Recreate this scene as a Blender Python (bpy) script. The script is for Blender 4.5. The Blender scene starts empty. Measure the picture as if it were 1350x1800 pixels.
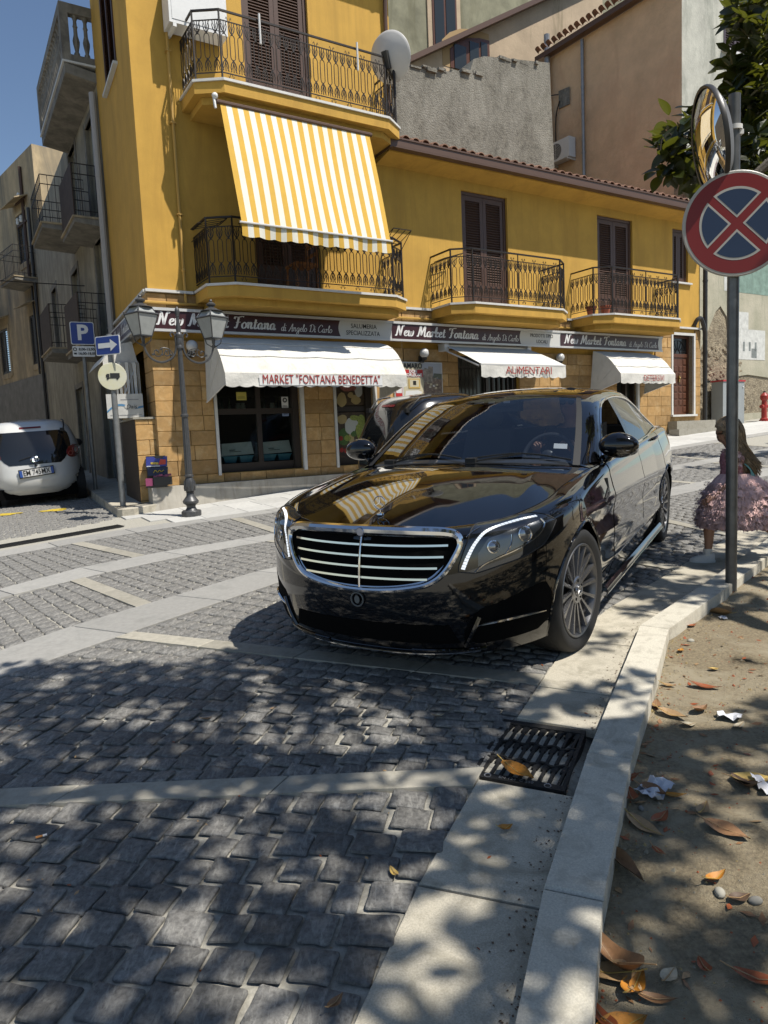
import bpy, bmesh, math, random
import numpy as np
from mathutils import Vector, Matrix
SC = bpy.context.scene
COL = SC.collection
rnd = random.Random(7)
R = math.radians
PI = math.pi

# ---------------------------------------------------------------- camera, sky, sun, exposure
cam_d = bpy.data.cameras.new("camera")
cam = bpy.data.objects.new("camera", cam_d)
COL.objects.link(cam)
SC.camera = cam
cam_d.sensor_fit = 'VERTICAL'
cam_d.sensor_height = 36.0
cam_d.lens = 24.8
cam_d.clip_start = 0.05
cam_d.clip_end = 900
cam.matrix_world = Matrix.Translation((0, 0, 1.45)) @ Matrix.Rotation(PI/2 - 0.1033, 4, 'X') @ Matrix.Rotation(-0.0441, 4, 'Z')

SUN_EL, SUN_H = R(61.0), (0.879, -0.476)
wd = bpy.data.worlds.new("World")
SC.world = wd
wd.use_nodes = True
wn = wd.node_tree
wn.nodes.clear()
sky = wn.nodes.new('ShaderNodeTexSky')
sky.sky_type = 'NISHITA'
sky.sun_disc = False
sky.sun_elevation = SUN_EL
sky.sun_rotation = math.atan2(SUN_H[0], SUN_H[1])
sky.air_density = 1.0
sky.dust_density = 0.35
sky.ozone_density = 1.8
bg = wn.nodes.new('ShaderNodeBackground')
bg.inputs[1].default_value = 0.10
wo = wn.nodes.new('ShaderNodeOutputWorld')
wn.links.new(sky.outputs[0], bg.inputs[0])
wn.links.new(bg.outputs[0], wo.inputs[0])
sd = bpy.data.lights.new("sun", 'SUN')
sd.energy = 4.9
sd.angle = R(0.55)
sd.color = (1.0, 0.955, 0.88)
sun = bpy.data.objects.new("sun", sd)
COL.objects.link(sun)
sv = Vector((SUN_H[0]*math.cos(SUN_EL), SUN_H[1]*math.cos(SUN_EL), math.sin(SUN_EL)))
sun.rotation_euler = sv.to_track_quat('Z', 'Y').to_euler()
sun.location = (20, -5, 30)
SC.view_settings.view_transform = 'Standard'
SC.view_settings.look = 'None'
SC.view_settings.gamma = 1.0
SC.view_settings.use_curve_mapping = False
SC.view_settings.exposure = 0.22
SC.cycles.max_bounces = 8
SC.cycles.diffuse_bounces = 1
SC.cycles.transparent_max_bounces = 12
SC.cycles.caustics_reflective = False
SC.cycles.caustics_refractive = False
SC.cycles.sample_clamp_indirect = 6.0

# ---------------------------------------------------------------- frames
C0 = (-3.337, 10.7)                       # corner of the yellow building
PH = 1.02
DX, DY = math.sin(PH), math.cos(PH)       # along the facade
NX, NY = math.cos(PH), -math.sin(PH)      # out of the facade
FROT = math.atan2(DY, DX)
def UV(x, y):
    return (x-C0[0])*DX+(y-C0[1])*DY, (x-C0[0])*NX+(y-C0[1])*NY
def F(u, v, z=0.0):
    return Vector((C0[0]+u*DX+v*NX, C0[1]+u*DY+v*NY, z))
def g(x, y):
    """height of the street, which climbs away from the camera"""
    u, v = UV(x, y)
    a = min(max(u*2, -40), 40)
    sp = math.log1p(math.exp(a))/2
    k = min(1.0, max(0.0, 1-v/7))
    return .01*x+.05*y+(.026*sp+.035*min(1, max(0, 1+u/4)))*k

# ---------------------------------------------------------------- materials
MATS = {}
def lin(c):
    return tuple(((v/255)/12.92 if v/255 <= .04045 else ((v/255+.055)/1.055)**2.4) for v in c)
def _nodes(name):
    m = bpy.data.materials.new(name)
    m.use_nodes = True
    nt = m.node_tree
    p = nt.nodes['Principled BSDF']
    return m, nt, p
def mixrgb(nt, fac, a, b, mode='MIX'):
    n = nt.nodes.new('ShaderNodeMix')
    n.data_type = 'RGBA'
    n.blend_type = mode
    if isinstance(fac, (int, float)): n.inputs[0].default_value = fac
    else: nt.links.new(fac, n.inputs[0])
    for v, i in ((a, 6), (b, 7)):
        if isinstance(v, tuple): n.inputs[i].default_value = (*v[:3], 1)
        else: nt.links.new(v, n.inputs[i])
    return n.outputs[2]
def noise(nt, vec, scale, detail=4, rough=.6, dist=0.0):
    n = nt.nodes.new('ShaderNodeTexNoise')
    n.inputs['Scale'].default_value = scale
    n.inputs['Detail'].default_value = detail
    n.inputs['Roughness'].default_value = rough
    n.inputs['Distortion'].default_value = dist
    if vec is not None: nt.links.new(vec, n.inputs['Vector'])
    return n.outputs[0]
def ramp(nt, fac, stops):
    n = nt.nodes.new('ShaderNodeValToRGB')
    el = n.color_ramp.elements
    while len(el) < len(stops): el.new(.5)
    for e, (p, c) in zip(el, stops):
        e.position = p
        e.color = (c, c, c, 1) if isinstance(c, (int, float)) else (*c[:3], 1)
    nt.links.new(fac, n.inputs[0])
    return n.outputs[0]
def mapping(nt, vec, scale=(1, 1, 1), rot=(0, 0, 0)):
    n = nt.nodes.new('ShaderNodeMapping')
    n.inputs['Scale'].default_value = scale
    n.inputs['Rotation'].default_value = rot
    nt.links.new(vec, n.inputs[0])
    return n.outputs[0]
def coords(nt, kind='Position'):
    if kind == 'Position':
        return nt.nodes.new('ShaderNodeNewGeometry').outputs['Position']
    return nt.nodes.new('ShaderNodeTexCoord').outputs[kind]
def bump(nt, p, h, strength, dist=.01):
    n = nt.nodes.new('ShaderNodeBump')
    n.inputs['Strength'].default_value = strength
    n.inputs['Distance'].default_value = dist
    nt.links.new(h, n.inputs['Height'])
    nt.links.new(n.outputs[0], p.inputs['Normal'])
    return n
def M(name, col, rough=.6, metal=0.0, var=0.0, vscale=6.0, bmp=0.0, bscale=40.0, bdist=.01, rand=0.0,
      stain=None, sscale=(1.5, 1.5, .5), spos=(.5, .7), spec=.5, coat=0.0, space='Position', col2=None, streak=0.0, dusty=0.0):
    """a procedural material: base colour with mottling, streaky stains, per-object variation and bump"""
    if name in MATS: return MATS[name]
    m, nt, p = _nodes(name)
    vec = coords(nt, space)
    out = tuple(col)
    if var or col2:
        a = tuple(c*(1-var) for c in col)
        b = tuple(min(1, c*(1+var)) for c in col) if col2 is None else col2
        n1 = noise(nt, vec, vscale, 6, .65)
        out = mixrgb(nt, ramp(nt, n1, [(.3, 0.0), (.7, 1.0)]), a, b)
    if stain:
        n2 = noise(nt, mapping(nt, vec, sscale), 1.0, 7, .7, .6)
        out = mixrgb(nt, ramp(nt, n2, [(spos[0], 0.0), (spos[1], 1.0)]), out, tuple(stain))
    if streak:
        n3 = noise(nt, mapping(nt, vec, (5.5, 5.5, .16)), 1.0, 6, .72, .25)
        n4 = noise(nt, vec, .55, 3, .6)
        mm_ = nt.nodes.new('ShaderNodeMath'); mm_.operation = 'MULTIPLY'
        nt.links.new(ramp(nt, n3, [(.48, 0.0), (.74, 1.0)]), mm_.inputs[0]); nt.links.new(ramp(nt, n4, [(.38, .15), (.62, 1.0)]), mm_.inputs[1])
        out = mixrgb(nt, mm_.outputs[0], out, tuple(c*(1-streak) for c in col))
    if dusty:
        mr2 = nt.nodes.new('ShaderNodeMapRange'); mr2.inputs[1].default_value = .4; mr2.inputs[2].default_value = .75; mr2.inputs[3].default_value = .012; mr2.inputs[4].default_value = dusty
        nt.links.new(noise(nt, vec, 7, 6, .75), mr2.inputs[0]); nt.links.new(mr2.outputs[0], p.inputs['Coat Roughness'])
    if rand:
        oi = nt.nodes.new('ShaderNodeObjectInfo').outputs['Random']
        hv = nt.nodes.new('ShaderNodeHueSaturation')
        mr = nt.nodes.new('ShaderNodeMapRange')
        mr.inputs[3].default_value = 1-rand
        mr.inputs[4].default_value = 1+rand
        nt.links.new(oi, mr.inputs[0])
        nt.links.new(mr.outputs[0], hv.inputs['Value'])
        if isinstance(out, tuple): hv.inputs['Color'].default_value = (*out, 1)
        else: nt.links.new(out, hv.inputs['Color'])
        out = hv.outputs[0]
    if isinstance(out, tuple): p.inputs['Base Color'].default_value = (*out, 1)
    else: nt.links.new(out, p.inputs['Base Color'])
    p.inputs['Roughness'].default_value = rough
    p.inputs['Metallic'].default_value = metal
    p.inputs['Specular IOR Level'].default_value = spec
    if coat:
        p.inputs['Coat Weight'].default_value = coat
        if not dusty: p.inputs['Coat Roughness'].default_value = .02
    if bmp:
        bump(nt, p, noise(nt, vec, bscale, 5, .7), bmp, bdist)
    MATS[name] = m
    return m
def M_glass(name, tint=(.75, .8, .8), dens=.35, refl=1.5, rough=.01, gloss=1.0):
    """a pane seen through: fresnel reflection over a tinted see-through layer"""
    if name in MATS: return MATS[name]
    m = bpy.data.materials.new(name)
    m.use_nodes = True
    nt = m.node_tree
    nt.nodes.clear()
    o = nt.nodes.new('ShaderNodeOutputMaterial')
    mx = nt.nodes.new('ShaderNodeMixShader')
    lw = nt.nodes.new('ShaderNodeLayerWeight')
    lw.inputs[0].default_value = .5
    pw = nt.nodes.new('ShaderNodeMath'); pw.operation = 'POWER'; pw.inputs[1].default_value = 5
    fr = nt.nodes.new('ShaderNodeMath'); fr.operation = 'MULTIPLY_ADD'; fr.inputs[1].default_value = .9; fr.inputs[2].default_value = ((refl-1)/(refl+1))**2*1.3
    nt.links.new(lw.outputs['Facing'], pw.inputs[0]); nt.links.new(pw.outputs[0], fr.inputs[0])
    tr = nt.nodes.new('ShaderNodeBsdfTransparent')
    tr.inputs[0].default_value = (*[c*dens for c in tint], 1)
    gl = nt.nodes.new('ShaderNodeBsdfGlossy')
    gl.inputs['Roughness'].default_value = rough
    gl.inputs['Color'].default_value = (gloss, gloss, gloss, 1)
    nt.links.new(fr.outputs[0], mx.inputs[0])
    nt.links.new(tr.outputs[0], mx.inputs[1])
    nt.links.new(gl.outputs[0], mx.inputs[2])
    nt.links.new(mx.outputs[0], o.inputs[0])
    MATS[name] = m
    return m

# ---------------------------------------------------------------- mesh builder
class MB:
    def __init__(s):
        s.v = []; s.f = []; s.mi = []; s.mat = 0; s.T = None
    def add(s, vs, fs):
        o = len(s.v)
        if s.T is not None: s.v += [tuple(s.T @ Vector(p)) for p in vs]
        else: s.v += [tuple(p) for p in vs]
        for f in fs:
            s.f.append(tuple(i+o for i in f)); s.mi.append(s.mat)
        return s
    def box(s, x0, x1, y0, y1, z0, z1):
        v = [(x0,y0,z0),(x1,y0,z0),(x1,y1,z0),(x0,y1,z0),(x0,y0,z1),(x1,y0,z1),(x1,y1,z1),(x0,y1,z1)]
        return s.add(v, [(3,2,1,0),(4,5,6,7),(0,1,5,4),(1,2,6,5),(2,3,7,6),(3,0,4,7)])
    def cbox(s, c, d):
        return s.box(c[0]-d[0]/2, c[0]+d[0]/2, c[1]-d[1]/2, c[1]+d[1]/2, c[2]-d[2]/2, c[2]+d[2]/2)
    def bevbox(s, x0, x1, y0, y1, z0, z1, b):
        """box whose front (-y) face is chamfered"""
        v = [(x0,y1,z0),(x1,y1,z0),(x1,y1,z1),(x0,y1,z1),(x0,y0+b,z0),(x1,y0+b,z0),(x1,y0+b,z1),(x0,y0+b,z1),
             (x0+b,y0,z0+b),(x1-b,y0,z0+b),(x1-b,y0,z1-b),(x0+b,y0,z1-b)]
        return s.add(v, [(0,1,5,4),(1,2,6,5),(2,3,7,6),(3,0,4,7),(4,5,9,8),(5,6,10,9),(6,7,11,10),(7,4,8,11),(8,9,10,11)])
    def tube(s, pts, r, n=6, caps=True, closed=False):
        P = [Vector(p) for p in pts]
        m = len(P)
        rs = r if isinstance(r, (list, tuple)) else [r]*m
        vs = []; up = None
        for i, p in enumerate(P):
            if closed: t = P[(i+1) % m]-P[i-1]
            else: t = P[min(i+1, m-1)]-P[max(i-1, 0)]
            if t.length < 1e-9: t = Vector((0, 0, 1))
            t.normalize()
            if up is None:
                up = Vector((0, 0, 1)) if abs(t.z) < .9 else Vector((1, 0, 0))
            a = t.cross(up)
            if a.length < 1e-6: a = t.orthogonal()
            a.normalize(); b = a.cross(t); up = b
            for k in range(n):
                th = 2*PI*k/n+PI/n
                vs.append(p+(a*math.cos(th)+b*math.sin(th))*rs[i])
        fs = []
        L = m if closed else m-1
        for i in range(L):
            j = (i+1) % m
            for k in range(n):
                fs.append((i*n+k, i*n+(k+1) % n, j*n+(k+1) % n, j*n+k))
        if caps and not closed:
            fs.append(tuple(range(n-1, -1, -1)))
            fs.append(tuple((m-1)*n+k for k in range(n)))
        return s.add(vs, fs)
    def bar(s, a, b, w, h=None):
        return s.tube([a, b], w*.707, 4)
    def lathe(s, prof, n=16, c=(0, 0, 0), axis='z', a0=0.0, a1=2*PI):
        vs = []; full = abs(a1-a0-2*PI) < 1e-6
        k = n if full else n+1
        for r, z in prof:
            for i in range(k):
                th = a0+(a1-a0)*i/n
                x, y = r*math.cos(th), r*math.sin(th)
                if axis == 'z': q = (c[0]+x, c[1]+y, c[2]+z)
                elif axis == 'y': q = (c[0]+x, c[1]+z, c[2]+y)
                else: q = (c[0]+z, c[1]+x, c[2]+y)
                vs.append(q)
        fs = []
        for j in range(len(prof)-1):
            for i in range(n if full else n):
                i2 = (i+1) % k
                fs.append((j*k+i, j*k+i2, (j+1)*k+i2, (j+1)*k+i))
        return s.add(vs, fs)
    def disc(s, c, r, n=24, axis='y', sgn=-1):
        vs = []
        for i in range(n):
            th = 2*PI*i/n
            x, y = r*math.cos(th), r*math.sin(th)
            vs.append({'y': (c[0]+x, c[1], c[2]+y), 'z': (c[0]+x, c[1]+y, c[2]), 'x': (c[0], c[1]+x, c[2]+y)}[axis])
        return s.add(vs, [tuple(range(n))])
    def grid(s, fn, nu, nv, closeu=False):
        vs = [fn(i/nu, j/nv) for j in range(nv+1) for i in range(nu+1)]
        fs = [(j*(nu+1)+i, j*(nu+1)+i+1, (j+1)*(nu+1)+i+1, (j+1)*(nu+1)+i) for j in range(nv) for i in range(nu)]
        return s.add(vs, fs)
    def prism(s, poly, d, flip=False):
        """closed polygon (list of 3-D points) pushed along vector d"""
        n = len(poly); d = Vector(d)
        vs = [Vector(p) for p in poly]+[Vector(p)+d for p in poly]
        fs = [tuple(range(n-1, -1, -1)), tuple(range(n, 2*n))]
        fs += [(i, (i+1) % n, n+(i+1) % n, n+i) for i in range(n)]
        return s.add(vs, fs)
    def sphere(s, c, r, nu=14, nv=9, sc=(1, 1, 1)):
        return s.grid(lambda a, b: (c[0]+r*sc[0]*math.cos(2*PI*a)*math.sin(PI*b), c[1]+r*sc[1]*math.sin(2*PI*a)*math.sin(PI*b),
                                    c[2]-r*sc[2]*math.cos(PI*b)), nu, nv)
    def mesh(s, name, mats, smooth=True, ang=35, weld=0.0, recalc=False):
        me = bpy.data.meshes.new(name)
        me.from_pydata(s.v, [], s.f)
        if not isinstance(mats, (list, tuple)): mats = [mats]
        for m in mats: me.materials.append(m)
        if len(mats) > 1: me.polygons.foreach_set('material_index', s.mi)
        if weld or recalc:
            bm = bmesh.new(); bm.from_mesh(me)
            if weld: bmesh.ops.remove_doubles(bm, verts=bm.verts, dist=weld)
            if recalc: bmesh.ops.recalc_face_normals(bm, faces=bm.faces)
            bm.to_mesh(me); bm.free()
        if smooth:
            me.polygons.foreach_set('use_smooth', [True]*len(me.polygons))
            me.set_sharp_from_angle(angle=R(ang))
        me.update()
        return me
    def build(s, name, mats, parent=None, smooth=True, ang=35, weld=0.0, recalc=False, **kw):
        return link(name, s.mesh(name, mats, smooth, ang, weld, recalc), parent, **kw)
def link(name, me, parent=None, loc=None, rot=None, label=None, cat=None, group=None, kind=None):
    o = bpy.data.objects.new(name, me)
    COL.objects.link(o)
    if parent is not None: o.parent = parent
    if loc is not None: o.location = loc
    if rot is not None: o.rotation_euler = rot
    return tag(o, label, cat, group, kind)
def tag(o, label=None, cat=None, group=None, kind=None):
    if label: o['label'] = label
    if cat: o['category'] = cat
    if group: o['group'] = group
    if kind: o['kind'] = kind
    return o
def thing(name, label, cat, loc=(0, 0, 0), rz=0.0, group=None, rot=None):
    o = bpy.data.objects.new(name, None)
    COL.objects.link(o)
    o.empty_display_size = .2
    o.location = loc
    o.rotation_euler = rot if rot else (0, 0, rz)
    return tag(o, label, cat, group)
def fthing(name, label, cat, u, v, z, group=None):
    return thing(name, label, cat, F(u, v, z), FROT, group)
def copy_tree(o, parent=None):
    c = o.copy(); COL.objects.link(c)
    if parent is not None: c.parent = parent
    for ch in list(o.children): copy_tree(ch, c)
    return c
def catmull(pts, n=6, closed=False):
    P = [Vector(p) for p in pts]; out = []; m = len(P)
    for i in range(m if closed else m-1):
        if closed: a, b, c, d = P[i-1], P[i], P[(i+1) % m], P[(i+2) % m]
        else: a, b, c, d = P[max(i-1, 0)], P[i], P[i+1], P[min(i+2, m-1)]
        for k in range(n):
            t = k/n
            out.append(.5*((2*b)+(c-a)*t+(2*a-5*b+4*c-d)*t*t+(3*b-a-3*c+d)*t**3))
    if not closed: out.append(P[-1])
    return out
def interp(x, xs, ys):
    if x <= xs[0]: return ys[0]
    for i in range(len(xs)-1):
        if x <= xs[i+1]:
            t = (x-xs[i])/(xs[i+1]-xs[i]); return ys[i]+(ys[i+1]-ys[i])*t
    return ys[-1]
def cspl(x, xs, ys):
    """smooth (monotone-ish cubic) interpolation through a table"""
    if x <= xs[0]: return ys[0]
    if x >= xs[-1]: return ys[-1]
    n = len(xs)
    for i in range(n-1):
        if x <= xs[i+1]:
            h = xs[i+1]-xs[i]; t = (x-xs[i])/h
            def sl(k):
                if k == 0: return (ys[1]-ys[0])/(xs[1]-xs[0])
                if k == n-1: return (ys[-1]-ys[-2])/(xs[-1]-xs[-2])
                return (ys[k+1]-ys[k-1])/(xs[k+1]-xs[k-1])
            m0, m1 = sl(i)*h, sl(i+1)*h
            return (2*t**3-3*t*t+1)*ys[i]+(t**3-2*t*t+t)*m0+(-2*t**3+3*t*t)*ys[i+1]+(t**3-t*t)*m1
# ---------------------------------------------------------------- lettering
def text_mesh(txt, size, squeeze=1.0, bold=0.0, shear=0.0, extr=0.0, align='CENTER'):
    cu = bpy.data.curves.new('txt', 'FONT')
    cu.body = txt; cu.size = size; cu.offset = bold; cu.shear = shear; cu.extrude = extr
    cu.align_x = align; cu.align_y = 'CENTER'; cu.resolution_u = 3
    o = bpy.data.objects.new('txt', cu)
    COL.objects.link(o)
    dg = bpy.context.evaluated_depsgraph_get()
    me = bpy.data.meshes.new_from_object(o.evaluated_get(dg))
    bpy.data.objects.remove(o); bpy.data.curves.remove(cu)
    for v in me.vertices: v.co.x *= squeeze
    return me
def text(name, txt, size, mat, parent, loc, rot=(PI/2, 0, 0), squeeze=1.0, bold=0.0, shear=0.0, extr=.001, align='CENTER'):
    me = text_mesh(txt, size, squeeze, bold, shear, extr, align)
    me.materials.clear(); me.materials.append(mat)
    return link(name, me, parent, loc, rot)
from mathutils import noise as mnoise
# ---------------------------------------------------------------- street, paving, kerb, soil
m_mortar = M('mortar', (.37, .35, .295), .95, var=.25, vscale=60, bmp=.5, bscale=160, bdist=.006)
m_cob = M('basalt', (.148, .142, .130), .66, var=.5, vscale=55, bmp=.8, bscale=120, bdist=.006, rand=.28,
          stain=(.27, .26, .235), sscale=(52, 16, 30), spos=(.50, .66))
m_slab = M('grey_stone', (.315, .305, .28), .8, var=.12, vscale=30, bmp=.35, bscale=170, bdist=.004, rand=.10,
           stain=(.25, .245, .225), sscale=(5, 5, 5), spos=(.52, .72))
m_beige = M('beige_stone', (.35, .325, .265), .8, var=.14, vscale=26, bmp=.4, bscale=120, bdist=.004, rand=.12,
            stain=(.26, .24, .19), sscale=(7, 7, 7), spos=(.52, .7))
m_conc = M('gutter_stone', (.50, .455, .36), .85, var=.24, vscale=190, bmp=.5, bscale=240, bdist=.004, rand=.10,
           stain=(.25, .225, .165), sscale=(5, 5, 5), spos=(.47, .72))
m_kerb = M('kerb_stone', (.56, .52, .425), .8, var=.20, vscale=170, bmp=.45, bscale=150, bdist=.004, rand=.07,
           stain=(.33, .30, .235), sscale=(8, 8, 8), spos=(.5, .74))
m_walk = M('pale_paving', (.50, .49, .455), .8, var=.1, vscale=14, bmp=.25, bscale=140, bdist=.004, rand=.10)
m_soil = M('soil', (.33, .265, .165), .97, var=.42, vscale=70, bmp=1.0, bscale=190, bdist=.016,
           stain=(.46, .39, .265), sscale=(2.2, 2.2, 2.2), spos=(.48, .62))

def axis(lo, hi, a, b, fine, coarse):
    xs = []; x = lo
    while x < hi:
        xs.append(x); x += fine if a <= x < b else coarse
    xs.append(hi); return xs
mb = MB()
xs = axis(-60, 70, -9, 12, .3, 4.0); ys = axis(-25, 95, -1, 22, .3, 4.0)
def sheet_z(x, y):
    kx = interp(y, [-1.6, -.3, .95, 1.9, 2.66, 3.25, 4.12, 4.88, 5.6, 6.35, 7.4, 8.5, 9.7, 12.0, 15.5], [-.78, -.35, .05, .41, .76, 1.06, 1.5, 2.2, 2.84, 3.5, 4.4, 5.4, 6.6, 9, 13])
    return g(x, y)-.005-(.16 if kx+.02 < x < kx+12 and -1.6 < y < 15.5 else 0)
mb.add([(x, y, sheet_z(x, y)) for y in ys for x in xs],
       [(j*len(xs)+i, j*len(xs)+i+1, (j+1)*len(xs)+i+1, (j+1)*len(xs)+i) for j in range(len(ys)-1) for i in range(len(xs)-1)])
road = mb.build('road', m_mortar, kind='structure')

CAMI = cam.matrix_world.inverted()
def px(p):
    q = CAMI @ Vector(p)
    if q.z > -.05: return None
    f = 24.8/36*1800
    return 675+f*q.x/-q.z, 900-f*q.y/-q.z, -q.z
def in_view(p, m=40):
    r = px(p)
    return r is not None and -m < r[0] < 1350+m and -m < r[1] < 1800+m

def stone(mb, q, h, bev, cut=.0, deep=.03, tilt=0.0):
    """one laid stone with a chamfered top: q = four xy corners in order"""
    P = [Vector((a[0], a[1])) for a in q]
    c = sum(P, Vector((0, 0)))/4
    ring = []
    for i in range(4):
        a, b, d = P[i], P[i-1], P[(i+1) % 4]
        if cut:
            ring += [a+(b-a).normalized()*cut, a+(d-a).normalized()*cut]
        else: ring.append(a)
    n = len(ring)
    tx, ty = rnd.uniform(-tilt, tilt), rnd.uniform(-tilt, tilt)
    vs = []
    for k, (ins, dz) in enumerate(((0, -deep), (0, h-bev*.8), (bev, h))):
        for p in ring:
            d = p-c; L = d.length
            p2 = c+d*max(0, 1-ins*1.3/L)
            vs.append((p2.x, p2.y, g(p2.x, p2.y)+dz+(d.x*tx+d.y*ty if k else 0)))
    fs = []
    for k in range(2):
        for i in range(n):
            fs.append((k*n+i, k*n+(i+1) % n, (k+1)*n+(i+1) % n, (k+1)*n+i))
    fs.append(tuple(2*n+i for i in range(n)))
    a = P[1]-P[0]; b = P[2]-P[1]
    if a.x*b.y-a.y*b.x < 0: fs = [f[::-1] for f in fs]
    mb.add(vs, fs)
def bil(q, a, b):
    p = [Vector(x) for x in q]
    return (p[0]*(1-a)+p[1]*a)*(1-b)+(p[3]*(1-a)+p[2]*a)*b

# cobbles gathered first: the 300 that show largest become parts, the rest one joined part
cobs = []
def cobble_panel(q, size=.132, gap=.0125, jit=.12):
    """q: four corners; rows run from side q0-q3 to side q1-q2"""
    q = [Vector(x[:2]) for x in q]
    L = ((q[3]-q[0]).length+(q[2]-q[1]).length)/2
    nb = max(1, round(L/size))
    for j in range(nb):
        b0, b1 = j/nb, (j+1)/nb
        W = (bil(q, 1, (b0+b1)/2)-bil(q, 0, (b0+b1)/2)).length
        Wrow = L/nb
        na = max(1, round(W/(size*rnd.uniform(.86, 1.06))))
        cuts = [0]
        for i in range(1, na): cuts.append((i+rnd.uniform(-jit, jit)+(.18 if j % 2 else -.18))/na)
        cuts.append(1)
        for i in range(na):
            a0, a1 = cuts[i], cuts[i+1]
            e = gap/2/max(W, .1); eb = gap/2/max(L, .1)
            r = lambda s: rnd.uniform(-s, s)
            qq = [bil(q, a0+e+r(.004/W*2), b0+eb+r(.004/L*2)), bil(q, a1-e+r(.004/W*2), b0+eb+r(.004/L*2)),
                  bil(q, a1-e+r(.004/W*2), b1-eb+r(.004/L*2)), bil(q, a0+e+r(.004/W*2), b1-eb+r(.004/L*2))]
            cobs.append(qq)
def slab_row(q, n, mat, parent, name='paving_slab', h=.013, gap=.005, bev=.004, jit=.06):
    """a band of slabs; splits along q0-q1"""
    cuts = [0]+[(i+rnd.uniform(-jit, jit))/n for i in range(1, n)]+[1]
    L = (Vector(q[1][:2])-Vector(q[0][:2])).length; e = gap/2/L
    out = []
    for i in range(n):
        mb = MB()
        qq = [bil([Vector(x[:2]) for x in q], a, b) for a, b in ((cuts[i]+e, .004), (cuts[i+1]-e, .004), (cuts[i+1]-e, .996), (cuts[i]+e, .996))]
        c = sum(qq, Vector((0, 0)))/4
        if not in_view((c.x, c.y, g(c.x, c.y)), 250): continue
        # a long slab follows the street: cut it in short facets
        m = max(1, int((qq[1]-qq[0]).length/.6))
        stone(mb, qq, h, bev)
        out.append(mb.build(name, mat, parent, ang=30))
    return out

Ct = [(-8.6, 3.6), (-6.4, 5.9), (-4.38, 7.95), (-3.37, 8.92), (-2.51, 9.44), F(.4, 1.62)[:2], F(2.2, 1.66)[:2], F(4.4, 1.68)[:2], F(6.6, 1.66)[:2], F(9, 1.6)[:2], F(12, 1.55)[:2], F(16, 1.5)[:2]]
Cb = [(-8.3, 3.3), (-6.15, 5.6), (-4.2, 7.62), (-3.2, 8.56), (-2.28, 9.17), F(.5, 1.92)[:2], F(2.2, 1.95)[:2], F(4.4, 1.97)[:2], F(6.6, 1.95)[:2], F(9, 1.9)[:2], F(12, 1.85)[:2], F(16, 1.8)[:2]]
Bt = [(-5.0, 3.1), (-4.2, 4.5), (-3.4, 6.11), (-3.06, 6.73), (-2.48, 7.27), (-1.38, 7.96), F(2.2, 3.35)[:2], F(4.4, 3.35)[:2], F(6.6, 3.3)[:2], F(9, 3.2)[:2], F(12, 3.1)[:2], F(16, 3.0)[:2]]
Bb = [(-4.7, 2.9), (-3.95, 4.3), (-3.22, 5.81), (-2.74, 6.41), (-2.11, 7.05), (-1.26, 7.63), F(2.2, 3.68)[:2], F(4.4, 3.68)[:2], F(6.6, 3.62)[:2], F(9, 3.5)[:2], F(12, 3.4)[:2], F(16, 3.3)[:2]]
At = [(-4.2, 1.0), (-3.3, 2.9), (-2.51, 4.44), (-2.25, 4.85), (-1.83, 5.39), (-1.1, 6.31), F(2.0, 4.75)[:2], F(4.4, 4.7)[:2], F(6.6, 4.6)[:2], F(9, 4.5)[:2], F(12, 4.3)[:2], F(16, 4.2)[:2]]
Ab = [(-3.85, .9), (-3.0, 2.6), (-2.2, 4.02), (-1.92, 4.42), (-1.5, 4.98), (-.82, 5.95), F(2.0, 5.15)[:2], F(4.4, 5.1)[:2], F(6.6, 5.0)[:2], F(9, 4.9)[:2], F(12, 4.7)[:2], F(16, 4.5)[:2]]
KE = [(-.78, -1.6), (-.35, -.3), (.05, .95), (.41, 1.9), (.76, 2.66), (1.06, 3.25), (1.5, 4.12), (2.2, 4.88), (2.84, 5.6), (3.5, 6.35), (4.4, 7.4), (5.4, 8.5), (6.6, 9.7), (9, 12.0), (13, 15.5)]
def offs(P, d):
    """polyline moved sideways by d (positive = to its right)"""
    P = [Vector(p) for p in P]; out = []
    for i, p in enumerate(P):
        t = (P[min(i+1, len(P)-1)]-P[max(i-1, 0)]).normalized()
        out.append(p+Vector((t.y, -t.x))*d)
    return out
KI = offs(KE, .165)
GL = offs(KE, -.37)
def seg_param(P):
    P = [Vector(p) for p in P]; s = [0]
    for i in range(1, len(P)): s.append(s[-1]+(P[i]-P[i-1]).length)
    return P, s
def at(P, s0):
    P, s = seg_param(P)
    for i in range(len(P)-1):
        if s0 <= s[i+1] or i == len(P)-2:
            t = (s0-s[i])/(s[i+1]-s[i]); return P[i].lerp(P[i+1], t)
def nearest_s(P, p):
    P, s = seg_param(P); p = Vector(p); best = (9e9, 0)
    for i in range(len(P)-1):
        d = P[i+1]-P[i]; t = max(0, min(1, (p-P[i]).dot(d)/d.length_squared))
        q = (P[i]+d*t-p).length
        if q < best[0]: best = (q, s[i]+t*d.length)
    return best[1]
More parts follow.
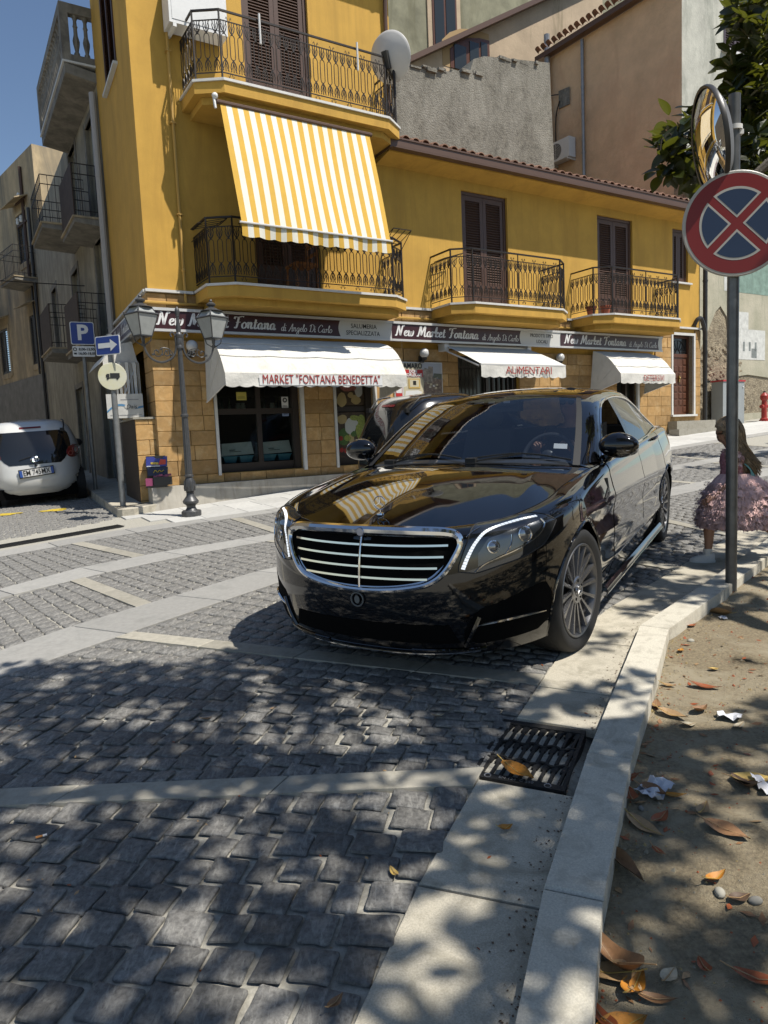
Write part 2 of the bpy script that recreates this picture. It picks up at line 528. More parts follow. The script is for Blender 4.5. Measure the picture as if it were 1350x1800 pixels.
def strip(lo, hi, cross, nslab, wid=.14):
    """fill between two long lines: cross = list of (point on lo, point on hi) where pale cross courses lie"""
    pl = [nearest_s(lo, a) for a, b in cross]; ph = [nearest_s(hi, b) for a, b in cross]
    for k in range(len(cross)):
        a0, b0 = at(lo, pl[k]-wid/2), at(hi, ph[k]-wid/2)
        a1, b1 = at(lo, pl[k]+wid/2), at(hi, ph[k]+wid/2)
        slab_row([a0, b0, b1, a1], nslab, m_beige, road)
        if k+1 < len(cross):
            c0, d0 = at(lo, pl[k]+wid/2), at(hi, ph[k]+wid/2)
            c1, d1 = at(lo, pl[k+1]-wid/2), at(hi, ph[k+1]-wid/2)
            # split long panels so that rows follow the bends
            m = 3
            for j in range(m):
                u0, u1 = j/m, (j+1)/m
                sl = lambda t: at(lo, pl[k]+wid/2+(pl[k+1]-pl[k]-wid)*t)
                sh = lambda t: at(hi, ph[k]+wid/2+(ph[k+1]-ph[k]-wid)*t)
                cobble_panel([sl(u0), sh(u0), sh(u1), sl(u1)])
fp = lambda u, v: tuple(F(u, v)[:2])
strip(Ab, GL, [((-4.1, .2), (-.9, -.6)), ((-3.6, 1.0), (-.42, .5)), ((-2.98, 2.66), (.31, 2.6)), ((-1.78, 4.62), (.74, 3.5)), ((-.55, 6.3), (1.3, 4.35)),
               (fp(2.0, 5.15), (2.3, 5.6)), (fp(4.0, 5.1), fp(3.6, 6.9)), (fp(6, 5), fp(5.8, 6.4)), (fp(8.2, 4.9), fp(8, 6))], 4)
strip(Bb, At, [((-4.3, 3.6), (-3.6, 2.2)), ((-2.82, 6.33), (-1.9, 5.35)), ((-1.25, 7.64), (-.4, 6.95)), (fp(2.0, 3.68), fp(2.2, 4.75)),
               (fp(4.1, 3.68), fp(4.2, 4.7)), (fp(6.2, 3.6), fp(6.3, 4.6)), (fp(8.4, 3.5), fp(8.5, 4.5)), (fp(11, 3.4), fp(11, 4.3))], 2)
strip(Cb, Bt, [((-5.2, 6.6), (-4.0, 4.9)), ((-3.62, 8.2), (-2.55, 7.2)), ((-2.0, 9.36), (-1.2, 8.08)), (fp(2.3, 1.95), fp(2.2, 3.35)),
               (fp(4.5, 1.97), fp(4.4, 3.35)), (fp(6.6, 1.95), fp(6.5, 3.3)), (fp(8.8, 1.9), fp(8.7, 3.2)), (fp(11, 1.85), fp(11, 3.1))], 2)
# long bands
for lo, hi, mat in ((Ct, Cb, m_slab), (Bt, Bb, m_slab), (At, Ab, m_slab)):
    Pl, sl = seg_param(lo); Ph, sh = seg_param(hi)
    n = 26
    for i in range(n):
        a, b = i/n, (i+1)/n
        e = .003/sl[-1]
        slab_row([at(lo, sl[-1]*(a+e)), at(lo, sl[-1]*(b-e)), at(hi, sh[-1]*(b-e)), at(hi, sh[-1]*(a+e))], 1, mat, road)
# gutter slabs beside the kerb, with the opening for the grating left out
Kp, Ks = seg_param(KE); Gp, Gs = seg_param(GL)
gs0, gs1 = nearest_s(KE, (.62, 2.44)), nearest_s(KE, (.845, 2.93))
cuts = [0]
s = 0
while s < 13:
    s += rnd.uniform(.55, .95)
    cuts.append(s)
cuts = [c for c in cuts if c < gs0-.2 or c > gs1+.2]
cuts = sorted(cuts+[gs0, gs1])
for a, b in zip(cuts, cuts[1:]):
    if abs(a-gs0) < 1e-6: continue
    # across the kerb direction, so both edges are met at the same stretch
    ka, kb = at(KE, a+.003), at(KE, b-.003)
    ga, gb = at(GL, nearest_s(GL, ka)), at(GL, nearest_s(GL, kb))
    slab_row([ka, kb, gb, ga], 1, m_conc, road, h=.010)
ka, kb = at(KE, gs0), at(KE, gs1)
gq = [ka, kb, at(GL, nearest_s(GL, kb)), at(GL, nearest_s(GL, ka))]

# the 300 cobbles that show largest
def csize(q):
    c = sum(q, Vector((0, 0)))/4
    r = px((c.x, c.y, g(c.x, c.y)))
    return 0 if r is None or not in_view((c.x, c.y, g(c.x, c.y)), 20) else 1/r[2]
order = sorted(range(len(cobs)), key=lambda i: -csize(cobs[i]))
big = set(order[:290])
variants = []
for k in range(14):
    b = MB()
    ring = []
    skw = rnd.uniform(-.018, .018)
    for cx, cy, a0 in ((1, 1, 0), (-1, 1, 1), (-1, -1, 2), (1, -1, 3)):
        cr = rnd.uniform(.045, .12)
        ox, oy = cx*(.5-cr)+rnd.uniform(-.02, .012), cy*(.5-cr)+rnd.uniform(-.02, .012)
        for i in range(3):
            th = PI/2*(a0+i/2)
            ring.append((ox+cr*math.cos(th)+skw*cy, oy+cr*math.sin(th)))
        nx_, ny_ = ((0, 1), (-1, 0), (0, -1), (1, 0))[a0]
        ring.append((nx_*(.49+rnd.uniform(-.022, .008)), ny_*(.49+rnd.uniform(-.022, .008))))
    h0 = rnd.uniform(-.0015, .0015)
    tx, ty = rnd.uniform(-.010, .010), rnd.uniform(-.010, .010)
    vs = []
    for sc, z in ((1, -.03), (1, .002), (.985, .006), (.94, .0085), (.55, .0095)):
        for x, y in ring: vs.append((x*sc, y*sc, z+h0+(x*tx+y*ty if z > 0 else 0)+(rnd.uniform(-.0012, .0012) if sc < .9 else 0)))
    vs.append((0, 0, .0095+h0))
    fs = [(k2*16+i, k2*16+(i+1) % 16, (k2+1)*16+(i+1) % 16, (k2+1)*16+i) for k2 in range(1, 4) for i in range(16)]
    fs += [(64+i, 64+(i+1) % 16, 80) for i in range(16)]
    b.add(vs, fs)
    variants.append(b.mesh('cobblestone', m_cob, ang=60))
rest = MB()
for i, q in enumerate(cobs):
    c = sum(q, Vector((0, 0)))/4
    if i in big:
        ax = (q[1]+q[2]-q[0]-q[3])/2; ay = (q[2]+q[3]-q[0]-q[1])/2
        o = link('cobblestone', rnd.choice(variants), road)
        z = g(c.x, c.y)
        e = .05
        X = Vector((ax.x, ax.y, g(c.x+ax.x*.5, c.y+ax.y*.5)-g(c.x-ax.x*.5, c.y-ax.y*.5)))
        Y = Vector((ay.x, ay.y, g(c.x+ay.x*.5, c.y+ay.y*.5)-g(c.x-ay.x*.5, c.y-ay.y*.5)))
        Z = X.cross(Y).normalized()
        if Z.z < 0: Z = -Z; X = -X
        o.matrix_world = Matrix(((X.x, Y.x, Z.x, c.x), (X.y, Y.y, Z.y, c.y), (X.z, Y.z, Z.z, z), (0, 0, 0, 1)))
    else:
        r = px((c.x, c.y, g(c.x, c.y)))
        if r is None or not in_view((c.x, c.y, g(c.x, c.y)), 500): continue
        stone(rest, q, .009+rnd.uniform(-.002, .003), .006, cut=.014, deep=.02, tilt=.012)
# alley cobbles in wavy rows
def LF(w, o, z=0.0):
    a = R(-28.5)
    return Vector((C0[0]+w*math.sin(a)-o*math.cos(a), C0[1]+w*math.cos(a)+o*math.sin(a), z))
LROT = PI/2-R(-28.5)                       # local x runs up the alley
for j in range(46):
    w = -.95+j*.115
    for i in range(36):
        o = .80+i*.125+(j % 2)*.06
        wv = w+.05*math.sin(o*4.2)+rnd.uniform(-.01, .01)
        if wv < -.2-.42*(o-.7)-.2: continue
        c = LF(wv, o)
        if not in_view((c.x, c.y, .5), 60): continue
        rr = lambda: rnd.uniform(-.007, .007)
        an = .35*math.cos(o*4.2)
        q = []
        for a, b in ((-.5, -.5), (.5, -.5), (.5, .5), (-.5, .5)):
            q.append(Vector(LF(wv+b*.098+a*.108*an*.6+rr(), o+a*.108+rr())[:2]))
        stone(rest, q, .009+rnd.uniform(-.002, .003), .006, cut=.014, deep=.02, tilt=.012)
rest.build('cobblestones', m_cob, road, kind='stuff', ang=60)

# kerb: one stone per stretch
kerb = thing('kerb', 'pale stone kerb between the gutter and the soil', 'kerb', (0, 0, 0))
del kerb['category']
kerb['kind'] = 'structure'
for i in range(len(KE)-1):
    a, b = Vector(KE[i]), Vector(KE[i+1]); c, d = KI[i+1], KI[i]
    t = (b-a).normalized()*.003
    b2 = MB()
    q = [a+t, b-t, c-t, d+t]
    q = [q[3], q[2], q[1], q[0]]
    vs = []
    H0, H1 = -.10, .055
    for ins, z in ((0, H0), (0, H1-.008), (.007, H1)):
        for k, p in enumerate(q):
            cen = sum(q, Vector((0, 0)))/4
            p2 = p+(cen-p).normalized()*ins*1.6
            vs.append((p2.x, p2.y, g(p.x, p.y)+z))
    fs = [(k*4+i2, k*4+(i2+1) % 4, (k+1)*4+(i2+1) % 4, (k+1)*4+i2) for k in range(2) for i2 in range(4)]+[(8, 9, 10, 11)]
    b2.add(vs, [f[::-1] for f in fs])
    b2.build('kerbstone', m_kerb, kerb, recalc=True, ang=30)

# soil bed
KI2, KIs = seg_param(offs(KE, .155))
def soil_z(x, y):
    n = mnoise.noise(Vector((x*1.1, y*1.1, 0)))*.03+mnoise.noise(Vector((x*4, y*4, 3)))*.014+mnoise.noise(Vector((x*13, y*13, 7)))*.006
    return g(x, y)-.02+n
mb = MB()
NS, NR = 190, 70
for i in range(NS+1):
    s = KIs[-1]*((i/NS)**1.35)
    p = at(offs(KE, .155), s)
    q = at(offs(KE, .60), nearest_s(offs(KE, .60), p))
    d = Vector((.93, -.36)) if s < 6 else Vector((.75, -.66))
    for j in range(NR+1):
        r = 9*(j/NR)**1.9
        x, y = p.x+d.x*r, p.y+d.y*r
        z = soil_z(x, y)
        if j == 0: z = g(x, y)-.05
        mb.v.append((x, y, z))
mb.f = [(i*(NR+1)+j, i*(NR+1)+j+1, (i+1)*(NR+1)+j+1, (i+1)*(NR+1)+j) for i in range(NS) for j in range(NR)]
mb.mi = [0]*len(mb.f)
soil = mb.build('soil_bed', m_soil, kind='structure', recalc=True, ang=180)
if soil.data.polygons[0].normal.z < 0: soil.data.flip_normals()
# grit and crumbs on the soil
mb = MB()
for i in range(7500):
    s = rnd.uniform(1.0, 8.5); p = at(offs(KE, .17), s)
    r = rnd.random()**1.6*2.6
    x, y = p.x+.93*r, p.y-.36*r
    if not in_view((x, y, g(x, y)), 10): continue
    e = rnd.uniform(.0015, .006)*(2.2 if rnd.random() < .06 else 1)
    c = Vector((x, y, soil_z(x, y)+e*.3))
    vs = [c+Vector((math.cos(t)*e*rnd.uniform(.7, 1.2), math.sin(t)*e*rnd.uniform(.7, 1.2), -e*.5)) for t in (0, 1.6, 3.1, 4.7)]+[c+Vector((rnd.uniform(-.3, .3)*e, 0, e*.6))]
    mb.mat = rnd.choice((0, 0, 1, 2))
    mb.add(vs, [(0, 1, 4), (1, 2, 4), (2, 3, 4), (3, 0, 4)])
mb.build('gravel', [M('grit', (.24, .215, .16), .9), M('straw_bits', (.36, .27, .12), .9), M('red_bits', (.33, .10, .04), .85)], kind='stuff', smooth=False)

# pavement in front of the shop
walk = thing('pavement', 'pale stone pavement along the shop front', 'pavement', (0, 0, 0))
del walk['category']
walk['kind'] = 'structure'
for j, (v0, v1) in enumerate(((.16, .62), (.62, 1.12), (1.12, 1.58))):
    u = -.7+j*.21
    while u < 16:
        w = rnd.choice((.42, .5, .6))
        a = [F(u+.004, v0+.004)[:2], F(u+w-.004, v0+.004)[:2], F(u+w-.004, v1-.004)[:2], F(u+.004, v1-.004)[:2]]
        b2 = MB(); stone(b2, a[::-1], .014, .004)
        c = F(u, v0)
        if in_view((c.x, c.y, 1), 60): b2.build('paving_slab', m_walk, walk, ang=30)
        u += w
# raised corner of the alley pavement
alley = thing('alley_pavement', 'raised grey pavement running up the alley', 'pavement', (0, 0, 0))
del alley['category']
alley['kind'] = 'structure'
b2 = MB()
out = [(-.36, .66), (-.40, .50), (-.18, -.12), (.0, -.02), (.6, -.02), (1.2, -.02), (2.4, -.02), (3.6, -.02), (12, -.02), (12, .72), (3.6, .72), (2.4, .72), (1.2, .72), (.6, .72), (0, .72), (-.28, .72)]
pv = [LF(w, o) for w, o in out]
def topz(p): return g(p.x, p.y)+.12
n = len(pv)
vs = [(p.x, p.y, g(p.x, p.y)-.05) for p in pv]+[(p.x, p.y, topz(p)-.012) for p in pv]
cen = LF(.6, .3)
vs += [(p.x+(cen-p).normalized().x*.012, p.y+(cen-p).normalized().y*.012, topz(p)) for p in pv]
fs = [(k*n+i, k*n+(i+1) % n, (k+1)*n+(i+1) % n, (k+1)*n+i) for k in range(2) for i in range(n)]
half = n//2
for a in range(3, 8): fs.append((2*n+a, 2*n+a+1, 2*n+17-a, 2*n+18-a) if a+1 <= 17-a else ())
fs = [f for f in fs if f]
fs.append((2*n+0, 2*n+1, 2*n+2, 2*n+3, 2*n+14, 2*n+15))
b2.add(vs, fs)
b2.build('pavement_top', m_conc, alley, recalc=True, ang=30)
# drain channel across the alley mouth
dr = thing('channel_drain', 'dark perforated drain channel across the mouth of the alley', 'drain', (0, 0, 0))
m_iron = M('cast_iron', (.035, .034, .033), .55, .6, var=.3, vscale=30, bmp=.3, bscale=90)
b2 = MB(); b3 = MB()
P0, P1 = Vector((-6.7, 6.05)), Vector((-3.42, 9.22))
t = (P1-P0).normalized(); nn = Vector((-t.y, t.x))
L = (P1-P0).length
for k in range(5):
    o = k*.045
    pts = [P0+nn*o+t*(L*i/14) for i in range(15)]
    b2.tube([(p.x, p.y, g(p.x, p.y)+.010) for p in pts], .008, 4)
nb = int(L/.045)
for i in range(nb):
    p = P0+t*(i*.045); q = p+nn*.18
    b2.tube([(p.x, p.y, g(p.x, p.y)+.009), (q.x, q.y, g(q.x, q.y)+.009)], .006, 4)
b2.build('drain_grid', m_iron, dr)
for k in range(14):
    p, q = P0+t*(L*k/14), P0+t*(L*(k+1)/14)
    b3.add([(a.x, a.y, g(a.x, a.y)-.004) for a in (p, q, q+nn*.18, p+nn*.18)], [(0, 1, 2, 3)])
b3.build('channel_bed', M('drain_dark', (.02, .02, .02), .9), dr)
# ---------------------------------------------------------------- buildings
m_yel = M('yellow_plaster', (.58, .335, .060), .88, streak=.20, var=.12, vscale=1.6, bmp=.45, bscale=75, bdist=.006,
          stain=(.45, .25, .045), sscale=(2.2, 2.2, .35), spos=(.5, .74))
m_tile = M('ochre_stone', (.43, .255, .095), .85, var=.20, vscale=9, bmp=.6, bscale=70, bdist=.006, rand=.26,
           stain=(.53, .36, .17), sscale=(7, 7, 7), spos=(.5, .7))
m_joint = M('tile_joint', (.12, .07, .03), .95)
m_marble = M('white_marble', (.66, .64, .59), .5, var=.08, vscale=8)
m_plinth = M('plinth_concrete', (.42, .39, .33), .9, var=.12, vscale=5, bmp=.3, bscale=60, bdist=.004, stain=(.28, .25, .2), sscale=(6, 6, 1.2), spos=(.5, .72))
m_brown = M('brown_shutter_paint', (.080, .040, .024), .45, var=.12, vscale=30)
m_bronze = M('bronze_frame', (.035, .026, .02), .4)
m_iron2 = M('wrought_iron', (.022, .017, .014), .5, .3)
m_gut = M('brown_gutter', (.105, .058, .036), .45)
m_terra = M('roof_terracotta', (.24, .13, .085), .9, var=.3, vscale=20, rand=.2)
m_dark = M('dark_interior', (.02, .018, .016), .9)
m_glass = M_glass('window_glass', (.7, .8, .78), .75, 1.45)
m_steel = M('zinc_pipe', (.30, .30, .30), .45, .5, var=.15, vscale=12)
m_white = M('white_paint', (.72, .71, .68), .5, var=.05, vscale=8)
m_al = M('aluminium_trim', (.62, .61, .58), .4, .2)
COURSE = .2275

def wall_holes(mb, u0, u1, z0, z1, holes, depth=.16, v=0.0):
    """front sheet at y=-v with reveals going in; local facade coordinates"""
    us = sorted({u0, u1, *[min(max(h[0], u0), u1) for h in holes], *[min(max(h[1], u0), u1) for h in holes]})
    zs = sorted({z0, z1, *[min(max(h[2], z0), z1) for h in holes], *[min(max(h[3], z0), z1) for h in holes]})
    for a, b in zip(us, us[1:]):
        for c, d in zip(zs, zs[1:]):
            mu, mz = (a+b)/2, (c+d)/2
            if any(h[0] < mu < h[1] and h[2] < mz < h[3] for h in holes): continue
            mb.add([(a, -v, c), (b, -v, c), (b, -v, d), (a, -v, d)], [(0, 1, 2, 3)])
    for a, b, c, d in holes:
        p = [(a, c), (b, c), (b, d), (a, d)]
        for i in range(4):
            q, r = p[i], p[(i+1) % 4]
            mb.add([(q[0], -v, q[1]), (r[0], -v, r[1]), (r[0], depth-v, r[1]), (q[0], depth-v, q[1])], [(3, 2, 1, 0)])
    return mb
def cladding(parent, u0, u1, z0, z1, holes, v=.004, th=.026, name='stone_tile', zref=1.02):
    k0 = math.floor((z0-zref)/COURSE)
    k1 = math.ceil((z1-zref)/COURSE)
    for k in range(k0, k1):
        a, b = max(z0, zref+k*COURSE), min(z1, zref+(k+1)*COURSE)
        if b-a < .03: continue
        zc = (a+b)/2
        cuts = [(u0, u1)]
        for h in holes:
            if h[2] < zc < h[3]:
                nc = []
                for p, q in cuts:
                    if h[1] <= p or h[0] >= q: nc.append((p, q)); continue
                    if h[0] > p: nc.append((p, h[0]))
                    if h[1] < q: nc.append((h[1], q))
                cuts = nc
        for p, q in cuts:
            x = p
            first = True
            while q-x > .04:
                w = rnd.choice((.27, .30, .44, .50, .56))
                if first and k % 2: w = .28
                first = False
                if q-x-w < .14: w = q-x
                e = .0035
                pr = v+th+rnd.uniform(-.003, .003)
                mb = MB().bevbox(x+e, x+w-e, -pr, -.001, a+e, b-e, .004)
                mb.build(name, m_tile, parent, smooth=False)
                x += w
def shutter_door(parent, u0, u1, z0, z1, v=-.10, solid=.42, name='shutter_door'):
    """two louvred leaves with a plain lower panel"""
    d = thing(name, None, None); d.parent = parent
    f = MB()
    t = .06
    f.box(u0, u0+t, -v-.05, -v+.04, z0, z1); f.box(u1-t, u1, -v-.05, -v+.04, z0, z1)
    f.box(u0+t, u1-t, -v-.05, -v+.04, z1-t, z1)
    f.build('frame', m_brown, d, smooth=False)
    um = (u0+u1)/2
    for a, b in ((u0+t+.004, um-.003), (um+.003, u1-t-.004)):
        mb = MB(); s = .075; y0, y1 = -v-.035, -v+.005
        zb = z0+.02; zt = z1-t-.004
        mb.box(a, a+s, y0, y1, zb, zt); mb.box(b-s, b, y0, y1, zb, zt)
        mb.box(a+s, b-s, y0, y1, zt-.09, zt); mb.box(a+s, b-s, y0, y1, zb, zb+.10)
        zs = zb+.10
        if solid:
            mb.box(a+s, b-s, y0+.012, y1, zb+.10, zb+solid); mb.box(a+s, b-s, y0, y1, zb+solid, zb+solid+.08)
            mb.bevbox(a+s+.03, b-s-.03, y0+.002, y0+.012, zb+.14, zb+solid-.04, .01)
            zs = zb+solid+.08
        z = zs+.012
        while z < zt-.10:
            mb.add([(a+s, y0+.006, z), (b-s, y0+.006, z), (b-s, y1-.004, z+.034), (a+s, y1-.004, z+.034)], [(0, 1, 2, 3)])
            mb.add([(a+s, y0+.006, z-.007), (b-s, y0+.006, z-.007), (b-s, y0+.006, z), (a+s, y0+.006, z)], [(0, 1, 2, 3)])
            z += .046
        mb.box(a+s, b-s, y1-.002, y1, zs, zt-.09)
        mb.build('shutter_leaf', m_brown, d, smooth=False)
    return d
# one baluster of the railing: a long oval with tulip leaves above and below; origin at its foot, height .70
def baluster_mesh():
    mb = MB(); r = .0065
    hw, z0, z1 = .036, .20, .52
    loop = []
    for i in range(6): loop.append((hw*math.cos(PI*i/5), 0, z1-hw+hw*math.sin(PI*i/5)*1.3))
    for i in range(6): loop.append((-hw*math.cos(PI*i/5), 0, z0+hw-hw*math.sin(PI*i/5)*1.3))
    mb.tube(loop, r, 4, closed=True)
    for sg, zb in ((1, z1+.01), (-1, z0-.01)):
        for dx in (-1, 0, 1):
            e = zb+sg*(.165 if dx == 0 else .155)
            pts = [(0, 0, zb), (dx*.030, 0, zb+sg*.05), (dx*.042, 0, zb+sg*.10), (dx*.030, -.0, e)] if dx else [(0, 0, zb), (0, 0, e)]
            mb.tube(pts, [r*1.2, r*1.5, r*1.1, r*.7] if dx else r, 4)
        mb.tube([(-.045, 0, zb+sg*.165), (-.018, 0, zb+sg*.10), (0, 0, zb+sg*.03), (.018, 0, zb+sg*.10), (.045, 0, zb+sg*.165)], r*.8, 4)
        mb.sphere((0, 0, zb), .011, 6, 4)
    return mb.mesh('baluster', m_iron2, smooth=True, ang=50)
BAL = baluster_mesh()
def along(P, step):
    out = []
    for a, b in zip(P, P[1:]):
        a, b = Vector(a), Vector(b); L = (b-a).length; n = max(1, round(L/step))
        for i in range(n): out.append((a.lerp(b, (i+.5)/n), math.atan2(b.y-a.y, b.x-a.x)))
    return out
def balcony(parent, ua, ub, z, vs=.62, vf=.86, ch=.36, slab=.29):
    d = thing('balcony', None, None); d.parent = parent
    poly = [(ua, 0), (ua, vs), (ua+ch, vf), (ub-ch, vf), (ub, vs), (ub, 0)]
    L = lambda P, zz: [(u, -v, zz) for u, v in P]
    MB().prism(L([(ua, -.0), *poly[1:5], (ub, -.0)], z-slab+.10), (0, 0, slab-.135)).build('slab', m_yel, d, smooth=False, recalc=True)
    ins = [(ua+.12, 0), (ua+.12, vs-.06), (ua+ch+.04, vf-.13), (ub-ch-.04, vf-.13), (ub-.12, vs-.06), (ub-.12, 0)]
    MB().prism(L(ins, z-slab), (0, 0, .0985)).build('soffit', m_yel, d, smooth=False, recalc=True)
    e = .025
    eg = [(ua-e, 0), (ua-e, vs+.01), (ua+ch-.01, vf+e), (ub-ch+.01, vf+e), (ub+e, vs+.01), (ub+e, 0)]
    MB().prism(L(eg, z-.035), (0, 0, .035)).build('marble_edge', m_marble, d, smooth=False, recalc=True)
    r = [(ua+.04, -.02), (ua+.04, vs-.02), (ua+ch+.0, vf-.05), (ub-ch, vf-.05), (ub-.04, vs-.02), (ub-.04, -.02)]
    R3 = L(r, 0)
    mb = MB()
    for zz, w in ((.93, .018), (.80, .009), (.10, .009)):
        for a, b in zip(R3, R3[1:]):
            a2 = Vector(a)+Vector((0, 0, z+zz)); b2 = Vector(b)+Vector((0, 0, z+zz))
            dd = (b2-a2).normalized()*(.008 if zz > .9 else 0)
            mb.tube([a2-dd, b2+dd], w, 4)
    for p in R3: mb.bar((p[0], p[1], z), (p[0], p[1], z+.93), .022)
    m = (Vector(R3[2])+Vector(R3[3]))/2
    mb.bar((m.x, m.y, z), (m.x, m.y, z+.93), .014)
    # small scrolls above and below the infill
    for p, an in along(R3[2:4], .27):
        for sg, zb in ((1, z+.80), (-1, z+.10)):
            for dx in (-1, 1):
                q = [(p.x+dx*(.012+.03*t)*math.cos(an), p.y+dx*(.012+.03*t)*math.sin(an), zb+sg*(.06*math.sin(t*2.6))) for t in (0, .3, .6, 1.0)]
                mb.tube(q, .005, 4)
    mb.build('railing', m_iron2, d, smooth=False)
    for p, an in along(R3, .118):
        link('baluster', BAL, d, (p.x, p.y, z+.10), (0, 0, an))
    return d

# ---- tall block on the corner
tall = fthing('corner_building', 'tall yellow corner house with ochre stone tiles and stacked iron balconies', 'house', 0, 0, 0)
TU, TZ = 4.45, 9.75
hol = [(.92, 2.36, 1.02, 2.98), (3.03, 3.79, 1.02, 2.98), (1.74, 2.88, 3.80, 5.95), (1.74, 2.88, 6.60, 8.75)]
mb = wall_holes(MB(), 0, TU, -.3, TZ, hol)
mb.add([(TU, 0, -.3), (TU, 6, -.3), (TU, 6, TZ), (TU, 0, TZ)], [(0, 1, 2, 3)])
ll = lambda w, o=0.0: (lambda p: ((p.x-C0[0])*DX+(p.y-C0[1])*DY, -((p.x-C0[0])*NX+(p.y-C0[1])*NY)))(LF(w, o))
a, b = ll(3.15), ll(0)
lw = 3.15
# left face with one high shutter and a shop opening below
def lface(mb, w0, w1, z0, z1, o=0.0):
    p, q = ll(w0, o), ll(w1, o)
    mb.add([(*p, z0), (*q, z0), (*q, z1), (*p, z1)], [(1, 0, 3, 2)])
for w0, w1, z0, z1 in ((0, .55, -.3, TZ), (.55, 2.45, 3.0, 7.42), (.55, 1.02, 7.42, TZ), (1.02, 2.08, 9.2, TZ), (2.08, 2.45, 7.42, TZ), (2.45, 3.15, -.3, TZ)):
    lface(mb, w0, w1, z0, z1)
mb.add([(*a, -.3), (*a, TZ), (TU, 6, TZ), (TU, 6, -.3)], [(0, 1, 2, 3)])
mb.build('wall', m_yel, tall, smooth=False, recalc=False)
mb = MB(); mb.prism([(-.55, -.5, TZ), (TU+.5, -.5, TZ), (TU+.5, 6, TZ), (a[0]-.5, a[1], TZ)], (0, 0, .16))
mb.build('roof', m_gut, tall, smooth=False, recalc=True)
cladding(tall, -.026, TU, .88, 3.74, [(.875, 2.42, .99, 3.0), (2.985, 3.85, .99, 3.0), (-1, 5, 3.14, 3.50), (1.7, 2.9, 3.6, 4)])
# corner return and the narrow tiles of the left face
lt = thing('left_cladding', None, None); lt.parent = tall
lt.rotation_euler = (0, 0, PI/2-R(-28.5)-FROT-PI)
k = 0
z = 1.02-COURSE*2
while z < 3.7:
    for w0, w1 in (((.0, .30), (.30, .55)) if k % 2 else ((.0, .55),)):
        if 3.14 < z+.1 < 3.5: continue
        MB().bevbox(-w1+.004, -w0-.004, -.030, -.001, z+.004, z+COURSE-.004, .004).build('stone_tile', m_tile, lt, smooth=False)
    for w0, w1 in (((2.45, 2.8), (2.8, 3.15)) if k % 2 else ((2.45, 3.15),)):
        MB().bevbox(-w1+.004, -w0-.004, -.030, -.001, z+.004, z+COURSE-.004, .004).build('stone_tile', m_tile, lt, smooth=False)
    z += COURSE; k += 1
MB().box(-.05, .66, -.07, 0, 3.755, 3.795).build('cornice', m_marble, tall, smooth=False); MB().box(4.2, TU, -.07, 0, 3.755, 3.795).build('cornice', m_marble, tall, smooth=False)
mb = MB()
p, q = ll(0, .07), ll(3.15, .07); p0, q0 = ll(0, -.02), ll(3.15, -.02)
mb.prism([(*p, 3.756), (*q, 3.756), (*q0, 3.756), (*p0, 3.756)], (0, 0, .04))
mb.build('cornice', m_marble, tall, smooth=False, recalc=True)
mb = MB()
mb.add([(-.22, -.30, .40), (1.2, -.20, .5), (3.0, -.15, .6), (TU+.0, -.15, .72), (-.22, -.24, .88), (1.2, -.17, .88), (3.0, -.13, .88), (TU, -.13, .88),
        (-.22, .0, .88), (1.2, 0, .88), (3.0, 0, .88), (TU, 0, .88), (-.22, 0, .4)],
       [(0, 1, 5, 4), (1, 2, 6, 5), (2, 3, 7, 6), (4, 5, 9, 8), (5, 6, 10, 9), (6, 7, 11, 10), (0, 4, 8, 12)])
mb.build('plinth', m_plinth, tall, smooth=False)
balcony(tall, .70, 4.16, 3.80)
balcony(tall, .70, 4.16, 6.60)
shutter_door(tall, 1.74, 2.88, 3.80, 5.95)
shutter_door(tall, 1.74, 2.88, 6.60, 8.75)
# high shutter of the left face
sh = thing('shutter', None, None); sh.parent = lt
mb = MB()
mb.box(-2.08, -2.02, -.02, .06, 7.42, 9.2); mb.box(-1.08, -1.02, -.02, .06, 7.42, 9.2); mb.box(-1.58, -1.52, -.02, .06, 7.42, 9.2); mb.box(-2.02, -1.08, -.02, .06, 9.1, 9.2)
z = 7.45
while z < 9.1:
    mb.add([(-2.02, -.005, z), (-1.08, -.005, z), (-1.08, .03, z+.035), (-2.02, .03, z+.035)], [(0, 1, 2, 3)]); z += .046
mb.box(-2.1, -1.0, .05, .06, 7.42, 9.2)
mb.build('slats', m_brown, sh, smooth=False)
MB().box(-2.16, -.96, -.07, .02, 7.37, 7.415).build('sill', m_marble, sh, smooth=False)
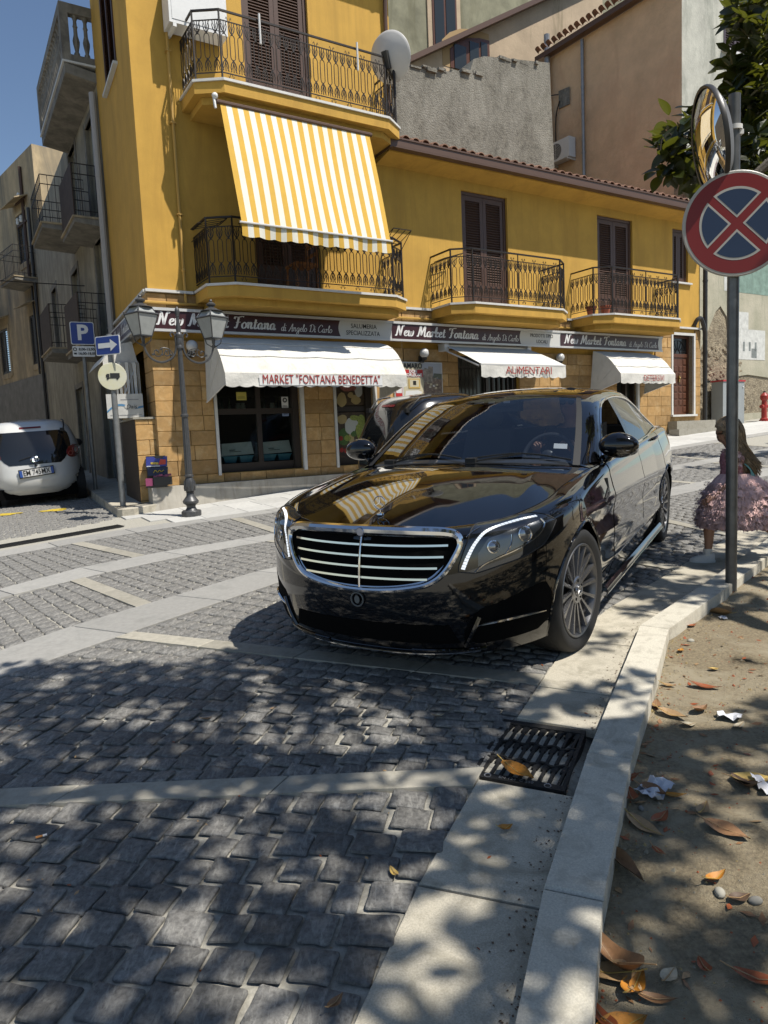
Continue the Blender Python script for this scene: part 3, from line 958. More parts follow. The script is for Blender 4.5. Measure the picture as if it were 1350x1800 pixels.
# shop windows
def shop_window(u0, u1, z0, z1, mull, tran, name='shop_window'):
    d = thing(name, None, None); d.parent = tall
    f = MB(); y0, y1 = .10, .15; t = .055
    f.box(u0, u0+t, y0, y1, z0, z1); f.box(u1-t-.06, u1, y0-.04, y1, z0, z1); f.box(u0, u1, y0, y1, z0, z0+.14); f.box(u0, u1, y0, y1, z1-.1, z1)
    for m in mull: f.box(m-.04, m+.04, y0, y1, z0+.14, z1-.1)
    for m in tran: f.box(u0+t, u1-t, y0-.002, y1, m-.045, m+.045)
    f.build('frame', m_bronze, d, smooth=False)
    MB().add([(u0+t, .128, z0+.14), (u1-t-.06, .128, z0+.14), (u1-t-.06, .128, z1-.1), (u0+t, .128, z1-.1)], [(0, 1, 2, 3)]).build('pane', m_glass, d, smooth=False)
    MB().box(u0-.045, u0, -.05, .10, z0-.03, z1).build('jamb', m_marble, d, smooth=False); MB().box(u1, u1+.06, -.05, .10, z0-.03, z1).build('jamb', m_marble, d, smooth=False)
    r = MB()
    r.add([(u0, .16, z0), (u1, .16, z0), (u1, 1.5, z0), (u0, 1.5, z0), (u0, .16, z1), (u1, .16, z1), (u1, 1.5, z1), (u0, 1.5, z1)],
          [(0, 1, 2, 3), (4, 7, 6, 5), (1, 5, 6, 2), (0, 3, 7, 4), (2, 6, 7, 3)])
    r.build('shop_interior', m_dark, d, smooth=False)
    return d
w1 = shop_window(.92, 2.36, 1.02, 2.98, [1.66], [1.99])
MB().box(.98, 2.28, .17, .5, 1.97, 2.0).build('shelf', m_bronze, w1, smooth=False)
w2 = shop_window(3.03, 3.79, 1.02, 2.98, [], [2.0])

# ---- long low wing
low = fthing('low_building', 'long low yellow house with tiled eaves and two iron balconies', 'house', TU, 0, 0)
dl = lambda u: u-TU
LW = 13.22
hl = [(5.70, 7.25, .85, 2.98), (10.17, 10.85, 1.1, 2.66), (12.14, 12.93, 1.72, 3.60), (5.92, 7.06, 3.86, 6.04), (9.62, 10.76, 3.86, 6.05), (12.17, 12.76, 4.84, 6.06)]
hl2 = [(a-TU, b-TU, c, d) for a, b, c, d in hl]
mb = wall_holes(MB(), .001, LW-TU, -.2, 6.36, hl2)
mb.add([(LW-TU, 0, -.2), (LW-TU, 6, -.2), (LW-TU, 6, 6.9), (LW-TU, 0, 6.36)], [(0, 1, 2, 3)])
mb.build('wall', m_yel, low, smooth=False)
cladding(low, .01, LW-TU-.01, .6, 3.74, [(dl(5.70), dl(7.25), .6, 2.98), (dl(10.17), dl(10.92), .6, 2.66), (dl(12.08), dl(12.99), 1.67, 3.66), (-1, dl(11.5), 3.14, 3.5)])
for p, q in ((0, 5.12), (7.98, 8.76), (11.56, LW)): MB().box(dl(p) if p else .002, dl(q), -.07, 0, 3.756, 3.796).build('cornice', m_marble, low, smooth=False)
balcony(low, dl(5.12), dl(8.0), 3.80)
balcony(low, dl(8.76), dl(11.58), 3.80)
shutter_door(low, dl(5.92), dl(7.06), 3.86, 6.04)
shutter_door(low, dl(9.62), dl(10.76), 3.86, 6.05)
shutter_door(low, dl(12.17), dl(12.76), 4.84, 6.06, solid=0, name='shutter')
MB().box(dl(12.1), dl(12.85), -.06, .1, 4.80, 4.838).build('sill', m_marble, low, smooth=False)
mb = MB(); mb.prism([(dl(4.06), -.44, 6.27), (dl(4.06), .0, 6.20), (dl(LW+.12), .0, 6.20), (dl(LW+.12), -.44, 6.27)], (0, 0, .15))
mb.build('soffit', m_yel, low, smooth=False, recalc=True)
mb = MB()
mb.box(dl(4.02), dl(LW+.15), -.58, -.445, 6.29, 6.315)
mb.box(dl(4.02), dl(LW+.15), -.58, -.565, 6.31, 6.44); mb.box(dl(4.02), dl(LW+.15), -.46, -.446, 6.31, 6.42)
mb.box(dl(4.02), dl(LW+.15), -.595, -.565, 6.425, 6.45); mb.box(dl(4.0), dl(4.019), -.58, .3, 6.27, 6.46)
mb.build('gutter', m_gut, low, smooth=False)
mb = MB(); mb.prism([(dl(4.03), -.43, 6.425), (dl(4.03), 4.5, 7.6), (dl(4.03), 4.5, 7.5), (dl(4.03), -.0, 6.352)], (LW+.1-4.03, 0, 0))
mb.build('roof', m_terra, low, smooth=False, recalc=True)
tm = MB()
for k in range(6):
    pass
def rt():
    mb = MB(); n = 7
    vs = []
    for y, z, r in ((-.62, .0, .085), (-.62, .0, .07), (-.1, .13, .075)):
        pass
    top = []
    for y, r in ((0, .088), (.42, .078)):
        for i in range(n+1):
            th = PI*i/n
            top.append((r*math.cos(th), y, r*math.sin(th)*.9+y*.24))
    ins = []
    for y, r in ((0, .072), (.42, .062)):
        for i in range(n+1):
            th = PI*i/n
            ins.append((r*math.cos(th), y, r*math.sin(th)*.9+y*.24))
    m = n+1
    mb.add(top+ins, [(i+1, i, m+i, m+i+1) for i in range(n)]+[(i, i+1, 2*m+i+1, 2*m+i) for i in range(n)])
    return mb.mesh('roof_tile', m_terra, ang=50)
RT = rt()
u = 4.15
while u < LW+.05:
    link('roof_tile', RT, low, (dl(u), -.54, 6.455+rnd.uniform(-.006, .006)), (0, 0, rnd.uniform(-.04, .04)))
    u += .205
# entrance door
d = thing('entrance_door', None, None); d.parent = low
m_wood = M('door_wood', (.105, .038, .018), .4, var=.25, vscale=30)
a, b, c, e = dl(12.14), dl(12.93), 1.72, 3.60
mb = MB(); mb.box(a-.06, a, -.045, .14, c-.05, e+.06); mb.box(b, b+.06, -.045, .14, c-.05, e+.06); mb.box(a, b, -.045, .14, e, e+.06); mb.box(a-.08, b+.08, -.09, .14, c-.05, c-.002)
mb.build('surround', m_marble, d, smooth=False)
mb = MB()
mb.box(a, a+.05, .10, .15, c, e); mb.box(b-.05, b, .10, .15, c, e); mb.box(a+.05, b-.05, .10, .15, c+1.38, c+1.46); mb.box(a+.05, b-.05, .10, .15, e-.05, e)
for i in range(2):
    x0 = a+.052+i*(b-a-.1)/2; x1 = x0+(b-a-.1)/2-.004
    mb.box(x0, x1, .12, .15, c, c+1.38)
    for col in range(2):
        for row in range(8):
            px0 = x0+.02+col*(x1-x0-.04)/2; px1 = px0+(x1-x0-.04)/2-.02
            if col == (1 if i == 0 else 0) and row in (0, 7): continue
            mb.bevbox(px0+.006, px1, .105, .12, c+.06+row*.163, c+.06+row*.163+.13, .012)
mb.build('door_leaf', m_wood, d, smooth=False)
mb = MB(); mb.add([(a+.05, .13, c+1.46), (b-.05, .13, c+1.46), (b-.05, .13, e-.05), (a+.05, .13, e-.05)], [(0, 1, 2, 3)])
mb.build('fanlight', M('fanlight_glass', (.02, .02, .02), .08), d, smooth=False)
mb = MB(); cx, cz = (a+b)/2, c+1.47
for i in range(7):
    th = PI*(i+.5)/7
    mb.tube([(cx+.09*math.cos(th), .12, cz+.09*math.sin(th)), (cx+.30*math.cos(th), .12, cz+.30*math.sin(th))], .006, 4)
mb.tube([(cx+.09*math.cos(PI*i/8), .12, cz+.09*math.sin(PI*i/8)) for i in range(9)], .007, 4)
mb.tube([(cx+.31*math.cos(PI*i/12), .12, cz+.31*math.sin(PI*i/12)) for i in range(13)], .007, 4)
mb.build('fanlight_grille', m_iron2, d)
mb = MB(); mb.box((a+b)/2+.01, (a+b)/2+.035, .085, .12, c+.78, c+.94); mb.sphere(((a+b)/2+.022, .075, c+.88), .022)
mb.build('handle', M('brass', (.5, .36, .14), .3, .9), d)
st = fthing('doorsteps', 'two pale stone steps under the panelled brown door', 'steps', 12.5, 0, 1.2)
mb = MB(); mb.box(-.55, .95, -.28, -.03, -.2, .36); mb.build('step', m_beige, st, smooth=False)
mb = MB(); mb.box(-.85, .62, -.55, -.283, -.2, .17); mb.build('step', m_beige, st, smooth=False)
# openings behind the flat awning and the last awning
d = thing('shop_door', None, None); d.parent = low
a, b = dl(5.70), dl(7.25)
mb = MB()
mb.box(a, a+.06, .06, .12, .85, 2.98); mb.box(b-.06, b, .06, .12, .85, 2.98); mb.box(dl(6.45), dl(6.52), .06, .12, .85, 2.98)
mb.build('frame', m_bronze, d, smooth=False)
mb = MB()
for i in range(7): mb.tube([(dl(5.80)+i*.095, .03, .9), (dl(5.80)+i*.095, .03, 2.9)], .008, 4)
for z in (1.3, 2.2, 2.75): mb.box(dl(5.76), dl(6.45), .025, .035, z, z+.02)
for i in range(5): mb.tube([(dl(6.60)+i*.13, .05, .9), (dl(6.60)+i*.13, .05, 2.9)], .028, 4)
mb.build('bars', m_iron2, d, smooth=False)
MB().add([(a, .14, .85), (b, .14, .85), (b, .14, 2.98), (a, .14, 2.98)], [(0, 1, 2, 3)]).build('pane', M('dim_pane', (.03, .033, .03), .12), d, smooth=False)
d = thing('shop_door', None, None); d.parent = low
a, b = dl(10.17), dl(10.85)
mb = MB(); mb.box(a, a+.05, .04, .14, 1.1, 2.66); mb.box(b-.05, b, .04, .14, 1.1, 2.66); mb.box(a+.36, a+.42, .04, .14, 1.1, 2.66)
mb.build('frame', m_bronze, d, smooth=False)
MB().box(b, b+.07, -.045, .14, 1.1, 2.66).build('jamb', m_marble, d, smooth=False)
MB().add([(a, .15, 1.1), (b, .15, 1.1), (b, .15, 2.66), (a, .15, 2.66)], [(0, 1, 2, 3)]).build('pane', M('dim_pane', (.03, .033, .03), .12), d, smooth=False)
# pipes that belong to the houses
mb = MB(); mb.tube(catmull([(TU-.07, -.45, 9.7), (TU-.09, -.32, 9.45), (TU-.1, -.07, 9.1), (TU-.1, -.07, 6.6)], 4), .038, 8); mb.build('downpipe', m_gut, tall)
m_ypipe = M('yellow_pipe_paint', (.52, .31, .07), .55)
mb = MB()
mb.tube([(.98, -.05, 7.58), (.54, -.05, 7.58), (.54, -.05, 3.62)], .022, 6); mb.tube([(-.1, -.06, 3.60), (1.3, -.06, 3.60)], .022, 6); mb.sphere((.54, -.05, 4.1), .036)
for z in (4.9, 6.2, 7.2): mb.box(.50, .58, -.08, 0, z, z+.015)
mb.build('gas_pipe', m_ypipe, tall)
mb = MB(); mb.tube([(dl(4.3)+.01, -.06, 3.60), (dl(5.35), -.06, 3.60)], .02, 6); mb.tube([(dl(7.9), -.06, 3.60), (dl(8.9), -.06, 3.60)], .02, 6); mb.tube([(dl(11.3), -.06, 3.60), (dl(11.8), -.06, 3.60)], .02, 6)
mb.build('gas_pipe', m_ypipe, low)
m_blk = M('black_pipe', (.03, .028, .026), .4)
mb = MB(); mb.tube([(dl(13.30), -.09, 1.3), (dl(13.30), -.09, 6.3)], .055, 10)
mb.tube(catmull([(dl(12.95), -.03, 3.84), (dl(12.97), -.10, 3.98), (dl(13.1), -.12, 4.0), (dl(13.24), -.12, 3.72), (dl(13.27), -.10, 3.5)], 4), .05, 8)
for z in (2.4, 3.2, 4.9, 5.6): mb.tube([(dl(13.30), -.09, z), (dl(13.30), -.09, z+.04)], .064, 10)
mb.build('downpipe', m_blk, low)

# ---- alley houses on the left
m_grey = M('weathered_render', (.36, .32, .235), .95, var=.3, vscale=2.0, bmp=.5, bscale=30, bdist=.01, stain=(.22, .20, .155), sscale=(2.2, 2.2, .35), spos=(.45, .68))
m_bei = M('stained_beige_render', (.50, .385, .23), .95, var=.22, vscale=1.6, bmp=.4, bscale=30, bdist=.01, stain=(.20, .175, .13), sscale=(1.5, 1.5, .22), spos=(.42, .68))
m_base = M('grey_cement_base', (.22, .21, .19), .95, var=.25, vscale=3, stain=(.24, .21, .16), sscale=(3, 3, .4), spos=(.6, .72))
m_conc2 = M('old_concrete', (.24, .22, .185), .95, var=.3, vscale=4, stain=(.12, .11, .095), sscale=(3, 3, 2), spos=(.45, .7), bmp=.4, bscale=40)
S1 = LF(3.15, 0)
AG = R(-31.5)
G_L = Vector((math.sin(AG), math.cos(AG), 0)); G_N = Vector((-math.cos(AG), math.sin(AG), 0))
grot = math.atan2(-G_L.y, -G_L.x)          # local x runs back towards the corner, -y is out to the alley
grey = thing('alley_house', 'weathered grey house in the alley with a balustraded roof terrace', 'house', (S1.x, S1.y, 0), grot)
# local: x = -t, y = -out
GW = 10.9
wins = [(.5, 1.35, 3.75, 5.55), (.5, 1.35, 6.05, 7.75), (2.6, 3.5, 6.3, 8.0), (3.5, 4.4, 3.95, 5.6), (1.0, 1.9, .6, 3.0), (4.2, 5.2, .8, 3.0), (7, 7.9, 4.2, 5.9)]
mb = wall_holes(MB(), -GW, 0, -.3, 8.3, [(-b, -a, c, d) for a, b, c, d in wins], .2)
mb.add([(-GW, 0, 8.3), (0, 0, 8.3), (0, 7, 8.3), (-GW, 7, 8.3)], [(0, 1, 2, 3)])
mb.build('wall', m_grey, grey, smooth=False)
m_wwin = M('pale_window_paint', (.34, .35, .31), .6)
m_dpane = M('dark_pane', (.03, .035, .035), .12)
for a, b, c, d in wins:
    w = MB(); x0, x1 = -b, -a
    w.box(x0, x0+.07, .10, .16, c, d); w.box(x1-.07, x1, .10, .16, c, d); w.box(x0, x1, .10, .16, d-.08, d); w.box((x0+x1)/2-.04, (x0+x1)/2+.04, .10, .16, c, d)
    for z in (c+.55, c+1.15): w.box(x0, x1, .11, .15, z, z+.04)
    o = w.build('window', m_wwin, grey, smooth=False)
    MB().add([(x0, .15, c), (x1, .15, c), (x1, .15, d), (x0, .15, d)], [(0, 1, 2, 3)]).build('pane', m_dpane, o, smooth=False)
    f = MB(); f.box(x0-.12, x0, -.02, .06, c-.1, d+.12); f.box(x1, x1+.12, -.02, .06, c-.1, d+.12); f.box(x0, x1, -.02, .06, d, d+.12); f.build('surround', m_conc2, grey, smooth=False)
def alley_balcony(par, t0, t1, z, dep, sheet=False, slat=False):
    d = thing('balcony', None, None); d.parent = par
    MB().prism([(-t1, 0, z-.16), (-t0, 0, z-.16), (-t0, -dep, z-.12), (-t1, -dep, z-.12)], (0, 0, .12)).build('slab', m_conc2, d, smooth=False, recalc=True)
    MB().box(-t1-.02, -t0+.02, -dep-.03, 0, z-.035, z).build('edge', m_bei, d, smooth=False)
    mb = MB(); P = [(-t0-.03, 0), (-t0-.03, -dep+.03), (-t1+.03, -dep+.03), (-t1+.03, 0)]
    for zz in (.92, .74, .10):
        for p, q in zip(P, P[1:]): mb.tube([(*p, z+zz), (*q, z+zz)], .010, 4)
    for p, q in zip(P, P[1:]):
        L = math.hypot(q[0]-p[0], q[1]-p[1]); n = max(2, round(L/.13))
        for i in range(n+1):
            x, y = p[0]+(q[0]-p[0])*i/n, p[1]+(q[1]-p[1])*i/n
            mb.tube([(x, y, z), (x, y, z+.92)], .007, 4)
    mb.build('railing', m_iron2, d, smooth=False)
    if sheet:
        MB().box(-t1+.03, -t0-.03, -dep+.005, -dep+.02, z+.02, z+.93).build('metal_sheet', M('rusty_sheet', (.06, .04, .028), .8, var=.3, vscale=8), d, smooth=False)
    return d
alley_balcony(grey, .10, 1.6, 5.72, .55, True)
alley_balcony(grey, 2.0, 3.7, 6.1, .85)
alley_balcony(grey, .15, 1.8, 3.45, .62, True)
alley_balcony(grey, 3.0, 4.7, 3.75, .75, True)
# roof terrace with stone balusters
MB().prism([(-3.4, 0, 8.02), (.05, 0, 8.02), (.05, -.52, 8.1), (-3.4, -.52, 8.1)], (0, 0, .17)).build('terrace_slab', m_conc2, grey, smooth=False, recalc=True)
MB().box(-3.42, .06, -.55, .3, 8.28, 8.315).build('terrace_edge', m_white, grey, smooth=False)
mb = MB(); mb.box(-3.4, .05, -.54, -.40, 9.12, 9.28); mb.box(-.10, .05, -.40, .6, 9.12, 9.279); mb.box(-.10, .05, -.54, -.40, 8.315, 9.12); mb.box(-3.4, -3.25, -.54, -.4, 8.315, 9.12); mb.box(-3.25, -.10, -.52, -.42, 8.315, 8.45); mb.box(-.08, .03, -.40, .6, 8.315, 8.44)
mb.build('parapet', m_conc2, grey, smooth=False)
bp = MB().lathe([(.05, 0), (.05, .05), (.03, .08), (.055, .2), (.06, .26), (.035, .36), (.032, .48), (.045, .5), (.032, .53), (.03, .6), (.055, .66), (.055, .70)], 8).mesh('stone_baluster', m_conc2)
for i in range(18): link('stone_baluster', bp, grey, (-3.12+i*.17, -.47, 8.44))
for i in range(5): link('stone_baluster', bp, grey, (-.025, -.28+i*.17, 8.44))
MB().prism([(-GW, .8, 8.3), (-1.0, .8, 8.3), (-1.0, .8, 10.0), (-4, .8, 9.9), (-GW, .8, 9.4)], (0, 5, 0)).build('upper_storey', m_grey, grey, smooth=False, recalc=True)
mb = MB(); mb.tube([(.02, -.09, 1.0), (.02, -.09, 7.85)], .062, 10)
for z in (2, 3.7, 5.0, 6.4): mb.tube([(.02, -.09, z), (.02, -.09, z+.03)], .068, 10)
mb.build('downpipe', M('pale_pipe', (.40, .37, .34), .5), grey)

S2 = S1+G_L*GW
AB = R(-43)
beige = thing('far_alley_house', 'stained beige house further up the alley with small shuttered windows', 'house', (S2.x, S2.y, 0), math.atan2(-math.cos(AB), -math.sin(AB)))
BW = 13
bw = [(.35, 1.0, 4.35, 5.9), (3.4, 4.4, 4.35, 5.9), (.4, 1.4, 7.6, 9.1), (4.9, 5.8, 7.6, 9.0)]
mb = wall_holes(MB(), -BW, 0.6, 4.0, 10.75, [(-b, -a, c, d) for a, b, c, d in bw], .2)
mb.add([(.6, 0, 0), (.6, 5, 0), (.6, 5, 10.75), (.6, 0, 10.75)], [(0, 1, 2, 3)])
mb.add([(-BW, 0, 10.75), (.6, 0, 10.75), (.6, 5, 10.75), (-BW, 5, 10.75)], [(0, 1, 2, 3)])
mb.build('wall', m_bei, beige, smooth=False)
MB().box(-BW, .61, -.03, .02, -.5, 3.99).build('cement_base', m_base, beige, smooth=False)
for a, b, c, d in bw:
    o = thing('window', None, None); o.parent = beige
    f = MB(); f.box(-b-.14, -b, -.03, .05, c-.12, d+.1); f.box(-a, -a+.14, -.03, .05, c-.12, d+.1); f.box(-b, -a, -.03, .05, c-.18, c); f.box(-b, -a, -.03, .05, d, d+.1)
    f.build('surround', m_bei, o, smooth=False)
    s = MB()
    for x0, x1 in ((-b+.01, -(a+b)/2-.01), (-(a+b)/2+.01, -a-.01)):
        s.box(x0, x0+.06, .0, .04, c, d); s.box(x1-.06, x1, .0, .04, c, d); s.box(x0, x1, 0, .04, d-.07, d); s.box(x0, x1, 0, .04, c, c+.07)
        z = c+.09
        while z < d-.1:
            s.add([(x0+.05, .0, z), (x1-.05, .0, z), (x1-.05, .035, z+.05), (x0+.05, .035, z+.05)], [(0, 1, 2, 3)]); z += .075
    s.build('shutter', M('dark_grey_shutter', (.05, .045, .04), .6), o, smooth=False)
    h = MB(); h.prism([(-b-.25, 0, d+.38), (-a+.25, 0, d+.38), (-a+.25, -.4, d+.22), (-b-.25, -.4, d+.22)], (0, 0, .03))
    h.build('hood', m_bei, o, smooth=False, recalc=True)
alley_balcony(beige, -.2, 1.3, 6.9, .7)
mb = MB()
mb.tube([(.1, -.1, 0.5), (.1, -.1, 9)], .05, 6); mb.tube([(-.35, -.06, 4.0), (-.35, -.06, 7)], .03, 6)
mb.build('downpipe', M('dark_pipe', (.03, .025, .02), .5), beige)
mb = MB(); mb.tube([(-.5, -.05, 6.9), (-.5, -.05, 10.4)], .05, 6)
for z in (8.7, 9.4): mb.box(-1.2, -.3, -.08, -.03, z, z+.06)
mb.build('insulator_mast', M('rust_iron', (.08, .045, .03), .7), beige, smooth=False)
for x, z in ((-1.1, 8.9), (-.8, 9.6), (-1.15, 9.55), (-.75, 8.9)): MB().lathe([(.0, -.02), (.05, -.01), (.06, .05), (.045, .1), (.06, .14), (.03, .2), (0, .2)], 8, (x, -.06, z-.1)).build('insulator', M('porcelain', (.8, .78, .72), .3), beige)

# ---- houses behind, upper right
m_or = M('orange_render', (.72, .49, .29), .95, var=.14, vscale=1.4, bmp=.7, bscale=9, bdist=.05, stain=(.62, .39, .23), sscale=(1.2, 1.2, .4), spos=(.5, .75))
m_gw = M('grey_white_render', (.50, .49, .42), .95, var=.2, vscale=1.3, bmp=.5, bscale=18, bdist=.02, stain=(.27, .275, .23), sscale=(1.6, 1.6, .45), spos=(.46, .7))
m_rough = M('rough_cement_render', (.20, .185, .15), .98, var=.35, vscale=9, bmp=1.0, bscale=26, bdist=.04, stain=(.32, .30, .25), sscale=(1.6, 1.6, .9), spos=(.42, .66))
m_pinkb = M('faded_peach_render', (.50, .385, .26), .95, var=.16, vscale=1.0, bmp=.4, bscale=14, bdist=.02, stain=(.16, .135, .07), sscale=(1.1, 1.1, .12), spos=(.58, .72))
m_green = M('mossy_grey_render', (.25, .24, .16), .95, var=.3, vscale=1.4, bmp=.3, bscale=14, stain=(.15, .14, .08), sscale=(1, 1, .3), spos=(.48, .7))
P1 = F(13.93, -1.0)
orange = thing('orange_house', 'tall house behind with a bare orange side wall and a grey lit front', 'house', (P1.x, P1.y, 0), FROT)
AO = R(-34)
def fl(x, y):                              # world -> local of orange house
    d = Vector((x-P1.x, y-P1.y)); return (d.x*DX+d.y*DY, -(d.x*NX+d.y*NY))
OL = Vector((math.sin(AO), math.cos(AO)))
def ol(t, o=0.0): return fl(P1.x+OL.x*t-math.cos(AO)*o, P1.y+OL.y*t+math.sin(AO)*o)
mb = wall_holes(MB(), 0, 9, 4.15, 16, [(1.75, 2.74, 11.3, 12.5)], .2)
mb.build('front_wall', m_gw, orange, smooth=False)
q = ol(4.45)
MB().add([(0, 0, 0), (*q, 0), (*q, 12.58), (0, 0, 12.58)], [(1, 0, 3, 2)]).build('side_wall', m_or, orange, smooth=False)
d = thing('shutter', None, None); d.parent = orange
mb = MB()
m_pl = M('plum_shutter_paint', (.085, .062, .07), .5)
mb.box(1.75, 1.81, -.02, .06, 11.3, 12.5); mb.box(2.68, 2.74, -.02, .06, 11.3, 12.5); mb.box(2.20, 2.29, -.02, .06, 11.3, 12.5); mb.box(1.81, 2.68, -.02, .06, 12.42, 12.5); mb.box(1.81, 2.68, -.02, .06, 11.3, 11.36)
z = 11.38
while z < 12.4:
    mb.add([(1.81, -.01, z), (2.68, -.01, z), (2.68, .03, z+.05), (1.81, .03, z+.05)], [(0, 1, 2, 3)]); z += .06
mb.box(1.75, 2.74, .06, .07, 11.3, 12.5)
mb.build('slats', m_pl, d, smooth=False)
MB().box(1.65, 2.85, -.10, .1, 11.22, 11.295).build('sill', m_white, d, smooth=False)
mb = MB()
e = lambda t, o, z: (*ol(t, o), z)
mb.prism([e(-.1, .28, 12.56), e(4.7, .28, 12.56), e(4.7, -.3, 12.62), e(-.1, -.3, 12.62)], (0, 0, .14))
mb.build('eave', m_gut, orange, smooth=False, recalc=True)
for i in range(22):
    t = .0+i*.21
    p = ol(t, .34)
    o = link('roof_tile', RT, orange, (*p, 12.685), (0, 0, math.atan2(OL.y, OL.x)-FROT)); o.scale = (1, .35, .8)
mb = MB(); mb.tube([e(3.07, .08, 8.0), e(3.07, .08, 12.5)], .05, 8); mb.tube([e(4.33, .14, 8.0), e(4.33, .14, 13.2)], .09, 8)
for z in (9.4, 11.2): mb.tube([e(3.07, .08, z), e(3.07, .08, z+.05)], .06, 8)
mb.build('downpipe', m_steel, orange)
mb = MB(); mb.prism([e(3.6, .02, 10.98), e(4.02, .02, 11.0), e(4.02, .02, 11.5), e(3.6, .02, 11.46)], (-.02, -.02, 0)); mb.build('patched_hole', m_rough, orange, smooth=False)
mb = MB(); mb.tube(catmull([e(4.0, .05, 11.4), e(4.25, .25, 11.35), e(4.6, .25, 10.9), e(4.75, .2, 10.1)], 5), .018, 4); mb.tube(catmull([e(3.95, .06, 11.2), e(4.1, .06, 10.8), e(4.12, .06, 10.0)], 4), .018, 4)
mb.build('cable', m_iron2, orange)

rough = fthing('rough_house', 'bare grey cement wall of a house behind the tiled eaves', 'house', 6.5, -3.5, 0)
MB().prism([(.0, 0, 5), (5.6, 0, 5), (5.35, 0, 11.2), (3.1, 0, 10.85), (2.75, 0, 10.7), (2.6, 0, 10.32), (.25, 0, 10.0), (0, 0, 9.95)], (0, 2.6, 0)).build('wall', m_rough, rough, smooth=False, recalc=True)
mb = MB()
for k in range(46):
    t = rnd.random()
    x = .1+t*5.1; z = 9.97+.14*x if x < 2.6 else 10.83+.12*(x-3.0) if x > 2.9 else 10.4
    mb.cbox((x, rnd.uniform(-.02, .12), z+rnd.uniform(-.05, .03)), (rnd.uniform(.08, .3), .12, rnd.uniform(.03, .09)))
mb.build('crumbling_edge', m_rough, rough, smooth=False, kind='stuff')
pb = fthing('peach_house', 'faded peach house far behind with an arched window', 'house', 8.5, -7, 0)
PW = 9.5
slope = lambda x: 12.05+(x-.9)*.585        # eaves line seen climbing
mb = MB()
mb.prism([(.6, 0, 5), (PW, 0, 5), (PW, 0, slope(PW)), (.6, 0, slope(.6))], (0, 3, 0)); mb.build('wall', m_pinkb, pb, smooth=False, recalc=True)
mb = MB(); mb.prism([(.5, -.3, slope(.5)), (.5, -.3, slope(.5)+.16), (PW+.1, -.3, slope(PW)+.16), (PW+.1, -.3, slope(PW))], (0, 3, 0)); mb.build('eave', m_gut, pb, smooth=False, recalc=True)
aw = [(2.75, 12.5), (2.75, 13.02), (3.05, 13.3), (3.45, 13.5), (3.9, 13.60), (4.3, 13.62), (4.3, 12.5)]
MB().prism([(x-.28 if x < 4.2 else x, -.012, z+(.2 if z > 12.6 else 0)) for x, z in aw], (0, .02, 0)).build('arch_surround', M('ochre_band', (.40, .27, .13), .9), pb, smooth=False, recalc=True)
wo_ = MB().prism([(x, -.03, z) for x, z in aw], (0, .05, 0)).build('window', m_wood, pb, smooth=False, recalc=True)
mb = MB(); mb.box(2.9, 3.35, -.05, -.031, 12.5, 13.2); mb.box(3.5, 3.85, -.05, -.031, 12.5, 13.42); mb.box(3.95, 4.2, -.05, -.031, 12.5, 13.5); mb.build('pane', m_dpane, wo_, smooth=False)
gh = fthing('green_grey_house', 'mossy grey house rising behind the peach one', 'house', 8, -11, 0)
MB().prism([(.5, 0, 8), (26, 0, 8), (26, 0, 24), (.5, 0, 24)], (0, 3, 0)).build('wall', m_green, gh, smooth=False, recalc=True)
mb = MB(); mb.box(5.4, 6.9, -.06, 0, 15.3, 18.5); mb.build('surround', m_pinkb, gh, smooth=False)
w = MB().box(5.6, 6.7, -.09, -.061, 15.4, 18.4).build('window', m_wood, gh, smooth=False)
mb = MB(); mb.box(5.68, 6.1, -.11, -.091, 15.5, 18.3); mb.box(6.2, 6.62, -.11, -.091, 15.5, 18.3); mb.build('pane', m_dpane, w, smooth=False)
MB().tube([(1.7, -.1, 8), (1.7, -.1, 22)], .07, 8).build('downpipe', m_steel, gh)

# mural wall on the right, plaster fallen off to the stones
mur = fthing('mural_wall', 'lit wall with crumbling plaster and a faded painted town', 'wall', 13.36, -.42, 0)
mm, nt, p = _nodes('mural_plaster')
vec = coords(nt, 'Object')
a = noise(nt, vec, 1.4, 6, .65)
base = mixrgb(nt, ramp(nt, a, [(.35, 0), (.65, 1)]), (.50, .46, .35), (.36, .345, .25))
nt.links.new(mixrgb(nt, ramp(nt, noise(nt, mapping(nt, vec, (3, 3, .6)), 1.2, 7, .7), [(.55, 0), (.72, 1)]), base, (.25, .25, .19)), p.inputs['Base Color'])
p.inputs['Roughness'].default_value = .95
bump(nt, p, noise(nt, vec, 18, 6, .7), .5, .02)
m_stone = M('rubble_stone', (.36, .30, .205), .98, var=.4, vscale=7, bmp=1.0, bscale=22, bdist=.06, stain=(.19, .15, .10), sscale=(6, 6, 6), spos=(.5, .66))
MB().box(.0, 6, .03, .4, .8, 7.4).build('rubble_core', m_stone, mur, smooth=False)
ps = lambda P: [(x, .0, z) for x, z in P]
mb = MB()
mb.prism(ps([(0, 1.6), (.12, 2.0), (.10, 2.6), (.36, 2.95), (.5, 3.35), (.72, 3.7), (.95, 4.05), (1.15, 4.35), (1.2, 7.4), (0, 7.4)]), (0, .029, 0))
mb.prism(ps([(1.2, 7.4), (1.15, 4.35), (1.35, 4.5), (1.62, 4.25), (1.72, 3.8), (1.70, 3.3), (1.95, 3.0), (2.1, 2.7), (2.6, 2.75), (6, 2.5), (6, 7.4)]), (0, .029, 0))
mb.prism(ps([(1.3, 1.2), (1.5, 1.75), (1.9, 1.9), (2.4, 1.7), (6, 1.8), (6, 1.0), (1.3, 1.0)]), (0, .029, 0))
mb.build('plaster', mm, mur, smooth=False, recalc=True)
mb = MB()
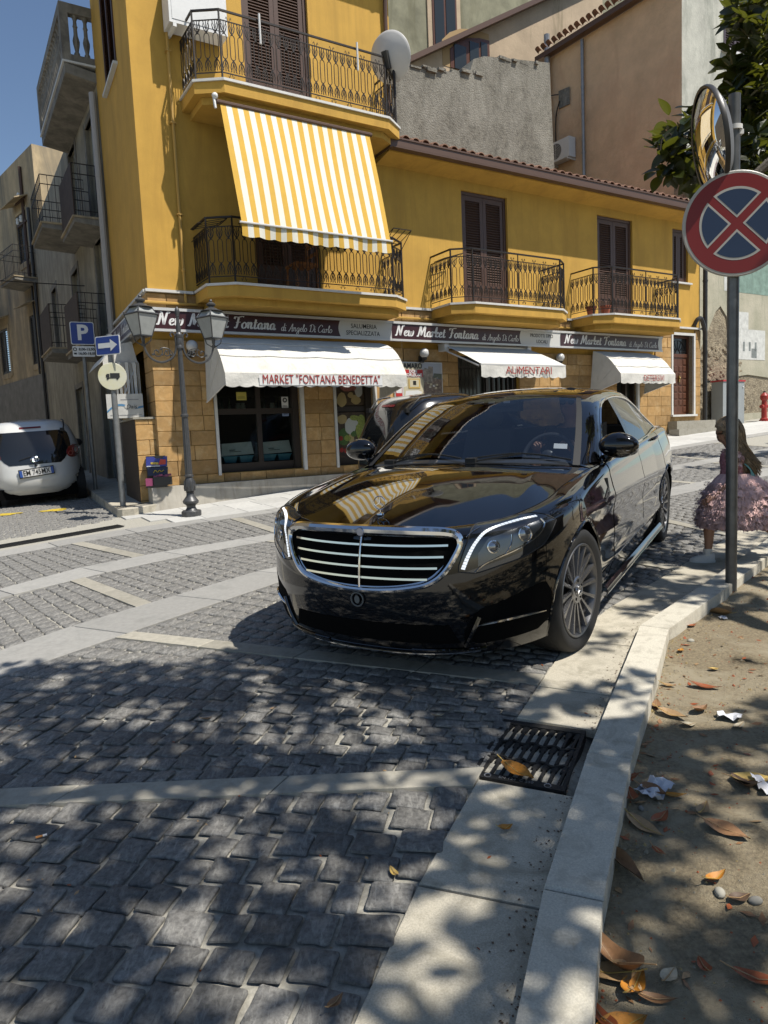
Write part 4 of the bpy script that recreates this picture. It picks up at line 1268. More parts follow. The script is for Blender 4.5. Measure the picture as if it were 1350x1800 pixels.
for k in range(220):
    x, z = rnd.uniform(.05, 2.6), rnd.uniform(1.3, 3.6)
    s = rnd.uniform(.03, .09)
    if x < .3 and z > 2.4: continue
    mb.sphere((x, .03, z), s, 6, 4, (1.2, .5, .8))
mb.build('rubble_stones', m_stone, mur, kind='stuff')
m_mw = M('mural_white', (.60, .60, .56), .9, var=.2, vscale=8, space='Object'); m_md = M('mural_shade', (.20, .22, .21), .9, var=.3, vscale=8, space='Object'); m_mg = M('mural_green', (.20, .29, .24), .9, var=.3, vscale=5, space='Object')
mb = MB(); y = -.004
def rect(m, x0, x1, z0, z1):
    mb.mat = m; mb.add([(x0, y, z0), (x1, y, z0), (x1, y, z1), (x0, y, z1)], [(0, 1, 2, 3)])
rect(2, 2.1, 3.6, 4.9, 6.0); rect(0, 1.5, 2.2, 4.9, 5.6); y = -.006
rect(0, 1.85, 3.4, 3.15, 3.95); rect(0, 2.0, 2.6, 3.95, 4.4)
y = -.008
for x in (2.05, 2.35, 2.62, 2.9): rect(1, x, x+.09, 3.35+.05*(x-2), 3.62)
rect(1, 1.95, 2.12, 4.0, 4.3); rect(1, 2.75, 3.0, 3.2, 3.45)
mb.build('painted_town', [m_mw, m_md, m_mg], mur, smooth=False)
# ---------------------------------------------------------------- signs, awnings, lamps and street furniture
GL_ = {
 'N': ([[(0,.05),(.08,0),(.14,.12),(.2,.8)], [(.16,.85),(.24,.85),(.48,.02)], [(.48,.02),(.58,.8),(.68,.92),(.76,.84)]], .80),
 'e': ([[(.02,.2),(.2,.26),(.26,.38),(.17,.46),(.06,.34),(.06,.12),(.18,0),(.34,.1)]], .35),
 'w': ([[(0,.42),(.08,.44),(.08,.1),(.16,.0),(.26,.12),(.29,.42)], [(.29,.42),(.28,.1),(.36,0),(.47,.12),(.5,.4),(.45,.46),(.56,.38)]], .6),
 'M': ([[(0,.06),(.08,0),(.14,.12),(.24,.85)], [(.22,.85),(.30,.84),(.40,.1)], [(.40,.1),(.64,.86)], [(.62,.86),(.70,.85),(.72,.1),(.80,0),(.9,.08)]], .92),
 'a': ([[(.3,.38),(.2,.46),(.06,.32),(.06,.1),(.14,0),(.26,.1),(.32,.42)], [(.32,.42),(.31,.08),(.36,0),(.46,.1)]], .45),
 'r': ([[(0,.36),(.08,.46),(.11,.38),(.1,0)], [(.1,.26),(.2,.44),(.3,.44),(.31,.36)]], .34),
 'k': ([[(0,.3),(.12,.9),(.1,0)], [(.1,.22),(.26,.44),(.3,.36),(.14,.22),(.26,.02),(.4,.08)]], .41),
 't': ([[(.14,.72),(.1,.1),(.18,0),(.3,.1)], [(0,.46),(.28,.48)]], .31),
 'F': ([[(.1,.05),(.2,0),(.28,.15),(.34,.8)], [(.05,.68),(.1,.84),(.3,.82),(.6,.9),(.7,.86)], [(.18,.42),(.5,.46)]], .62),
 'o': ([[(.18,.46),(.04,.3),(.06,.08),(.18,0),(.32,.14),(.3,.36),(.18,.46)]], .38),
 'n': ([[(0,.36),(.08,.46),(.1,.38),(.09,0)], [(.09,.26),(.22,.46),(.3,.4),(.29,.08),(.36,0),(.44,.1)]], .46),
 'd': ([[(.3,.38),(.2,.46),(.06,.32),(.06,.1),(.14,0),(.26,.1),(.32,.42)], [(.38,.9),(.31,.08),(.36,0),(.46,.1)]], .45),
 'i': ([[(0,.36),(.07,.44),(.06,.06),(.12,0),(.2,.1)], [(.08,.62),(.11,.68)]], .21),
 'A': ([[(0,.03),(.1,0),(.3,.5),(.46,.88),(.47,0),(.56,.06)], [(.18,.34),(.5,.36)]], .58),
 'g': ([[(.3,.38),(.2,.46),(.06,.32),(.06,.1),(.14,0),(.26,.1),(.32,.42)], [(.32,.44),(.3,-.2),(.18,-.34),(.04,-.24),(.2,-.05),(.44,.1)]], .43),
 'l': ([[(0,.2),(.16,.7),(.12,.9),(.06,.7),(.07,.1),(.14,0),(.22,.1)]], .22),
 'D': ([[(.2,.85),(.16,.05)], [(.02,.7),(.2,.9),(.5,.86),(.62,.5),(.46,.08),(.16,.03),(.05,.1)]], .68),
 'C': ([[(.55,.7),(.5,.88),(.3,.9),(.08,.6),(.06,.2),(.24,0),(.44,.08),(.54,.22)]], .56),
}
def script_text(txt, x0, x1, zb, h, wmin, wmax, y, shear=.22):
    """brush-script lettering as flat ribbons, fitted between x0 and x1"""
    tot = sum(.28 if c == ' ' else GL_[c][1] for c in txt)
    sx = (x1-x0)/(tot+.15)
    mb = MB(); x = 0
    for c in txt:
        if c == ' ': x += .28; continue
        for st in GL_[c][0]:
            P = catmull([(p[0], p[1], 0) for p in st], 5)
            Q = [Vector((x0+(x+p.x)*sx+p.y*h*shear, 0, zb+p.y*h)) for p in P]
            vs = []
            for i, q in enumerate(Q):
                t = (Q[min(i+1, len(Q)-1)]-Q[max(i-1, 0)])
                if t.length < 1e-9: t = Vector((1, 0, 0))
                t.normalize()
                w = (wmin+(wmax-wmin)*abs(t.z)**1.4)*h
                nn = Vector((-t.z, 0, t.x))
                vs += [(q.x+nn.x*w/2, y, q.z+nn.z*w/2), (q.x-nn.x*w/2, y, q.z-nn.z*w/2)]
            mb.add(vs, [(2*i, 2*i+1, 2*i+3, 2*i+2) for i in range(len(Q)-1)])
        x += GL_[c][1]
    return mb
m_burg = M('burgundy_panel', (.050, .018, .020), .28, var=.1, vscale=3)
m_spanel = M('white_panel', (.62, .61, .57), .35)
m_letter = M('sign_letter_white', (.78, .77, .74), .5)
m_blackp = M('black_print', (.02, .02, .02), .5)
m_redp = M('red_print', (.36, .035, .025), .6)
def sign_board(lab, u0, u1, segs, texts):
    s = fthing('shop_sign', lab, 'shop sign', u0, .05, 3.165, 'shop sign boards above the ground floor')
    L = u1-u0; h = .315; y = -.20
    mb = MB()
    mb.box(0, L, y+.004, -.02, 0.01, h-.01)
    mb.build('sign_box', m_al, s, smooth=False)
    f = MB(); f.box(0, L, y-.018, y+.01, h-.028, h+.012); f.box(0, L, y-.018, y+.01, -.012, .024)
    f.build('frame', m_al, s, smooth=False)
    for a, b, m, sw in segs:
        a, b = a-u0, b-u0
        z0, z1 = .026, h-.03
        if sw:       # the white panel bulges into the dark one with a curved edge
            e0 = [(a+.035*math.sin(PI*i/8)*-1, z0+(z1-z0)*i/8) for i in range(9)]
            e1 = [(b-.05+.05*i/8*1.0, z0+(z1-z0)*i/8) for i in range(9)]
            P = [(x, y-.004, z) for x, z in e0]+[(x, y-.004, z) for x, z in reversed(e1)]
            MB().add(P, [tuple(range(len(P)))[::-1]]).build('white_panel', m, s, smooth=False)
        else:
            MB().add([(a, y, z0), (b, y, z0), (b, y, z1), (a, y, z1)], [(0, 1, 2, 3)]).build('dark_panel', m, s, smooth=False)
    for t in texts:
        if t[0] == 's': script_text(t[1], t[2]-u0, t[3]-u0, t[4], t[5], t[6], t[7], y-.003).build('lettering', m_letter, s, smooth=False)
        else: text('lettering', t[1], t[4], m_blackp, s, ((t[2]+t[3])/2-u0, y-.006, t[5]), squeeze=t[6], bold=.0005)
    return s
sign_board('long shop sign board above the largest white awning, ending in a pale panel reading salumeria', -.02, 4.085,
    [(0, 3.1, m_burg, 0), (3.06, 4.10, m_spanel, 1)],
    [('s', 'New Market Fontana', .02, 1.92, .085, .20, .05, .17), ('s', 'di Angelo Di Carlo', 1.98, 2.92, .075, .13, .04, .09),
     ('t', 'SALUMERIA', 3.2, 3.84, .105, .205, .95), ('t', 'SPECIALIZZATA', 3.14, 3.86, .105, .09, .90)])
sign_board('shop sign board between the balconies, ending in a pale panel reading prodotti tipici', 4.09, 8.195,
    [(4.09, 7.15, m_burg, 0), (7.11, 8.20, m_spanel, 1)],
    [('s', 'New Market Fontana', 4.15, 6.06, .085, .20, .05, .17), ('s', 'di Angelo Di Carlo', 6.12, 7.06, .075, .13, .04, .09),
     ('t', 'PRODOTTI TIPICI', 7.28, 8.06, .095, .205, .85), ('t', 'LOCALI', 7.5, 7.85, .095, .09, .95)])
sign_board('rightmost shop sign board, wholly dark, above the last white awning', 8.2, 11.45,
    [(8.2, 11.36, m_burg, 0), (11.33, 11.45, m_spanel, 1)],
    [('s', 'New Market Fontana', 8.30, 10.24, .085, .20, .05, .17), ('s', 'di Angelo Di Carlo', 10.3, 11.28, .075, .13, .04, .09)])
# the board that turns the corner into the alley
q0 = LF(.05, .06); ls = thing('shop_sign', 'shop sign board on the shaded alley side of the corner', 'shop sign', (q0.x, q0.y, 3.165), PI/2-R(-28.5)+PI)
ls['group'] = 'shop sign boards above the ground floor'
MB().box(-2.3, 0, -.20, 0, 0, .31).build('sign_box', m_al, ls, smooth=False)
MB().add([(-2.26, -.204, .03), (-.04, -.204, .03), (-.04, -.204, .28), (-2.26, -.204, .28)], [(0, 1, 2, 3)]).build('dark_panel', m_burg, ls, smooth=False)
script_text('New Market Fontana', -2.15, -.15, .085, .18, .05, .17, -.208).build('lettering', m_letter, ls, smooth=False)

# awnings
m_canv = M('white_canvas', (.68, .655, .59), .85, var=.07, vscale=5, bmp=.5, bscale=7, bdist=.03, stain=(.50, .46, .36), sscale=(4, 4, 1.6), spos=(.55, .78))
m_barw = M('awning_bar', (.66, .65, .62), .4)
def awning(lab, u0, u1, prof, val, letters, lx, sides=True, tsize=.2, sq=.75, ripple=.012, banner=True):
    a = fthing('awning', lab, 'awning', u0, 0, prof[0][1], 'white canvas awnings of the shop')
    W = u1-u0; z0 = prof[0][1]
    P = catmull([(0, -v, z-z0) for v, z in prof], 5)
    nU = 40
    mb = MB()
    for i in range(nU+1):
        x = W*i/nU
        for k, p in enumerate(P):
            sag = -.020*math.sin(PI*((i/nU*4) % 1))*math.sin(PI*k/(len(P)-1)) if sides else 0
            mb.v.append((x, p.y+rnd.uniform(-.002, .002), p.z+sag))
    m = len(P)
    mb.f = [(i*m+k, (i+1)*m+k, (i+1)*m+k+1, i*m+k+1) for i in range(nU) for k in range(m-1)]
    mb.mi = [0]*len(mb.f)
    mb.build('canvas', m_canv, a, ang=60)
    if sides:
        for k in (int(m*.36), int(m*.68)):
            MB().tube([Vector(mb.v[i*m+k])+Vector((0, -.004, .004)) for i in range(nU+1)], .0075, 5).build('hoop_seam', m_canv, a)
    vf, zf = prof[-1]
    nV = 120
    mb = MB(); ns = max(5, round(W/.21))
    for i in range(nV+1):
        x = W*i/nV
        zb = zf-z0-val-.022*abs(math.sin(PI*ns*i/nV))
        for k in range(4):
            t = k/3
            mb.v.append((x, -vf-ripple*math.sin(x*9+k)*t-.004, (zf-z0)*(1-t)+zb*t))
    mb.f = [(i*4+k, i*4+k+1, (i+1)*4+k+1, (i+1)*4+k) for i in range(nV) for k in range(3)]; mb.mi = [0]*len(mb.f)
    vl = mb.build('valance', m_canv, a, ang=60)
    if letters:
        if banner:
            MB().add([(lx[0]-u0-.05, -vf-ripple-.008, zf-z0-.03), (lx[1]-u0+.05, -vf-ripple-.008, zf-z0-.03), (lx[1]-u0+.05, -vf-ripple-.008, zf-z0-val+.005), (lx[0]-u0-.05, -vf-ripple-.008, zf-z0-val+.005)], [(3, 2, 1, 0)]).build('lettered_strip', M('banner_white', (.76, .75, .72), .7), a, smooth=False, recalc=False)
        me = text_mesh(letters, tsize, sq, 0, 0, .001)
        xs_ = [v.co.x for v in me.vertices]; k = (lx[1]-lx[0])/(max(xs_)-min(xs_))
        for v in me.vertices: v.co.x *= k
        me.materials.clear(); me.materials.append(m_redp)
        link('lettering', me, a, ((lx[0]+lx[1])/2-u0, -vf-ripple-.016, zf-z0-val*.52), (PI/2, 0, 0))
    if sides:
        for x, s in ((0, 1), (W, -1)):
            mb = MB()
            tip = (x, -.10, zf-z0-.36)
            pts = [(x+.0, p.y, p.z) for p in P]+[(x, -vf, zf-z0-val*.8)]
            mb.add(pts+[tip], [(i, i+1, len(pts)) for i in range(len(pts)-1)])
            mb.build('side_canvas', m_canv, a, smooth=False)
            MB().tube([tip, (x, -vf+.02, zf-z0-val*.85)], .014, 6).build('arm', m_barw, a)
            for j in range(1, 3):
                k = P[int(len(P)*j/3)]
                MB().tube([tip, (x+s*-.004, k.y, k.z)], .005, 4).build('seam', m_canv, a)
    else:
        mb = MB()
        for x in (.0, W):
            mb.tube([(x, -.14, -.06), (x, -vf+.05, zf-z0-.03)], .016, 6)
            mb.box(x-.05, x+.05, -.22, -.02, -.08, .06)
        mb.tube([(0, -.12, .02), (W, -.12, .02)], .045, 8)
        mb.tube([(0, -vf+.01, zf-z0-.008), (W, -vf+.01, zf-z0-.008)], .02, 6)
        mb.build('folding_arms', m_barw, a)
    return a
awning('widest white canvas awning, with red words market fontana benedetta on its scalloped edge', .74, 3.86, [(.20, 3.11), (.50, 3.02), (.72, 2.88), (.86, 2.72), (1.0, 2.49)], .185, 'MARKET "FONTANA BENEDETTA"', (1.30, 3.32), tsize=.19, sq=.7)
awning('flat white awning held by folding arms, with the red word alimentari', 5.30, 7.36, [(.20, 3.10), (.7, 2.90), (1.18, 2.68)], .22, 'ALIMENTARI', (5.86, 6.98), sides=False, tsize=.19, sq=.9, banner=False)
awning('small hooded white awning furthest right, with the red word detersivi', 9.22, 11.0, [(.20, 3.12), (.5, 3.0), (.68, 2.86), (.80, 2.72), (.92, 2.58)], .19, 'DETERSIVI', (9.92, 10.58), tsize=.17, sq=.65, banner=False)
# shaded awning on the alley side, seen end-on
q0 = LF(.50, .02); la = thing('awning', 'white canvas awning folded down on the shaded alley side', 'awning', (q0.x, q0.y, 3.10), PI/2-R(-28.5)+PI, 'white canvas awnings of the shop')
P = catmull([(0, -.18, 0), (0, -.45, -.08), (0, -.62, -.3)], 5)
mb = MB()
for i in range(13):
    for p in P: mb.v.append((-1.9*i/12, p.y, p.z))
m = len(P); mb.f = [(i*m+k, (i+1)*m+k, (i+1)*m+k+1, i*m+k+1) for i in range(12) for k in range(m-1)]; mb.mi = [0]*len(mb.f)
mb.build('canvas', m_canv, la)
mb = MB(); mb.add([(p.x+.004, p.y, p.z) for p in P]+[(.004, -.62, -.52), (.004, -.12, -.30)], [tuple(range(len(P)+2))]); mb.build('side_canvas', m_canv, la, smooth=False)
mb = MB()
for k in range(7):      # the hanging folds at the near end
    y = -.10-.055*k
    mb.add([(.02+.03*(k % 2), y, -.32), (.02-.03*(k % 2)+.03, y-.05, -.32), (.02, y-.03, -1.15+.06*k), (.02+.02*(k % 2), y, -1.2+.05*k)], [(0, 1, 2, 3)])
mb.build('hanging_folds', m_canv, la, smooth=False)
text('lettering', 'PESCE', .16, m_redp, la, (.012, -.40, -.40), (PI/2, 0, PI/2), squeeze=.6)
MB().tube([(.02, -.12, -.3), (.03, -.5, -1.15)], .012, 6).build('arm', m_barw, la)

# the yellow striped sun blind under the upper balcony
sb = fthing('sun_blind', 'yellow and white striped sun blind hanging under the top balcony', 'sun blind', 1.0, 0, 6.30)
m_sy = M('blind_yellow', (.60, .36, .05), .85, var=.05, vscale=6, bmp=.2, bscale=300, bdist=.001)
m_sw = M('blind_cream', (.70, .68, .58), .85, var=.05, vscale=6, bmp=.2, bscale=300, bdist=.001)
W, NSt = 2.46, 29
mb = MB(); nz = 14
for i in range(NSt*2+1):
    a = i/(NSt*2)
    for k in range(nz+1):
        t = k/nz
        v = .80+.62*t+.03*math.sin(PI*t)*math.sin(a*7)+.01*math.sin(a*23)*t
        mb.v.append((W*a*(1-.02*t)-.03*t, -v, -.02-1.80*t))
for i in range(NSt*2):
    for k in range(nz):
        mb.f.append((i*(nz+1)+k, i*(nz+1)+k+1, (i+1)*(nz+1)+k+1, (i+1)*(nz+1)+k)); mb.mi.append((i//2) % 2)
mb.build('canvas', [m_sy, m_sw], sb, ang=60)
mb = MB(); n = NSt*4
for i in range(n+1):
    a = i/n
    for k in range(3):
        t = k/2
        mb.v.append((W*a*.98-.03, -1.42-.02*math.sin(a*21)*t, -1.83-.17*t-(.02*abs(math.sin(PI*10*a)) if k == 2 else 0)))
for i in range(n):
    for k in range(2):
        mb.f.append((i*3+k, i*3+k+1, (i+1)*3+k+1, (i+1)*3+k)); mb.mi.append((i//4) % 2)
mb.build('valance', [m_sy, m_sw], sb, ang=60)
MB().tube([(-.06, -1.43, -1.825), (W-.05, -1.43, -1.825)], .016, 6).build('bottom_bar', m_barw, sb)
mb = MB(); mb.tube([(-.06, -.80, -.01), (W+.04, -.80, -.01)], .032, 8); mb.build('roller', m_gut, sb)
mb = MB(); mb.tube([(-.07, -.8, .08), (-.09, -.82, .02), (-.08, -.83, -.12)], .02, 6); mb.sphere((-.075, -.82, .05), .045, 8, 6); mb.build('crank', m_white, sb)

# globe lamps on the wall
m_globe = M('opal_globe', (.60, .59, .56), .18)
for u, l in ((.55, 'round opal wall lamp behind the street lamp at the corner'), (4.83, 'round opal wall lamp above the poster board'), (8.28, 'round opal wall lamp between the flat awning and the last awning')):
    t = fthing('wall_lamp', l, 'wall lamp', u, .03, 2.95, 'globe lamps on the shop wall')
    MB().sphere((0, -.13, .02), .088, 16, 10).build('globe', m_globe, t)
    mb = MB(); mb.box(-.045, .045, -.05, 0, -.14, -.02); mb.lathe([(.035, 0), (.05, .03), (.04, .05), (.03, .05)], 10, (0, -.13, -.10)); mb.tube([(0, -.03, -.1), (0, -.13, -.1)], .012, 6)
    mb.build('bracket', m_blk, t, smooth=False)
# poster board
pb_ = fthing('poster_board', 'liqueur poster board with a photo of a town, beside the shop window', 'poster', 4.22, .035, 2.18)
MB().box(0, 1.08, -.02, .0, 0, .64).build('board', m_spanel, pb_, smooth=False)
mb = MB(); y = -.023
def pq(mi, *P): mb.mat = mi; mb.add([(x, y, z) for x, z in P], [tuple(range(len(P)))])
m_list = [M('poster_cream', (.58, .52, .36), .5), M('poster_red', (.50, .03, .03), .5), M('poster_gold', (.55, .38, .12), .5), m_blackp,
          M('poster_sky', (.42, .44, .46), .5), M('poster_stone', (.30, .26, .21), .5, var=.6, vscale=16), M('poster_roof', (.20, .15, .12), .5, var=.6, vscale=22), M('poster_green', (.12, .14, .11), .5), m_white]
pq(0, (.20, .02), (.62, .02), (.66, .3), (.60, .62), (.20, .62)); pq(4, (.61, .33), (1.06, .33), (1.06, .62), (.60, .62)); pq(6, (.62, .02), (1.06, .02), (1.06, .36), (.66, .36))
y = -.026
pq(1, (.20, .37), (.63, .37), (.63, .50), (.20, .50)); pq(5, (.64, .28), (.86, .26), (.86, .56), (.76, .57), (.75, .52), (.68, .54), (.64, .5)); pq(7, (.86, .36), (1.06, .34), (1.06, .43), (.88, .44)); pq(8, (.22, .03), (.56, .03), (.60, .10), (.5, .13), (.24, .12))
for k in range(16):
    a, b = rnd.uniform(.68, 1.0), rnd.uniform(.14, .34); pq(rnd.choice((5, 8, 5, 0)), (a, b), (a+.05, b), (a+.05, b+.035), (a, b+.035))
y = -.029
pq(2, (.30, .16), (.56, .16), (.56, .34), (.30, .34)); pq(1, (.02, .02), (.16, .02), (.16, .2), (.13, .26), (.05, .26), (.02, .2))
y = -.031
pq(0, (.33, .19), (.53, .19), (.53, .32), (.33, .32)); pq(3, (.40, .22), (.47, .22), (.47, .30), (.40, .30)); pq(8, (.03, .08), (.15, .08), (.15, .19), (.03, .19))
mb.build('print', m_list, pb_, smooth=False)
text('lettering', 'AMARO', .13, m_blackp, pb_, (.41, -.030, .565), squeeze=.9, bold=.003)
text('lettering', 'DON', .075, m_white, pb_, (.41, -.032, .468), squeeze=1, bold=.003); text('lettering', 'CORLEONE', .075, m_white, pb_, (.41, -.032, .403), squeeze=1, bold=.003)

# produce posters in the second window, boxes and bottles in the first
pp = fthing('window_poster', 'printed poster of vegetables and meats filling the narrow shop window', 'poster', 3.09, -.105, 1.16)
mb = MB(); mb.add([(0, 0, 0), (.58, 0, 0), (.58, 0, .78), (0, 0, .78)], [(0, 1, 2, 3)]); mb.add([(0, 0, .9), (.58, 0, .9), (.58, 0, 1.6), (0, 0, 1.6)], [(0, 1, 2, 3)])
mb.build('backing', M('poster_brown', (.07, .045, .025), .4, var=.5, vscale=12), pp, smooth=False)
pal = [M('print_red', (.30, .03, .02), .4), M('print_leaf', (.07, .13, .03), .4, var=.4, vscale=40), M('print_lime', (.26, .30, .06), .4, var=.4, vscale=40), M('print_white', (.50, .50, .44), .4), M('print_ham', (.36, .13, .10), .4, var=.5, vscale=30), M('print_cheese', (.42, .32, .14), .4), M('print_rim', (.03, .02, .015), .5)]
mb = MB()
def blob(mi, x, z, rx, rz, d):
    n = 12; a0 = rnd.uniform(0, 6)
    P = [(x+rx*(1+.1*math.sin(3*t+a0))*math.cos(t), -.001-d*.0004, z+rz*(1+.1*math.cos(2*t+a0))*math.sin(t)) for t in [2*PI*i/n for i in range(n)]]
    mb.mat = mi; mb.add(P, [tuple(range(n))])
d = 0
for spec in ([(6, .29, .06, .26, .07)]+[(0, .08+.075*i+rnd.uniform(-.01, .01), .10+rnd.uniform(-.02, .05), .042, .042) for i in range(7)]+[(3, .2, .1, .03, .028), (3, .4, .11, .03, .028)]+
             [(5, .28, .30, .05, .17), (1, .12, .27, .09, .06), (1, .34, .22, .07, .05), (1, .5, .24, .08, .08), (2, .48, .48, .10, .22), (2, .50, .62, .07, .13), (1, .13, .42, .10, .08), (2, .20, .33, .07, .05),
              (3, .26, .52, .11, .13), (3, .30, .60, .12, .08), (5, .11, .66, .10, .085), (1, .33, .40, .06, .05), (0, .07, .33, .04, .04), (2, .36, .68, .10, .05)]+
             [(5, .12, 1.0, .1, .12), (5, .40, 1.0, .10, .08), (4, .25, 1.24, .16, .10), (0, .26, 1.26, .09, .05), (4, .12, 1.36, .10, .08), (3, .47, 1.16, .08, .12), (3, .40, 1.36, .08, .06), (1, .2, 1.46, .12, .06), (0, .42, 1.47, .07, .05), (5, .30, 1.08, .06, .05), (4, .36, 1.22, .06, .06)]):
    d += 1; blob(*spec, d)
mb.build('print', pal, pp, smooth=False)
m_carton = M('white_carton', (.58, .57, .53), .7, var=.08, vscale=12)
m_bluec = M('blue_plastic', (.10, .28, .36), .4)
for k, (u, l) in enumerate(((1.02, 'white carton on blue crates in the left half of the shop window'), (1.70, 'white carton on blue crates in the right half of the shop window'))):
    t = fthing('carton', l, 'box', u, -.22, 1.28, 'white cartons in the shop window')
    mb = MB(); mb.prism([(0, 0, 0), (.56, 0, .02), (.53, .02, .22), (.03, .02, .20)], (0, .28, 0)); mb.build('box', m_carton, t, smooth=False, recalc=True)
    mb = MB(); mb.box(.14, .24, -.004, -.001, .09, .10); mb.box(.14, .34, -.004, -.001, .065, .072); mb.build('print', m_blackp, t, smooth=False)
    for j in (0, 1):
        c = fthing('crate', ('left' if j == 0 else 'right')+' blue plastic tub under the '+('left' if k == 0 else 'right')+' white carton in the shop window', 'crate', u+.03+j*.27, -.20, 1.17, 'blue tubs in the shop window')
        MB().add([(.03, .02, 0), (.21, .02, 0), (.21, .24, 0), (.03, .24, 0), (0, 0, .105), (.24, 0, .105), (.24, .26, .105), (0, .26, .105)], [(3, 2, 1, 0), (0, 1, 5, 4), (1, 2, 6, 5), (2, 3, 7, 6), (3, 0, 4, 7)]).build('tub', m_bluec, c, smooth=False)
        MB().box(-.008, .248, -.008, .008, .092, .104).build('rim', m_bluec, c, smooth=False)
bt = MB().lathe([(.03, 0), (.032, .01), (.032, .13), (.012, .18), (.012, .23), (.015, .23), (.015, .245), (0, .245)], 10).mesh('bottle', M('dark_bottle', (.02, .035, .015), .15))
jr = MB().lathe([(.04, 0), (.042, .01), (.042, .10), (.03, .115), (.035, .12), (.035, .135), (0, .135)], 10).mesh('jar', M('pale_jar', (.45, .44, .38), .4))
for k, u in enumerate((1.06, 1.13, 1.24, 1.40, 1.47, 1.79, 1.84, 2.0, 2.06, 2.13)):
    j = k in (3, 4, 7)
    o = link('jar' if j else 'bottle', jr if j else bt, None, F(u, -.30-.03*(k % 2), 2.0), None, ('left pale jar of the pair on the window shelf', 'right pale jar of the pair on the window shelf', 'lone pale jar on the right half of the window shelf')[(3, 4, 7).index(k)] if j else ('first', 'second', 'third', '', '', 'fourth', 'fifth', '', 'sixth', 'seventh')[k]+' dark bottle from the left on the shop window shelf', 'jar' if j else 'bottle', 'jars on the window shelf' if j else 'bottles on the window shelf')
for (u, z, w, h, m, l) in ((1.30, 2.17, .17, .13, M('yellow_note', (.55, .48, .10), .6), 'yellow notice stuck on the shop window'), (2.08, 2.02, .12, .20, m_white, 'white sticker with a round badge on the shop window'), (2.08, 1.90, .12, .09, M('blue_sticker', (.22, .28, .42), .5), 'small blue sticker on the shop window below the white one')):
    t = fthing('sticker', l, 'sticker', u, -.118, z)
    MB().box(0, w, -.004, 0, 0, h).build('paper', m, t, smooth=False)
    mb = MB()
    if h > .15: mb.lathe([(.02, 0), (.042, 0)], 14, (w/2, -.006, h-.055), 'y')
    mb.box(.02, w-.02, -.006, -.0045, .03, .037); mb.box(.02, w-.03, -.006, -.0045, .05, .056)
    mb.build('print', m_blackp, t, smooth=False)

# ---- double street lamp
m_lamp = M('grey_lamp_paint', (.082, .082, .082), .42, .35, var=.2, vscale=30, bmp=.2, bscale=60, bdist=.003)
m_lglass = M('frosted_lamp_glass', (.36, .37, .35), .30, var=.12, vscale=10)
lx, ly = -2.66, 9.72
lp = thing('street_lamp', 'grey double-headed street lamp in front of the corner shop', 'street lamp', (lx, ly, g(lx, ly)), FROT)
mb = MB()
mb.lathe([(.0, -.05), (.14, -.05), (.14, .075), (.125, .09), (0, .09)], 8)
mb.lathe([(.085, .09), (.06, .13), (.065, .16), (.105, .19), (.108, .22), (.085, .25), (.055, .29), (.05, .33), (.065, .34)], 18)
mb.build('base', m_lamp, lp)
mb = MB(); mb.lathe([(.045, .33), (.064, .37), (.074, .43), (.064, .50), (.048, .545)], 18)
for k in range(9):
    th = 2*PI*k/9
    mb.tube([((.064+.004*j)*math.cos(th+.12*j), (.064+.004*j)*math.sin(th+.12*j), .36+.05*j) for j in range(3)], [.014, .016, .005], 5)
    mb.tube([((.07)*math.cos(th+.3+.05*j), (.07)*math.sin(th+.3+.05*j), .42+.04*j) for j in range(3)], [.012, .013, .004], 5)
mb.build('acanthus', m_lamp, lp)
mb = MB(); mb.lathe([(.052, .545), (.062, .555), (.062, .575), (.050, .585)], 16)
n = 20
def flute(z0, z1, r0, r1):
    prof = []
    for j in range(2):
        z, r = (z0, r0) if j == 0 else (z1, r1)
        prof.append([(((r*(1.0 if i % 2 else .86)))*math.cos(2*PI*i/n), (r*(1.0 if i % 2 else .86))*math.sin(2*PI*i/n), z) for i in range(n)])
    mb.add(prof[0]+prof[1], [(i, (i+1) % n, n+(i+1) % n, n+i) for i in range(n)])
flute(.585, 1.37, .050, .042)
mb.lathe([(.04, 1.36), (.054, 1.375), (.054, 1.40), (.04, 1.41)], 16)
flute(1.41, 2.28, .040, .031)
mb.lathe([(.033, 2.27), (.048, 2.29), (.048, 2.31), (.042, 2.33), (.05, 2.36), (.042, 2.42), (.05, 2.44), (.05, 2.47), (.03, 2.50), (.034, 2.56), (.022, 2.64), (.02, 2.70), (.026, 2.71), (.024, 2.73), (.034, 2.76), (.03, 2.80), (.012, 2.835), (0, 2.84)], 14)
mb.build('shaft', m_lamp, lp, ang=25)
